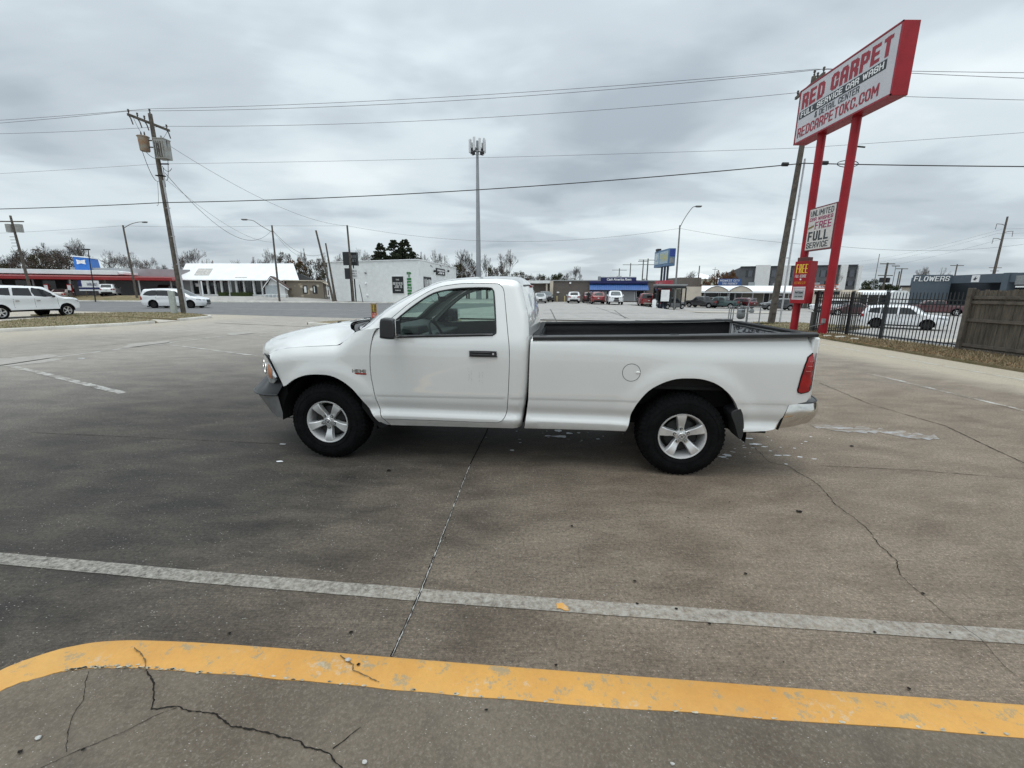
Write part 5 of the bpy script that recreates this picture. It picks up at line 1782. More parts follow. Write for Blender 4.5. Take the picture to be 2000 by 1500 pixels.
    for k, xc in enumerate(K['ax']):
        for s in (-1, 1):
            wh = part_empty('wheel', root, (tr(xc), s * (Wd - .03), r_))
            mb = MB()
            mb.lathe([(q, s * h) for q, h in ((.60 * r_, -.01), (.66 * r_, .004), (.86 * r_, .012), (.96 * r_, -.004), (r_, -.04), (r_, -.19), (.94 * r_, -.22), (.6 * r_, -.22))], 26, axis='y')
            obj('tyre', mb, MT['tyre'], wh, smooth=45)
            mb = MB()
            mb.lathe([(q, s * h) for q, h in ((.64 * r_, .004), (.60 * r_, .002), (.57 * r_, -.05))], 24, axis='y')
            mb.lathe([(.0, s * -.002), (.13 * r_, s * -.002), (.15 * r_, s * -.02)], 12, axis='y')
            ns = f.get('spokes', 5)
            for i in range(ns):
                q = 2 * math.pi * i / ns + .3 * k
                c_, s_ = math.cos(q), math.sin(q)
                hw = .34 * r_ / ns
                mb.add([(rr * c_ - dq * s_, s * h, rr * s_ + dq * c_) for rr, h, w2 in ((.1 * r_, -.006, .9), (.60 * r_, .0, 1.3)) for dq in (-hw * w2, hw * w2)], [(0, 1, 3, 2)])
            obj('rim', mb, MT[rim], wh, smooth=30)
            mb = MB(); mb.lathe([(0, s * -.06), (.60 * r_, s * -.06)], 16, axis='y')
            obj('brake_disc', mb, MT['alloy_dark'], wh)
    return root
def place(kind, px, py, rz, **k):
    x, y = G(px, py)
    return (x, y, 0)
VY = 0.0
def veh(name, label, kind, color, xy, rz, cat=None, **k):
    return build_vehicle(name, label, cat or {'suv': 'car', 'sedan': 'car', 'van': 'minivan', 'pickup': 'pickup truck', 'suburban': 'pickup truck'}[kind], kind, color, (xy[0], xy[1], 0), rz, **k)
# on the street, left
MT['alloy_black'] = M('alloy_black', (.03, .03, .032), .35, metal=.5)
def at(px, Y):
    """ground point in the column of photo pixel px at street distance Y"""
    d = ray(px, 585)
    return (d[0] / d[1] * Y, Y)
_v = veh
def veh(name, label, kind, color, xy, rz, **k):
    o = _v(name, label, kind, color, xy, rz, **k)
    o.location.z = T(xy[0], xy[1])
    return o
veh('parked_car', 'white crew-cab utility pickup waiting at the left edge behind the grass verge', 'suburban', 'white', (-29.35, 25.6), R(84), cat='pickup truck', face=dict(blackmirror=True, spokes=5))
veh('minivan', 'white minivan driving past behind the left utility pole', 'van', 'white', (-31.5, 40.6), R(9), rim='alloy_black', face=dict(spokes=7))
gsonic = 'cars parked under the drive-in canopy'
veh('parked_car', 'beige sedan seen from behind under the red canopy, left of the banner', 'sedan', 'beige', at(124, 60.5), R(122), group=gsonic, parts=False)
veh('parked_car', 'white hatchback seen from behind under the red canopy, right of the banner', 'suv', 'white', at(219, 64), R(122), group=gsonic, parts=False)
veh('parked_car', 'black car half hidden behind the roof of the white minivan', 'suv', 'black', at(333, 70), R(110), group=gsonic, parts=False)
veh('parked_car', 'dark car under the canopy beside the white post', 'sedan', 'black', at(268, 72), R(105), group=gsonic, parts=False)
gp_ = 'cars in front of the brick pawn shop'
veh('parked_car', 'small silver car facing the street by the brick wing, leftmost', 'sedan', 'silver', at(1055, 66), R(-92), group=gp_, parts=False)
veh('parked_car', 'dark green car behind the small silver car', 'suv', 'charcoal', at(1066, 73), R(-80), group=gp_, parts=False)
veh('parked_car', 'silver car mostly hidden behind the truck cab', 'sedan', 'silver', at(1036, 71), R(-80), group=gp_, parts=False)
veh('parked_car', 'white hatchback parked nose to the brick wall', 'suv', 'white', at(1120, 67), R(84), group=gp_, parts=False)
veh('parked_car', 'dark maroon car parked beside the red one', 'suv', 'maroon', at(1149, 69), R(84), group=gp_, parts=False)
veh('parked_car', 'bright red car with a light plate, parked nose to the shop', 'suv', 'red', at(1166, 62.5), R(84), group=gp_, parts=False)
veh('parked_car', 'white pickup facing the street under the blue awning', 'pickup', 'white', at(1200, 60), R(-98), cat='pickup truck', group=gp_, parts=False)
veh('parked_car', 'red pickup seen from behind beside the bus shelter', 'pickup', 'red', at(1262, 60), R(80), cat='pickup truck', group=gp_, parts=False)
veh('parked_car', 'dark grey car seen through the bus shelter', 'suv', 'grey', at(1311, 66), R(20), group=gp_, parts=False)
gt_ = 'cars in front of the low white agency building'
veh('parked_car', 'black pickup parked left of the green pickup', 'pickup', 'black', at(1373, 72), R(125), cat='pickup truck', group=gt_, parts=False)
veh('parked_car', 'black car behind the green pickup cab', 'suv', 'black', at(1395, 76), R(100), group=gt_, parts=False)
veh('parked_car', 'dark green pickup parked below the blue agency sign', 'pickup', 'green', at(1411, 70), R(132), cat='pickup truck', group=gt_, parts=False)
veh('parked_car', 'black and maroon car with its tail lights to the street', 'suv', 'maroon', at(1449, 70), R(112), group=gt_, parts=False)
veh('parked_car', 'dark grey car half hidden by the right utility pole', 'suv', 'charcoal', at(1521, 64), R(170), group=gt_, parts=False)
gn_ = 'vehicles behind the iron fence'
veh('parked_car', 'white car with black wheels right behind the iron fence', 'suv', 'white', (28.6, 31.6), R(-44), group=gn_, rim='alloy_black', face=dict(spokes=6))
veh('parked_car', 'dark red pickup in front of the flower shop', 'pickup', 'maroon', (50.5, 51.5), R(140), cat='pickup truck', group=gn_, parts=False)
veh('parked_car', 'white car seen between the red pylon pole and the white trailer', 'suv', 'white', at(1625, 58), R(160), group=gn_, parts=False)
veh('parked_car', 'dark car behind the two red pylon poles', 'sedan', 'maroon', at(1665, 50), R(160), group=gn_, parts=False)
# ================================================================ buildings
def brick_mat(name, c1, c2, mortar, scale=3.0, rough=.85, ratio=(.5, .25), ms=.03, bumpd=.02, gain=0.0):
    m, t, p, o = new_mat(name)
    v = objco(t)
    b = t.nodes.new('ShaderNodeTexBrick')
    b.inputs['Scale'].default_value = scale
    b.inputs['Color1'].default_value = (*c1, 1); b.inputs['Color2'].default_value = (*c2, 1); b.inputs['Mortar'].default_value = (*mortar, 1)
    b.inputs['Mortar Size'].default_value = ms
    b.inputs['Brick Width'].default_value = ratio[0]; b.inputs['Row Height'].default_value = ratio[1]
    mp = t.nodes.new('ShaderNodeVectorMath'); mp.operation = 'ADD'
    sp = t.nodes.new('ShaderNodeSeparateXYZ'); t.links.new(v, sp.inputs[0])
    cb = t.nodes.new('ShaderNodeCombineXYZ')
    t.links.new(mth(t, 'ADD', sp.outputs[0], sp.outputs[1]), cb.inputs[0]); t.links.new(sp.outputs[2], cb.inputs[1])
    t.links.new(cb.outputs[0], b.inputs['Vector'])
    n = noise(t, v, 1.3, 6, .65)
    c = mix(t, mth(t, 'MULTIPLY', ramp_v(t, n, .35, .75), .35), b.outputs[0], mix(t, 1.0, b.outputs[0], (.6, .58, .55), 'MULTIPLY'))
    t.links.new(c, p.inputs['Base Color'])
    p.inputs['Roughness'].default_value = rough
    bump(t, p, b.outputs[1], -.5, bumpd)
    return m
def stone_mat():
    m, t, p, o = new_mat('rubble_stone')
    v = objco(t)
    vo = t.nodes.new('ShaderNodeTexVoronoi'); vo.inputs['Scale'].default_value = 1.0; vo.inputs['Randomness'].default_value = .9
    t.links.new(mapping(t, v, scale=(1, .2, 1.3)), vo.inputs['Vector'])
    sp = t.nodes.new('ShaderNodeSeparateColor'); t.links.new(vo.outputs['Color'], sp.inputs[0])
    c = ramp(t, sp.outputs[0], [(0.0, (.20, .16, .11)), (.35, (.42, .35, .25)), (.65, (.58, .51, .40)), (1, (.78, .74, .64))])
    c = mix(t, ramp_v(t, vo.outputs['Distance'], .28, .42), c, (.22, .19, .15))
    t.links.new(c, p.inputs['Base Color']); p.inputs['Roughness'].default_value = .9
    bump(t, p, vo.outputs['Distance'], -.6, .06)
    return m
BM = dict(
    white_brick=brick_mat('white_brick', (.84, .86, .86), (.80, .82, .82), (.70, .72, .72), 2.2, ms=.02),
    brown_brick=brick_mat('brown_brick', (.13, .105, .09), (.085, .068, .06), (.20, .18, .165), 3.2),
    stone=stone_mat(),
    white=M('white_render', (.82, .83, .83), .8, var=.08, vscale=1.2), cream=M('cream_render', (.62, .55, .46), .85, var=.1, vscale=.8),
    white_metal=M('white_metal', (.82, .84, .85), .45, var=.05, vscale=1), grey_metal=M('grey_cladding', (.34, .35, .36), .6, var=.08, vscale=1),
    dark=M('dark_interior', (.018, .018, .02), .6, var=.2), glass=M('shop_glass', (.022, .025, .028), .08, var=.4, vscale=1.2, spec=.6),
    red=M('red_metal', (.33, .018, .022), .45, var=.12, vscale=1), blue=M('blue_metal', (.035, .10, .30), .5, var=.15, vscale=1),
    sky_blue=M('bright_blue', (.03, .17, .56), .5, var=.1), roof=M('shingles', (.06, .062, .066), .9, bumpy=.4), brown_roof=M('brown_shingles', (.10, .065, .055), .9),
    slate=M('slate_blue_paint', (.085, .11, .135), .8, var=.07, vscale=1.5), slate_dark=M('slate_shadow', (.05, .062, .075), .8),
    navy=M('navy_panel', (.010, .014, .10), .4), letter=M('white_letters', (.8, .8, .8), .5, var=.03), black=M('black_panel', (.012, .014, .016), .5, var=.2),
    green=M('green_letters', (.03, .20, .05), .6), gold=M('yellow_letters', (.88, .60, .05), .5, var=.05), steel=M('galvanised', (.30, .31, .32), .5, metal=.5, var=.2),
    hotel=M('grey_siding', (.105, .11, .118), .8, var=.08, vscale=1), hotel_white=brick_mat('white_block', (.76, .76, .75), (.70, .70, .69), (.60, .60, .59), 1.6, ms=.03),
    hedge=leafy('hedge_leaves', (.02, .032, .012), (.045, .06, .02)), wood=M('old_pole_wood', (.12, .095, .075), .9, var=.3, vscale=9, bumpy=.5), red_letter=M('red_letters', (.28, .02, .03), .5, var=.06))
class Fac:
    """a wall line from photo column pa at distance Ya to column pb at distance Yb: local x along it, z up"""
    def __init__(s, pa, Ya, pb, Yb, base=0.0):
        a, b = at(pa, Ya), at(pb, Yb)
        s.A = Vector((a[0], a[1], base)); s.d = Vector((b[0] - a[0], b[1] - a[1], 0)); s.L = s.d.length; s.d.normalize()
        s.n = Vector((-s.d.y, s.d.x, 0)); s.rz = math.atan2(s.d.y, s.d.x); s.base = base
    def p(s, px, py, off=0.0):
        r_ = Vector(ray(px, py)); O = Vector((0, 0, EYE))
        t = ((s.A + s.n * off) - O).dot(s.n) / r_.dot(s.n)
        P = O + r_ * t
        return ((P - s.A).dot(s.d), P.z - s.base)
    def thing(s, name, label, cat, group=None):
        return thing(name, label, cat, tuple(s.A), s.rz, group)
def rect(F, x0, x1, y0, y1, off=0.0):
    a = F.p(x0, (y0 + y1) / 2, off); b = F.p(x1, (y0 + y1) / 2, off); c = F.p((x0 + x1) / 2, y0, off); d = F.p((x0 + x1) / 2, y1, off)
    return a[0], b[0], d[1], c[1]
def panel(name, F, x0, x1, y0, y1, mat, par, off=0.0, th=.1, bevel=0):
    a, b, c, d = rect(F, x0, x1, y0, y1, off)
    mb = MB(); mb.b2(a, b, off, off + th, c, d)
    return obj(name, mb, mat, par, bevel=bevel), (a, b, c, d)

# ---- 1 drive-in restaurant on the left
F = Fac(-120, 56, 342, 66.0, .7)
b = F.thing('drive_in_restaurant', 'long red and white canopied drive-in restaurant with a blue roof tower at the left', 'restaurant')
mb = MB()
z0 = F.p(0, 545)[1]; z1 = F.p(0, 535)[1]
mb.b2(0, F.L, 0, 7, z1 - .62, z1 - .05)
obj('canopy', mb, BM['red'], b, bevel=.05)
mb = MB(); mb.b2(0, F.L, -.03, -.003, z1 - .22, z1 - .10)
obj('canopy_stripe', mb, M('pink_stripe', (.55, .2, .2), .5), b)
xr = F.p(228, 535)[0]
mb = MB(); mb.b2(0, xr, .3, 7, z1 + .12, z1 + .72); mb.b2(xr, xr + .6, .6, 7, z1 + .2, z1 + .55)
obj('upper_fascia', mb, BM['white_metal'], b, bevel=.03)
mb = MB()
x0 = F.p(135, 520, 6)[0]
mb.b2(x0, F.L + 1, 6.2, 20, 0, F.p(240, 524, 6.2)[1])
obj('wall', mb, BM['grey_metal'], b)
mb = MB(); mb.b2(-4, F.L, 7.02, 7.3, 0, z1 - .1)
obj('shopfront', mb, BM['dark'], b)
for k in range(15):
    x = 1.5 + k * 2.9
    mb = MB(); mb.b2(x, x + 1.5, 6.9, 7.0, .9, 2.2)
    w_ = obj('window', mb, BM['glass'], b)
    mb = MB(); mb.b2(x + .1, x + .9, 6.86, 6.89, 1.0, 1.5)
    obj('poster', mb, BM['cream'] if k % 3 else BM['white'], w_)
for k in range(12):
    mb = MB(); mb.box((1 + k * 3.9, 1.4, (z1 - .6) / 2), (.16, .16, z1 - .6))
    obj('post', mb, BM['white_metal'] if k % 2 else BM['grey_metal'], b)
xt0, xt1, zt0, zt1 = rect(F, 147, 174, 502, 527, 6)
mb = MB()
mb.prism([(xt0, zt0 - .6), (xt1 + .2, zt0 - .6), (xt1, zt1 - .15), (xt0, zt1)], 5.6, 9.2)
tw = obj('roof_tower', mb, BM['sky_blue'], b)
mb = MB(); mb.prism([(xt0 - .15, zt1 + .02), (xt1 + .15, zt1 - .14), (xt1 + .15, zt1 + .02), (xt0 - .15, zt1 + .18)], 5.5, 9.3)
obj('tower_cap', mb, BM['white_metal'], tw)
lx0, lx1, lz0, lz1 = rect(F, 149, 166, 507, 516, 5.4)
mb = MB(); mb.prism([(lx0, lz0), ((lx0 + lx1) / 2, lz0 + .15), (lx1, lz0), (lx1 - .05, (lz0 + lz1) / 2), (lx1, lz1), ((lx0 + lx1) / 2, lz1 - .15), (lx0, lz1), (lx0 + .05, (lz0 + lz1) / 2)], 5.40, 5.58)
lg = obj('tower_sign', mb, BM['letter'], tw)
mb = MB(); text(mb, 'SONIC', lx0 + .12, lx1 - .12, lz0 + .32, lz1 - .32, y=5.39, bold=.04)
obj('lettering', mb, BM['red'], lg, smooth=0)
# bays: order posts in red between the cars
for px in (92, 137):
    x = F.p(px, 565, .5)[0]
    t_ = thing('order_post', 'red order post under the drive-in canopy, ' + ('left' if px < 100 else 'right') + ' of the beige sedan', 'order post', tuple(F.A + F.d * x + F.n * .5), F.rz, 'order posts of the drive-in')
    mb = MB(); mb.box((0, 0, .8), (.5, .3, 1.6)); obj('cabinet', mb, BM['red'], t_, bevel=.03)
    mb = MB(); mb.box((0, -.16, 1.1), (.36, .02, .7)); obj('menu_panel', mb, BM['white'], t_)
# banner on posts
Fb = Fac(150, 57.5, 196, 58.5, .7)
b = Fb.thing('banner_sign', 'blue and white advertising banner on two posts before the drive-in', 'banner')
q, r4 = panel('banner', Fb, 153, 194, 548, 568, BM['letter'], b, 0, .06)
a0, a1, c0, c1 = r4
mb = MB(); mb.b2(a0, a0 + (a1 - a0) * .17, -.02, -.004, c0 + (c1 - c0) * .4, c1); mb.b2(a0, a1, -.02, -.004, c0 + (c1 - c0) * .14, c0 + (c1 - c0) * .34)
obj('banner_band', mb, BM['navy'], q)
mb = MB(); text(mb, 'AVAILABLE', a0 + (a1 - a0) * .42, a1 - .15, c0 + (c1 - c0) * .5, c0 + (c1 - c0) * .78, y=-.01, bold=.03)
obj('lettering', mb, BM['navy'], q, smooth=0)
for x in (a0 + .6, a1 - .6):
    mb = MB(); mb.box((x, .1, c0 / 2), (.12, .1, c0 + .1)); obj('post', mb, BM['wood'], b)
# ---- 2 white showroom with a mansard roof
F = Fac(350, 72, 583, 70, .62)
b = F.thing('showroom', 'low white building with a tall sloping white fascia roof and a row of dark windows', 'building')
ex0, ez = F.p(347, 546, -1.0); ex1, _ = F.p(584, 546, -1.0)
tx0, tz = F.p(363, 514.5, 1.6); tx1, _ = F.p(573, 514.5, 1.6)
mb = MB()
vs = [(ex0, -1.0, ez), (ex1, -1.0, ez), (tx1, 1.6, tz), (tx0, 1.6, tz), (ex0 - 2, 9, ez), (ex1 - 6, 9, ez), (tx1 - 4, 7, tz), (tx0, 7, tz), (ex0, -1, ez - .12), (ex1, -1, ez - .12), (ex1 - 6, 9, ez - .12), (ex0 - 2, 9, ez - .12)]
mb.add(vs, [(0, 1, 2, 3), (1, 5, 6, 2), (4, 0, 3, 7), (5, 4, 7, 6), (3, 2, 6, 7), (8, 9, 1, 0), (9, 10, 5, 1), (10, 11, 4, 5), (11, 8, 0, 4), (11, 10, 9, 8)])
obj('roof', mb, BM['white_metal'], b, smooth=0)
mb = MB()
mb.prism([F.p(*q_, -.3) for q_ in ((383, 524), (413, 524), (413, 537), (383, 537))], -.55 + .36, -.5 + .37)
for (a, c, d, e, col) in ((382, 412, 524, 538, 0), (458, 480, 541, 542.5, 0), (458, 500, 525.5, 526.5, 0)):
    pass
bx0, bx1, bz0, bz1 = rect(F, 383, 412, 524, 538, .2)
mb = MB()
def slope_y(z): return -1.0 + 2.6 * (z - ez) / (tz - ez)
mb.add([(bx0, slope_y(bz0) - .03, bz0), (bx1, slope_y(bz0) - .03, bz0), (bx1, slope_y(bz1) - .03, bz1), (bx0, slope_y(bz1) - .03, bz1)], [(0, 1, 2, 3)])
bx0, bx1, bz0, bz1 = rect(F, 458, 481, 541, 542.5, -.8)
mb.add([(bx0, slope_y(bz0) - .03, bz0), (bx1, slope_y(bz0) - .03, bz0), (bx1, slope_y(bz1) - .03, bz1), (bx0, slope_y(bz1) - .03, bz1)], [(0, 1, 2, 3)])
obj('sign_ghost', mb, M('sign_ghost', (.56, .54, .51), .7, var=.2, vscale=3), b, smooth=0)
mb = MB(); mb.prism([(F.p(358, 560)[0], .4), (F.L, .4), (F.L - 5, 8.5), (F.p(358, 560)[0], 8.5)], 0, ez, axis='z')
obj('wall', mb, BM['dark'], b)
edges = [358, 372, 390, 404, 414, 421, 434, 441, 455, 463, 482, 497, 512, 520]
for i, px in enumerate([365, 378, 394, 410, 424, 437, 452, 466, 481, 500, 516, 540, 560]):
    x = F.p(px, 560)[0]
    mb = MB(); mb.box((x - .5, .25, ez / 2), (.32 if i % 2 else .22, .3, ez)); obj('pillar', mb, BM['white'], b)
    mb = MB(); mb.b2(x - .34, x + .7, .32, .39, .35, ez - .15); obj('window', mb, BM['glass'], b)
mb = MB(); mb.b2(F.p(358, 560)[0], F.L, .05, .4, 0, .30); obj('sill', mb, BM['white'], b)
x = F.p(380, 560)[0]; mb = MB(); mb.b2(x, x + .7, .26, .31, 1.5, 2.0); obj('notice', mb, BM['letter'], b)
for i, (p0, p1, lab) in enumerate(((424, 440, 'short clipped dark hedge before the white showroom'), (448, 487, 'long clipped dark hedge before the white showroom'))):
    a = F.p(p0, 575, -3)[0]; c = F.p(p1, 575, -3)[0]
    t_ = thing('hedge', lab, 'hedge', tuple(F.A + F.d * a + F.n * -3), F.rz)
    mb = MB(); rnd = random.Random(i); L_ = c - a
    mb.b2(.1, L_ - .1, .1, .9, 0, .62)
    for _ in range(int(900 * L_ / 3)):
        x, y, z = rnd.uniform(0, L_), rnd.uniform(0, 1), rnd.uniform(.02, .72)
        s_ = .06; a_ = rnd.uniform(0, 6)
        mb.add([(x, y, z), (x + s_ * math.cos(a_), y + s_ * math.sin(a_), z + rnd.uniform(-s_, s_)), (x, y + s_ * .5, z + s_)], [(0, 1, 2)])
    obj('foliage', mb, BM['hedge'], t_, smooth=0)
# ---- 3 stone house with gabled porch
F = Fac(514, 66, 636, 69, .12)
b = F.thing('stone_house', 'small rubble-stone building with a white gabled porch between the showroom and the white brick shop', 'building')
sx0, sx1, sz0, sz1 = rect(F, 560, 632, 549, 586)
mb = MB(); mb.b2(sx0, sx1, 0, 9, 0, sz1); obj('wall', mb, BM['stone'], b)
mb = MB(); mb.b2(sx0 - .4, sx1 + .1, -.25, 9.1, sz1, sz1 + .14); mb.prism([(sx1 - .3, sz1 - .02), (sx1 + .9, sz1 - .75), (sx1 + .9, sz1 - .6), (sx1 - .3, sz1 + .14)], -.2, 9)
obj('eaves', mb, BM['cream'], b)
mb = MB(); mb.prism([(sx0 + .3, sz1 + .15), (sx1 - 1.2, sz1 + .15), (sx0 + 1.6, sz1 + 1.25), (sx0 + .3, sz1 + 1.35)], 3.5, 9)
obj('roof', mb, BM['roof'], b)
for p0, p1 in ((593, 599), (612, 618)):
    a, c, d, e = rect(F, p0, p1, 559, 572)
    mb = MB(); mb.b2(a - .1, c + .1, -.06, .02, d - .1, e + .1); w_ = obj('window', mb, BM['dark'], b)
    mb = MB(); mb.b2(a + .08, c - .02 if p0 < 600 else (a + c) / 2, -.09, -.065, d + .05, e - .05); obj('pane', mb, BM['white'], w_)
px0, px1, pz0, pz1 = rect(F, 516, 560, 562, 585, -3)
pk = F.p(531, 541, -3)
pc = (px0 + px1) / 2 - .4
mb = MB(); mb.prism([(px0 + .3, 0), (px1 - .2, 0), (px1 - .2, pz1), (pc, pk[1] - .15), (px0 + .3, pz1)], -2.8, 0.4)
pw = obj('porch_wall', mb, BM['white'], b)
mb = MB()
for sgn, xe in ((-1, px0 - .2), (1, px1 + .35)):
    mb.prism([(xe, pz1 - .18), (pc, pk[1]), (pc, pk[1] + .16), (xe, pz1 - .02)], -3.2, .4)
obj('porch_roof', mb, BM['brown_roof'], pw)
mb = MB()
for xe in (px0 - .2, px1 + .35):
    mb.prism([(xe, pz1 - .34), (pc, pk[1] - .14), (pc, pk[1] + .02), (xe, pz1 - .16)], -3.26, -3.21)
obj('barge_board', mb, BM['white'], pw)
mb = MB(); mb.b2(pc - .9, pc + .8, -2.86, -2.81, .1, 2.2); obj('porch_door', mb, M('frosted', (.48, .52, .55), .3), pw)
mb = MB()
for k in range(7): mb.tube([(px0 + .2 + k * .5, -3.9, 0), (px0 + .2 + k * .5, -3.9, .9)], .03, 5)
mb.tube([(px0 + .2, -3.9, .9), (px0 + 3.2, -3.9, .9)], .03, 5); obj('railing', mb, BM['white_metal'], pw)
# ---- 4 white painted brick shop
F = Fac(645, 68, 821, 61, 0.05)
b = F.thing('dispensary_shop', 'large white painted brick shop with a black sign panel and vertical green lettering', 'shop')
H = F.p(733, 510)[1]
# side wall runs back from the right corner
Fs = Fac(821, 61, 892, 83, 0.05)
Bp = Fs.d * Fs.L
loc = lambda P: ((P.dot(F.d)), (P.dot(F.n)))
c1_ = loc(Bp)
foot = [(0, 0), (F.L, 0), (F.L + c1_[0], c1_[1]), (c1_[0], c1_[1] + 2)]
mb = MB(); mb.prism(foot, 0, H, axis='z'); obj('wall', mb, BM['white_brick'], b, smooth=0)
mb = MB()
ft2 = [(-.12, -.12), (F.L + .1, -.12), (F.L + c1_[0] + .15, c1_[1]), (c1_[0], c1_[1] + 2.1)]
mb.prism(ft2, H, H + .12, axis='z'); obj('coping', mb, BM['white_metal'], b, smooth=0)
q, (a, c, d, e) = panel('sign_panel', F, 766, 788, 540, 573, BM['black'], b, -.08, .075)
mb = MB(); mb.b2(a - .12, c + .12, -.05, -.004, d - .12, e + .12); obj('panel_frame', mb, BM['white'], q)
mb = MB()
text(mb, 'THE', a + .7, c - .7, e - .55, e - .35, y=-.10)
text(mb, 'REEFER', a + .15, c - .15, d + (e - d) * .50, d + (e - d) * .66, y=-.10, bold=.03)
text(mb, "JOE'S", a + .40, c - .25, d + (e - d) * .32, d + (e - d) * .48, y=-.10, bold=.03)
text(mb, 'CANNABIS', a + .5, c - .5, d + .35, d + .5, y=-.10)
obj('lettering', mb, BM['letter'], q, smooth=0)
word = 'DISPENSARY'
_, (a, c, d, e) = None, rect(F, 796, 804, 531, 588)
mb = MB(); hh = (e - d) / 10
for i, ch in enumerate(word):
    text(mb, ch, a if ch != 'I' else a + .2, c if ch != 'I' else c - .2, e - (i + 1) * hh + .07, e - i * hh, y=-.02, bold=.03, depth=.05)
obj('lettering', mb, BM['green'], b, smooth=0)
mb = MB()
for px, py in ((715, 554), (718, 577)): x, z = F.p(px, py); mb.ico((x, -.1, z), .16)
for px, py in ((652, 562), (657, 569)): x, z = F.p(px, py); mb.b2(x - .1, x + .1, -.15, -.01, z - .2, z + .2)
x, z = F.p(714.5, 533); 
obj('wall_fitting', mb, BM['white_metal'], b)
mb = MB(); mb.ico((x, -.1, z), .14, sq=(1.6, 1, .5)); obj('vent', mb, BM['dark'], b)
mb = MB(); x, z = F.p(647, 550); mb.tube([(x + .3, -.08, 0), (x + .2, -.08, z + 1.2)], .05, 6); obj('conduit', mb, BM['steel'], b)
# right face: striped window, framed sign, lamps, shutter door
rt = part_empty('side_facade', b, (F.L, 0, 0), Fs.rz - F.rz)
def sp(px, py): return Fs.p(px, py)
a, z_a = sp(827, 540); c, _ = sp(841, 540); z0_ = sp(834, 572)[1]
mb = MB(); mb.b2(a, c, -.10, -.004, z0_, sp(834, 541)[1]); w_ = obj('window', mb, BM['black'], rt)
mb = MB()
rnd = random.Random(4)
x = a + .1
while x < c - .2:
    w2 = rnd.uniform(.05, .25); mb.b2(x, x + w2, -.12, -.104, z0_ + rnd.uniform(.1, .9), sp(834, 542)[1] - rnd.uniform(0.1, .4)); x += w2 + rnd.uniform(.08, .3)
obj('stripe', mb, BM['white'], w_)
a, _ = sp(851, 530); c, _ = sp(868, 530); zz0 = sp(860, 537.5)[1]; zz1 = sp(860, 525)[1]
mb = MB(); mb.b2(a, c, -.14, -.004, zz0, zz1); q = obj('wall_sign', mb, BM['black'], rt)
mb = MB(); text(mb, 'REEFER', a + .5, c - .5, (zz0 + zz1) / 2 + .05, zz1 - .2, y=-.15); text(mb, "JOE'S", a + .9, c - .9, zz0 + .15, (zz0 + zz1) / 2 - .05, y=-.15); obj('lettering', mb, BM['letter'], q, smooth=0)
mb = MB()
for px in (846, 873): x = sp(px, 529)[0]; mb.ico((x, -.25, sp(px, 529.5)[1]), .20)
for px in (841, 859, 875): x = sp(px, 524)[0]; mb.tube([(x, -.3, sp(px, 522)[1]), (x, -.02, sp(px, 518)[1])], .05, 5)
obj('wall_lamp', mb, BM['dark'], rt)
a, _ = sp(842, 550); c, _ = sp(884, 550)
mb = MB(); mb.b2(a, c, -.06, -.003, .2, sp(860, 543.5)[1])
for k in range(6): mb.b2(a + (c - a) * k / 6, a + (c - a) * k / 6 + .08, -.09, -.061, .2, sp(860, 543.5)[1])
obj('panel_door', mb, BM['white_metal'], rt)
# ---- 5 pawn shop
F = Fac(1080, 75, 1292, 72, 0.0)
b = F.thing('pawn_shop', 'low brown brick pawn shop with a long blue awning and navy roof sign', 'shop')
H = F.p(1180, 549)[1]
mb = MB(); mb.b2(0, F.L, 0, 14, 0, H); obj('wall', mb, BM['brown_brick'], b)
mb = MB(); mb.b2(-.2, F.L + .1, -.2, 14.1, H, H + .16); obj('coping', mb, BM['grey_metal'], b)
mb = MB(); mb.b2(-.55, .0, -.3, .3, 0, H - .02); obj('corner_pier', mb, BM['cream'], b)
q, (a, c, d, e) = panel('roof_sign', F, 1173.5, 1243, 541.5, 549.5, BM['navy'], b, -.35, .5)
mb = MB(); text(mb, 'Cash America Pawn', a + (c - a) * .17, a + (c - a) * .86, d + .12, e - .12, y=-.36, bold=.03, shear=.2); obj('lettering', mb, BM['letter'], q, smooth=0)
mb = MB(); mb.b2(a, c, -.36, .16, e, e + .12); obj('sign_cap', mb, BM['white_metal'], q)
a, c, d, e = rect(F, 1152, 1266, 554, 566.5, -.9)
mb = MB(); mb.prism([(-1.5, d), (-.02, e), (-.02, d - .0)], a, c, axis='x')
aw = obj('awning', mb, BM['blue'], b, smooth=0)
mb = MB()
n_ = 26
for k in range(n_ + 1):
    x = a + (c - a) * k / n_
    mb.add([(x - .03, -1.54, d), (x + .03, -1.54, d), (x + .03, -.05, e + .03), (x - .03, -.05, e + .03)], [(0, 1, 2, 3)])
obj('rib', mb, M('awning_rib', (.06, .16, .42), .5), aw, smooth=0)
mb = MB(); mb.b2(a - .1, c, -.5, -.0 - .02, e + .02, H - .0); obj('awning_soffit', mb, BM['navy'], b)
for p0, p1, nm, mt in ((1154, 1172, 'window', 'glass'), (1176, 1184, 'window', 'grey_metal'), (1213, 1240, 'shutter', 'grey_metal'), (1242, 1258, 'shopfront', 'glass')):
    a, c, d, e = rect(F, p0, p1, 569, 588)
    mb = MB(); mb.b2(a, c, -.06, -.004, max(d, .1), e); w_ = obj(nm, mb, BM[mt], b)
    mb = MB()
    for x in (a, c - .08): mb.b2(x, x + .08, -.09, -.062, max(d, .1), e)
    obj('frame', mb, BM['white_metal'], w_)
mb = MB()
x, z = F.p(1114, 551); mb.b2(x - .15, x + .15, -.2, -.01, z - .3, z); x, z = F.p(1090, 571); mb.b2(x - .2, x + .2, -.2, -.01, z - .12, z + .12)
obj('wall_fitting', mb, BM['white'], b)
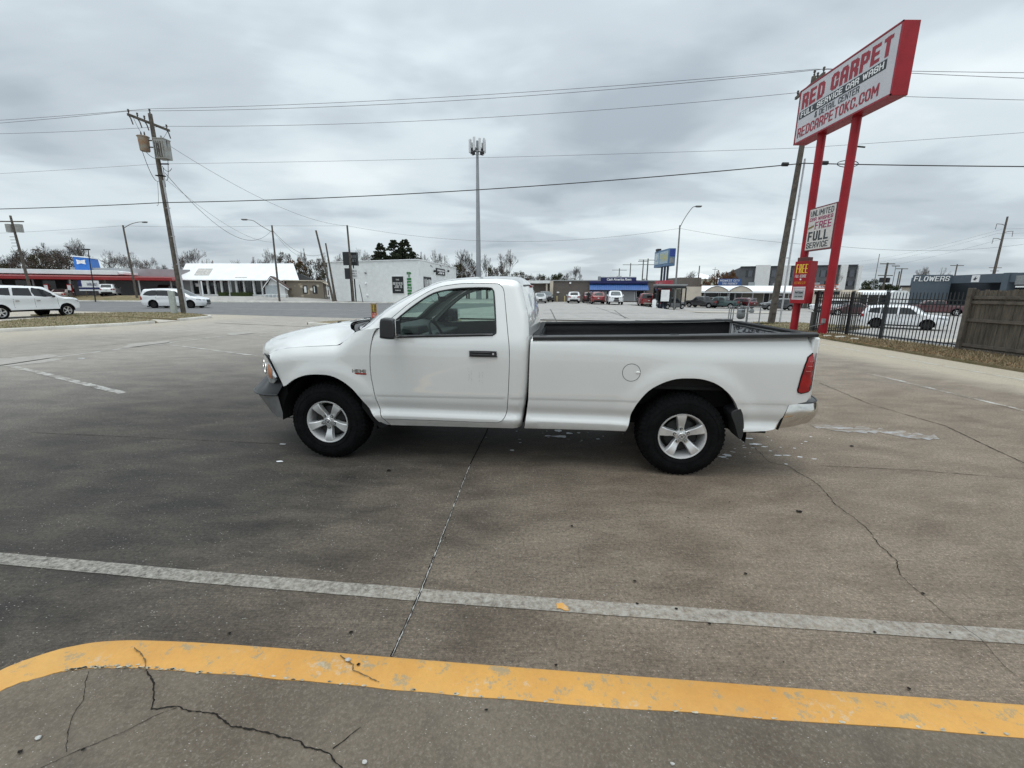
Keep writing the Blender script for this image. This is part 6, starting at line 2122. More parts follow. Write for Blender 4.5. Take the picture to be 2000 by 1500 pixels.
for px in (1088, 1103):
    x = F.p(px, 580, -1)[0]
    t_ = thing('bollard', 'pale yellow bollard at the brick wall, ' + ('left' if px < 1100 else 'right') + ' of the pair', 'bollard', tuple(F.A + F.d * x + F.n * -1.2), 0, 'bollards by the pawn shop')
    mb = MB(); mb.lathe([(0, .95), (.07, .93), (.09, .85), (.09, 0)], 10); obj('post', mb, M('bollard', (.5, .42, .2), .6), t_)
for x0_, x1_ in ((9.6, 10.6), (7.6, 8.9)):
    mb = MB(); mb.b2(x0_, x1_, 4, 6, H + .16, H + .9); obj('roof_unit', mb, BM['steel'], b)
# lower brick wing on the left
F = Fac(1026, 82, 1079, 80, 0.0)
b = F.thing('brick_wing', 'brown brick annexe with a pale canopy edge left of the pawn shop', 'building')
H = F.p(1050, 553)[1]
mb = MB(); mb.b2(0, F.L, 0, 10, 0, H); obj('wall', mb, BM['brown_brick'], b)
mb = MB(); mb.b2(-.2, F.L - .2, -1.2, 0, H - .05, H + .45); obj('canopy', mb, BM['white'], b)
mb = MB(); mb.b2(F.L - 1, F.L - .7, -1, -.7, 0, H); obj('post', mb, BM['cream'], b)
# ---- 6 agency strip building
zb = -.8
F = Fac(1368, 80, 1625, 72, zb)
b = F.thing('agency_building', 'long low white building with scalloped beige arches and a blue agency sign', 'building')
za = F.p(1450, 558)[1]; zb2 = F.p(1450, 569)[1]
mb = MB()
mb.add([(0, -2.2, zb2), (F.L, -2.2, zb2), (F.L, .5, za), (0, .5, za), (0, 12, za), (F.L, 12, za)], [(0, 1, 2, 3), (3, 2, 5, 4)])
mb.b2(0, F.L, -2.2, -2.0, zb2 - .28, zb2)
obj('roof', mb, BM['white_metal'], b, smooth=0)
mb = MB()
for p0, p1 in ((1378, 1423.5), (1424.5, 1470)):
    a = F.p(p0, 565, -2.2)[0]; c = F.p(p1, 565, -2.2)[0]
    mb.prism([(a + (c - a) * k / 16, zb2 - .05 + (F.p(1400, 558.5, -2.2)[1] - zb2) * math.sin(math.pi * k / 16) ** .8) for k in range(17)], -2.26, -2.0)
obj('arch', mb, BM['cream'], b, smooth=0)
mb = MB()
for p0, p1 in ((1378, 1423.5), (1424.5, 1470)):
    a = F.p(p0, 565, -2.2)[0]; c = F.p(p1, 565, -2.2)[0]
    mb.tube([(a + (c - a) * k / 16, -2.28, zb2 - .05 + (F.p(1400, 558.5, -2.2)[1] - zb2) * math.sin(math.pi * k / 16) ** .8) for k in range(17)], .05, 5)
obj('arch_trim', mb, BM['brown_roof'], b)
mb = MB(); mb.b2(.1, F.L, 0, 11.9, 0, zb2 + .3); obj('wall', mb, M('taupe_wall', (.20, .185, .16), .8), b)
mb = MB(); mb.b2(-4.6, 0, -2.2, 12, 0, za - .2); obj('end_wall', mb, BM['cream'], b)
for p0, p1, mt in ((1378, 1402, 'glass'), (1407, 1420, 'glass'), (1425, 1434, 'glass'), (1437, 1448, 'glass'), (1492, 1502, 'dark'), (1512, 1530, 'glass'), (1545, 1570, 'glass'), (1580, 1600, 'glass')):
    a = F.p(p0, 580)[0]; c = F.p(p1, 580)[0]
    mb = MB(); mb.b2(a, c, -.08, -.004, .3, zb2 - .25); w_ = obj('window', mb, BM[mt], b)
    mb = MB(); mb.b2(a - .08, a, -.1, -.004, .1, zb2 - .2); mb.b2(c, c + .08, -.1, -.004, .1, zb2 - .2); obj('frame', mb, BM['white_metal'], w_)
mb = MB()
for px in (1375, 1423, 1470, 1540): x = F.p(px, 580, -2)[0]; mb.box((x, -2.05, (zb2 - .28) / 2), (.12, .12, zb2 - .28))
obj('post', mb, BM['grey_metal'], b)
q, (a, c, d, e) = panel('roof_sign', F, 1403, 1447.5, 544.5, 557.5, BM['blue'], b, -2.0, .25)
mb = MB(); m_ = (d + e) / 2
text(mb, 'MIDWEST CITY', a + .25, c - .25, m_ + .07, e - .12, y=-2.01, bold=.035); text(mb, 'TAG AGENCY', a + .6, c - .55, d + .14, m_ - .07, y=-2.01, bold=.035)
obj('lettering', mb, BM['letter'], q, smooth=0)
for x0_, h_ in ((18, .6), (8, .7), (12, .5)):
    mb = MB(); mb.b2(x0_, x0_ + 1, 5, 6, za, za + h_); obj('roof_unit', mb, BM['steel'], b)
# ---- 7 grey and white hotel block
F = Fac(1412, 112, 1680, 100, -.8)
b = F.thing('hotel', 'three-storey dark grey hotel with white block towers behind the low agency building', 'hotel')
zl = F.p(1445, 522)[1]; zr = F.p(1500, 519)[1]
pL = [F.p(*q_)[0] for q_ in ((1413, 536), (1447, 523), (1474, 523), (1675, 523))]
zz = F.p(1413, 536)[1]
mb = MB(); mb.prism([(pL[0], 0), (pL[3], 0), (pL[3], zl), (pL[1], zl), (pL[0], zz)], 0, 16); obj('wall', mb, BM['hotel'], b, smooth=0)
for p0, p1, t_ in ((1474, 1502, 517.5), (1528, 1541, 519), (1638, 1651, 517), (1672, 1679, 519)):
    a = F.p(p0, 540)[0]; c = F.p(p1, 540)[0]
    mb = MB(); mb.b2(a, c, -1.2, 1, 0, F.p((p0 + p1) / 2, t_, -1.2)[1]); obj('stair_tower', mb, BM['hotel_white'], b)
mb = MB(); mb.b2(pL[1], pL[3], -.4, 16.2, zl, zl + .2); obj('roof', mb, BM['roof'], b)
for i, (p0, p1) in enumerate(((1456, 1471), (1503, 1515), (1517, 1527), (1543, 1556), (1560, 1574), (1580, 1594), (1600, 1610), (1612, 1623), (1653, 1670))):
    a = F.p(p0, 540)[0]; c = F.p(p1, 540)[0]
    for y0, y1 in ((528, 541), (549, 558)):
        if p0 == 1456 and y0 > 540: continue
        d = F.p(p0, y1)[1]; e = F.p(p0, y0)[1]
        mb = MB(); mb.b2(a, c, -.06, -.004, d, e); w_ = obj('window', mb, BM['glass'], b)
        mb = MB(); mb.b2((a + c) / 2 - .3, (a + c) / 2 + .6, -.09, -.064, d, e); obj('curtain', mb, M('curtain', (.12, .13, .15), .8) if 'curtain' not in bpy.data.materials else bpy.data.materials['curtain'], w_)
mb = MB(); mb.b2(pL[3] - 11, pL[3] - 8, 5, 8, zl + .2, zl + 1.1); obj('roof_unit', mb, BM['dark'], b)
# ---- taqueria seen between the pylon poles
F = Fac(1586, 66, 1642, 62, -.8)
b = F.thing('taqueria', 'cream restaurant front with a red lettered sign, seen between the two red pylon poles', 'restaurant')
a0, _, _, _ = rect(F, 1590, 1640, 560, 580)
mb = MB(); mb.b2(0, F.L, 0, 9, 0, F.p(1600, 566)[1]); mb.b2(F.L, F.L + .8, -.4, 9, 0, F.p(1620, 570)[1]); obj('wall', mb, BM['cream'], b)
mb = MB(); mb.b2(.3, F.L - .3, -.12, -.01, F.p(1600, 575)[1], F.p(1600, 569)[1]); obj('window', mb, BM['glass'], b)
q, (a, c, d, e) = panel('roof_sign', F, 1588, 1636, 557.5, 562.5, BM['letter'], b, -.2, .2)
mb = MB(); text(mb, 'LA TAPATIA', a + .2, c - .2, d + .05, e - .05, y=-.21, bold=.04); obj('lettering', mb, BM['red'], q, smooth=0)
mb = MB(); mb.b2(a, c, -.24, .02, e, e + .12); mb.b2(a, c, -.24, .02, d - .12, d); obj('sign_frame', mb, M('orange_band', (.55, .12, .04), .5), q)
# ---- flower shop
F = Fac(1774, 62, 1905, 59, -.8)
b = F.thing('flower_shop', 'slate blue flower shop behind the fences with white FLOWERS lettering', 'shop')
H = F.p(1800, 537)[1]
xa = F.p(1856, 560)[0]
Fr = Fac(1856, 60.2, 2060, 47, -.8)
e2 = Fr.d * Fr.L
mb = MB(); mb.prism([(0, 0), (xa, 0), (xa, 14), (9, 14)], 0, H, axis='z'); obj('wall', mb, BM['slate'], b, smooth=0)
mb = MB(); text(mb, 'FLOWERS', F.p(1785, 544)[0], F.p(1854, 544)[0], F.p(1785, 549.5)[1], F.p(1785, 539.5)[1], y=-.03, bold=.05, depth=.06, shear=.08); obj('lettering', mb, BM['letter'], b, smooth=0)
wing = part_empty('shop_front', b, (xa, 0, 0), Fr.rz - F.rz)
H2 = Fr.p(1940, 535)[1]; hb = Fr.p(1930, 552)[1]
mb = MB(); mb.b2(0, Fr.L, 0, 4.5, hb, H2); obj('fascia', mb, BM['slate'], wing)
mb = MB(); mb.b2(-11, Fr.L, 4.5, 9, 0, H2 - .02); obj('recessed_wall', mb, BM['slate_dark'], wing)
mb = MB(); x = Fr.p(1966, 545)[0]; mb.b2(x, x + .8, -.12, .7, 0, H2 + .05); x2 = Fr.p(1867, 560)[0]; obj('pier', mb, BM['slate'], wing)
a = Fr.p(1905, 543)[0]; c = Fr.p(1920, 543)[0]
mb = MB(); mb.b2(a, c, -.08, -.003, Fr.p(1912, 551)[1], Fr.p(1912, 537.5)[1]); q = obj('emblem_sign', mb, BM['letter'], wing)
mb = MB(); m_ = (a + c) / 2; mm = Fr.p(1912, 544)[1]
mb.prism([(m_ - .3, mm - .1), (m_, mm - .25), (m_ + .35, mm + .1), (m_ + .05, mm + .05), (m_ + .1, mm + .3)], -.10, -.084); obj('bird', mb, BM['slate_dark'], q)
a = Fr.p(1992, 548)[0]
mb = MB(); mb.b2(a, a + 2.6, -.12, -.003, Fr.p(1995, 556)[1], Fr.p(1995, 538)[1]); obj('notice_board', mb, BM['steel'], wing)
mb = MB(); mb.b2(a + .2, a + 2.4, -.15, -.124, Fr.p(1995, 561.5)[1], Fr.p(1995, 558.5)[1]); obj('notice_strip', mb, BM['letter'], wing)
# small cream hut left of it
Fh = Fac(1757, 66, 1776, 65, -.8)
b = Fh.thing('kiosk', 'small cream hut with a black roof edge beside the flower shop', 'kiosk')
mb = MB(); mb.b2(0, Fh.L, 0, 3, 0, Fh.p(1765, 561)[1]); obj('wall', mb, BM['cream'], b)
mb = MB(); mb.b2(-.2, Fh.L + .1, -.2, 3.2, Fh.p(1765, 561)[1], Fh.p(1765, 557.5)[1]); obj('roof', mb, BM['dark'], b)
# white trailer behind the iron fence
F = Fac(1632, 66, 1738, 58, -.8)
b = F.thing('trailer', 'long white trailer with a rounded roof behind the iron fence', 'trailer')
H = F.p(1690, 567.5)[1]
mb = MB()
pr = [(0, .7), (3.0, .7), (3.0, H - .5), (2.8, H - .15), (2.3, H), (.7, H), (.2, H - .15), (0, H - .5)]
mb.prism(pr, 0, F.L, axis='x'); obj('body', mb, BM['white_metal'], b, smooth=50)
for k in range(5):
    mb = MB(); mb.b2(.5 + k * F.L / 5.3, .5 + k * F.L / 5.3 + F.L / 5.7, -.03, -.003, .9, 2.3); obj('window', mb, BM['glass'], b)
for x in (2, F.L * .6, F.L * .6 + 1.2):
    mb = MB(); mb.lathe([(0, .0), (.45, .0), (.45, .25), (0, .25)], 16, axis='y', c=(x, 0, .45)); obj('wheel', mb, MT['tyre'], b)
# pale far gabled hall and a low dark house far behind
F = Fac(1362, 150, 1398, 150, -.8)
b = F.thing('far_hall', 'pale cream hall with a hipped roof far behind the agency building', 'hall')
mb = MB(); mb.b2(0, F.L, 0, 12, 0, F.p(1380, 545)[1]); obj('wall', mb, M('far_cream', (.55, .55, .45), .9), b)
mb = MB(); zz0 = F.p(1380, 545)[1]; zz1 = F.p(1380, 531)[1]; L_ = F.L
mb.add([(-1, -1, zz0), (L_ + 1, -1, zz0), (L_ + 1, 13, zz0), (-1, 13, zz0), (L_ * .3, 6, zz1)], [(0, 1, 4), (1, 2, 4), (2, 3, 4), (3, 0, 4)]); obj('roof', mb, BM['white'], b, smooth=0)
F = Fac(1325, 110, 1366, 110, -.3)
b = F.thing('far_house', 'low dark brown building above the beige wall, left of the pale hall', 'building')
mb = MB(); mb.b2(0, F.L, 0, 10, 0, F.p(1345, 542)[1]); obj('wall', mb, BM['brown_brick'], b)
# ---- bus shelter
F = Fac(1279, 55.5, 1334, 55.0, -.02)
b = F.thing('bus_shelter', 'black framed bus shelter with glass sides and a pale roof edge at the far kerb', 'bus shelter')
H = F.p(1305, 557)[1]
mb = MB(); mb.b2(0, F.L, -1.2, 1.2, H - .12, H); mb.b2(-.1, F.L + .1, -1.3, 1.3, H, H + .1); obj('roof', mb, BM['grey_metal'], b)
mb = MB(); mb.b2(0, F.L, -1.15, 1.15, H - .4, H - .125); obj('fascia', mb, BM['black'], b)
for x in (0, F.L * .5, F.L):
    for y in (-1.1, 1.1):
        mb = MB(); mb.box((x, y, (H - .3) / 2), (.14, .14, H - .3)); obj('post', mb, BM['black'], b)
shg = glass_mat('shelter_glass', (.42, .44, .44))
mb = MB(); mb.b2(.1, F.L - .1, 1.08, 1.10, .35, H - .45); obj('back_glass', mb, shg, b)
mb = MB(); mb.b2(.02, .04, -1, 1, .35, H - .45); obj('side_glass', mb, shg, b)
mb = MB(); mb.b2(.5, 1.5, -1.2, -1.14, .6, 2.0); obj('timetable', mb, BM['white'], b)
mb = MB(); mb.b2(1.0, F.L - .6, .4, .9, .45, .52); mb.b2(1.2, 1.3, .5, .8, 0, .45); mb.b2(F.L - .9, F.L - .8, .5, .8, 0, .45); obj('bench', mb, BM['dark'], b)
# litter bin left of it
x_, y_ = at(1279, 54.6)
t_ = thing('litter_bin', 'pale litter bin at the left end of the bus shelter', 'bin', (x_, y_, T(x_, y_)))
mb = MB(); mb.lathe([(0, 1.0), (.25, .98), (.30, .9), (.28, 0)], 14); obj('body', mb, BM['white'], t_)
mb = MB(); mb.lathe([(0, 1.12), (.2, 1.08), (.27, 1.0)], 14); obj('lid', mb, BM['grey_metal'], t_)
# person in black by the maroon car
def person(px, Y, label):
    x, y = at(px, Y)
    t_ = thing('person', label, 'person', (x, y, T(x, y)), R(180))
    me = bpy.data.meshes.new('body')
    P = [(0, 0, .95), (0, 0, 1.20), (0, 0, 1.42), (0, 0, 1.52), (0, .01, 1.64), (0, 0, 1.74), (.20, 0, 1.42), (.27, .02, 1.15), (.24, .12, .95), (-.20, 0, 1.42), (-.27, .02, 1.15), (-.22, .10, 1.05), (.10, 0, .88), (.13, .03, .48), (.14, -.02, .08), (.14, .12, .03), (-.10, 0, .88), (-.12, -.03, .48), (-.13, -.05, .08), (-.13, .10, .03)]
    E = [(0, 1), (1, 2), (2, 3), (3, 4), (4, 5), (2, 6), (6, 7), (7, 8), (2, 9), (9, 10), (10, 11), (0, 12), (12, 13), (13, 14), (14, 15), (0, 16), (16, 17), (17, 18), (18, 19)]
    Rr = [.16, .15, .17, .065, .10, .085, .075, .055, .04, .075, .055, .04, .10, .07, .05, .045, .10, .07, .05, .045]
    me.from_pydata([tuple(p) for p in P], E, [])
    me.materials.append(M('dark_clothes', (.012, .012, .014), .9))
    o = link('body', me, t_)
    m_ = o.modifiers.new('skin', 'SKIN')
    for v_, r_ in zip(me.skin_vertices[0].data if me.skin_vertices else [], Rr): v_.radius = (r_, r_ * .8)
    s_ = o.modifiers.new('sub', 'SUBSURF'); s_.levels = 1; s_.render_levels = 1
    if not me.skin_vertices:
        bm = __import__('bmesh').new(); bm.from_mesh(me); ly = bm.verts.layers.skin.verify()
        for v_, r_ in zip(bm.verts, Rr): v_[ly].radius = (r_, r_ * .8); v_[ly].use_root = v_.index == 0
        bm.to_mesh(me); bm.free()
    mb = MB(); mb.ico((0, .02, 1.66), .088, sq=(.85, .95, 1.2)); obj('head', mb, M('skin', (.35, .22, .16), .6), t_, smooth=60)
    mb = MB(); mb.ico((0, -.01, 1.70), .098, sq=(.9, .95, 1.0)); obj('hair', mb, MT['under'], t_, smooth=60)
    return t_
person(1149, 60.5, 'person in black clothes standing between the maroon and the red car')
# ================================================================ car wash pylon
PR = M('pylon_red', (.33, .012, .020), .45, var=.12, vscale=1.5, spec=.3)
PF = M('sign_face', (.56, .56, .59), .55, var=.06, vscale=1)
PRD = M('sign_red_letter', (.30, .012, .030), .5, var=.08)
PBK = M('sign_black_letter', (.020, .026, .034), .5, var=.1)
def pylon():
    t = thing('pylon_sign', 'tall red and white car wash pylon sign on two red poles at the right', 'sign', (12.9, 18.65, 0))
    yR, yL = 17.75 - 18.65, 19.6 - 18.65
    zb, zt = 8.21, 10.39
    for y, zb0 in ((yR, 0), (yL, 0)):
        mb = MB(); mb.tube([(0, y, zb0 - .1), (0, y, zb + .1)], .155, 20)
        p_ = obj('pole', mb, PR, t, smooth=60)
        mb = MB(); mb.box((0, y, .02), (.6, .6, .06)); obj('base_plate', mb, BM['steel'], p_, bevel=.01)
    y0, y1 = 15.95 - 18.65, 21.0 - 18.65
    mb = MB(); mb.b2(-.29, .26, y0, y1, zb, zt)
    bx = obj('sign_box', mb, PR, t, bevel=.012)
    # face towards the lot (-x): build it facing -y, then turn it
    face = part_empty('sign_face', t, (-.295, y1, 0), R(-90))
    L = y1 - y0
    mb = MB(); mb.b2(.07, L - .07, 0, .004, zb + .07, zt - .07)
    obj('panel', mb, PF, face)
    def fz(v): return zb + (zt - zb) * v
    mb = MB()
    text(mb, 'RED CARPET', .22, L - .28, fz(.615), fz(.905), y=-.001, bold=0.14, depth=.006)
    obj('headline_lettering', mb, PRD, face, smooth=0)
    mb = MB(); text(mb, 'REDCARPETOKC.COM', .18, L * .885, fz(.10), fz(.285), y=-.001, bold=0.085, depth=.006)
    obj('web_address', mb, PRD, face, smooth=0)
    mb = MB(); mb.b2(.14, L - .42, -.004, -.001, fz(.445), fz(.585)); obj('black_band', mb, PBK, face)
    mb = MB(); text(mb, 'FULL SERVICE CAR WASH', .26, L - .52, fz(.465), fz(.567), y=-.0055, bold=0.06, depth=.006); obj('white_lettering', mb, BM['letter'], face, smooth=0)
    mb = MB(); text(mb, '& DETAIL CENTER', L * .235, L * .70, fz(.318), fz(.425), y=-.001, bold=0.050, depth=.006); obj('black_lettering', mb, PBK, face, smooth=0)
    mb = MB()
    for y in (y0 + .02,): mb.b2(-.31, -.285, y0, y1, zb, zb + .05); mb.b2(-.31, -.285, y0, y1, zt - .05, zt); mb.b2(-.31, -.285, y0, y0 + .05, zb, zt); mb.b2(-.31, -.285, y1 - .05, y1, zb, zt)
    obj('retainer_frame', mb, PRD, t)
    mb = MB(); mb.tube([(.12, yR, 7.2), (.55, yR + .1, 7.2)], .03, 6); obj('bracket', mb, BM['dark'], t)
    # middle sign between the poles
    za, zc = 3.50, 5.26
    mb = MB(); mb.b2(-.10, .10, yR + .14, yL - .10, za, zc)
    m2 = obj('middle_sign', mb, M('middle_frame', (.16, .02, .03), .5), t, bevel=.006)
    f2 = part_empty('middle_face', t, (-.105, yL - .10, 0), R(-90))
    L2 = yL - yR - .24
    mb = MB(); mb.b2(.03, L2 - .06, 0, .004, za + .05, zc - .05); obj('panel', mb, M('cream_face', (.66, .63, .60), .6), f2)
    g = lambda v: za + (zc - za) * v
    mb = MB()
    text(mb, 'UNLIMITED', .10, L2 - .16, g(.80), g(.935), y=-.001, bold=0.058, depth=.004)
    obj('black_lettering', mb, PBK, f2, smooth=0)
    mb = MB(); text(mb, 'FULL', .12, L2 - .26, g(.225), g(.455), y=-.001, bold=0.11, depth=.004)
    obj('black_lettering', mb, PBK, f2, smooth=0)
    mb = MB(); text(mb, 'SERVICE', .10, L2 - .22, g(.06), g(.20), y=-.001, bold=0.058, depth=.004)
    obj('black_lettering', mb, PBK, f2, smooth=0)
    mb = MB()
    text(mb, 'CAR WASHES', .10, L2 - .16, g(.69), g(.775), y=-.001, bold=0.048, depth=.004)
    obj('red_lettering', mb, M('middle_red', (.32, .01, .10), .5), f2, smooth=0)
    mb = MB(); text(mb, 'FREE', L2 * .29, L2 - .18, g(.49), g(.665), y=-.001, bold=0.063, depth=.004)
    obj('red_lettering', mb, bpy.data.materials['middle_red'], f2, smooth=0)
    mb = MB(); mb.add([(.06, -.004, g(.515)), (L2 * .25, -.004, g(.555)), (L2 * .25, -.004, g(.60)), (.06, -.004, g(.56))], [(0, 1, 2, 3)]); obj('gold_tag', mb, M('olive_tag', (.22, .15, .03), .6), f2, smooth=0)
    # lower red box
    A = (12.52 - 12.9, 19.55 - 18.65)
    dx, dy = .37, -.93
    rz = math.atan2(dy, dx)
    f3 = part_empty('lower_box', t, (A[0], A[1], 0), rz)
    za, zc = 1.28, 3.085
    Lb = .70
    mb = MB(); mb.b2(0, Lb, 0, .44, za, zc); obj('box', mb, PR, f3, bevel=.012)
    g = lambda v: za + (zc - za) * v
    mb = MB(); text(mb, 'FREE', .09, Lb - .10, g(.72), g(.93), y=-.003, bold=0.11, depth=.004); obj('yellow_lettering', mb, BM['gold'], f3, smooth=0)
    mb = MB(); text(mb, 'FULL-SERVICE', .08, Lb - .12, g(.615), g(.685), y=-.003, bold=0.048, depth=.004); mb.b2(Lb * .44, Lb * .54, -.006, -.003, g(.555), g(.59)); obj('pink_lettering', mb, BM['letter'], f3, smooth=0)
    mb = MB(); text(mb, 'WITH WASH CLUB', .09, Lb - .12, g(.46), g(.525), y=-.003, bold=0.043, depth=.004); obj('orange_lettering', mb, M('orange_letters', (.72, .28, .03), .5), f3, smooth=0)
    mb = MB(); mb.b2(.06, Lb - .08, -.006, -.003, g(.09), g(.40)); q = obj('notice', mb, M('pale_pink', (.66, .58, .62), .6), f3)
    mb = MB(); mb.b2(.15, Lb - .12, -.009, -.0065, g(.12), g(.31)); mb.b2(.12, .135, -.010, -.0065, g(.10), g(.36)); mb.b2(.09, Lb - .10, -.010, -.0065, g(.345), g(.36)); obj('notice_lines', mb, BM['grey_metal'], q)
    mb = MB(); text(mb, 'Red Carpet', .19, Lb - .16, g(.225), g(.29), y=-.010, bold=0.038, depth=.003); text(mb, 'car wash', .19, Lb - .16, g(.155), g(.185), y=-.010, bold=0.038, depth=.003); obj('lettering', mb, PBK, q, smooth=0)
    mb = MB(); mb.b2(.02, .5, .08, .38, zc, zc + .17); obj('junction_box', mb, M('box_brown', (.12, .03, .03), .6), f3, bevel=.01)
    # cable and small box on the right pole
    mb = MB(); mb.box((-.12, yR - .12, .62), (.10, .12, .18)); mb.tube([(-.12, yR - .12, .5), (-.2, yR + .3, .38), (-.05, yR + .7, .30), (.1, yR + 1.0, .0)], .02, 6); obj('cable_box', mb, BM['steel'], t)
    return t
pylon()

# ================================================================ utility poles and wires
WOODP = M('pole_wood', (.125, .108, .090), .9, var=.3, vscale=5, bumpy=.6, col2=(.055, .045, .038))
INS = M('insulator', (.06, .05, .045), .4)
STEEL = BM['steel']
def tilted(base, top, n=8):
    b_, t_ = Vector(base), Vector(top)
    return [b_ + (t_ - b_) * (i / n) for i in range(n + 1)]
LB, LT = Vector((-23.05, 30.2, 0.08)), Vector((-23.24, 30.2, 12.67))
RB, RT = Vector((14.72, 24.4, 0.05)), Vector((15.22, 24.4, 12.45))
wd = (RT - LT); wd.z = 0; wd.normalize()
wn = Vector((-wd.y, wd.x, 0))
# left pole with two transformers
t = thing('utility_pole', 'leaning wooden utility pole on the left verge with two grey transformers', 'utility pole', tuple(LB))
QL = LT - LB
mb = MB(); mb.tube(tilted((0, 0, -.2), QL), [.19 - .075 * i / 8 for i in range(9)], 14); pole = obj('pole', mb, WOODP, t, smooth=50)
def onL(z): return QL * (z - LB.z) / QL.z
mb = MB()
c = onL(12.15)
a_, b__ = c - wn * 1.35, c + wn * 1.35
mb.box(tuple((a_ + b__) / 2 - wd * .15), (2.75, .11, .13), rz=math.atan2(wn.y, wn.x)); obj('crossarm', mb, WOODP, t)
for k, s_ in enumerate((-1.3, -.75, -.3, 1.2)):
    p_ = c + wn * s_ - wd * .15
    mb = MB(); mb.lathe([(0, .26), (.045, .25), (.06, .2), (.035, .16), (.06, .12), (.03, .07), (.02, .0)], 10, c=tuple(p_ + Vector((0, 0, .06)))); obj('insulator', mb, INS, t)
    mb = MB(); mb.tube([tuple(p_ - Vector((0, 0, .06))), tuple(p_ + Vector((.06, .03, -.2))), tuple(p_ + Vector((.12, .05, -.52)))], .035, 6); obj('fuse_cutout', mb, INS, t)
mb = MB(); p_ = QL + Vector((0, 0, .0)); mb.lathe([(0, .3), (.05, .28), (.06, .2), (.03, .14), (.05, .1), (.02, 0)], 10, c=tuple(p_)); obj('insulator', mb, INS, t)
TG = M('transformer_grey', (.34, .35, .34), .5, var=.2, vscale=3, col2=(.22, .20, .17))
TRU = M('transformer_rusty', (.30, .29, .25), .6, var=.2, vscale=3, col2=(.28, .13, .05))
# a round one to the left, a big finned one to the right
mb = MB(); cc = onL(10.85) + Vector((-.62, -.12, 0)); mb.lathe([(0, .47), (.33, .47), (.35, .43), (.30, .40), (.27, -.38), (.24, -.42), (0, -.42)], 22, c=tuple(cc)); o = obj('transformer', mb, TRU, t, smooth=40)
mb = MB()
for dx_ in (-.1, .12): mb.lathe([(.0, .75), (.025, .74), (.045, .60), (.03, .47)], 8, c=(cc.x + dx_, cc.y, cc.z)); 
obj('bushing', mb, INS, o)
mb = MB(); mb.tube([tuple(cc + Vector((.2, .05, .25))), tuple(onL(11.1))], .04, 6); mb.tube([tuple(cc + Vector((.2, .05, -.15))), tuple(onL(10.7))], .04, 6); obj('hanger', mb, INS, o)
mb = MB(); cc = onL(10.55) + Vector((.48, -.05, .0))
mb.box(tuple(cc), (.66, .6, 1.15)); 
for k in range(5): mb.box((cc.x - .26 + k * .13, cc.y - .36, cc.z - .03), (.035, .14, .95))
o = obj('transformer', mb, TG, t, bevel=.02)
mb = MB(); mb.b2(cc.x - .35, cc.x + .35, cc.y - .32, cc.y + .32, cc.z + .575, cc.z + .63); mb.lathe([(0, .85), (.05, .83), (.05, .62)], 8, c=tuple(cc)); obj('lid', mb, TG, o)
mb = MB(); mb.b2(cc.x - .05, cc.x + .06, cc.y - .435, cc.y - .43, cc.z - .25, cc.z + .0); mb.b2(cc.x - .07, cc.x + .08, cc.y - .435, cc.y - .43, cc.z + .12, cc.z + .28); obj('mark', mb, INS, o)
# loops of wire
mb = MB()
def loop(mb, a, b, sag, r_=.016, n=12):
    a, b = Vector(a), Vector(b)
    mb.tube([a + (b - a) * (i / n) + Vector((0, 0, -sag * 4 * (i / n) * (1 - i / n))) for i in range(n + 1)], r_, 5)
loop(mb, onL(10.85) + Vector((-.95, -.12, .35)), onL(8.9), 1.1); loop(mb, onL(10.4) + Vector((-.6, -.1, 0)), onL(10.05), .12); loop(mb, onL(10.9) + Vector((.85, -.1, .2)), onL(8.75) + Vector((.3, 0, 0)), .75)
loop(mb, onL(9.6) + Vector((.2, 0, 0)), onL(9.35) + Vector((.8, 0, .1)), .25); loop(mb, onL(9.5) + Vector((.25, 0, .0)), onL(8.3) + Vector((.2, 0, 0)), .1); loop(mb, onL(12.1) + wn * -1.2, onL(11.55) + Vector((-.7, -.1, 0)), .1, .01); loop(mb, onL(12.1) + wn * 1.1, onL(11.2) + Vector((.45, 0, 0)), .1, .01)
loop(mb, onL(8.6) + Vector((-.2, -.1, 0)), onL(7.2) + Vector((-.6, 0, 0)), .5, .010)
mb.box(tuple(onL(9.72) + Vector((.35, 0, 0))), (.6, .1, .06)); mb.box(tuple(onL(9.0)), (.5, .3, .05))
obj('jumper_wire', mb, MT['under'], t)
# conduit down the right side, utility cabinet on the left foot
mb = MB(); mb.tube([tuple(onL(8.7) + Vector((.19, -.1, 0))), tuple(onL(5) + Vector((.26, -.12, 0))), (.36, -.2, 0)], .055, 8)
for z in (1.8, 3.4, 5.2, 7.0): mb.box(tuple(onL(z) + Vector((.16, -.08, 0))), (.30, .1, .04))
obj('conduit', mb, M('pvc_conduit', (.42, .43, .45), .5), t)
mb = MB(); mb.box((-.34, -.45, .75), (.36, .20, 1.55)); obj('cable_cover', mb, M('pale_cover', (.42, .45, .42), .6), t, bevel=.02)
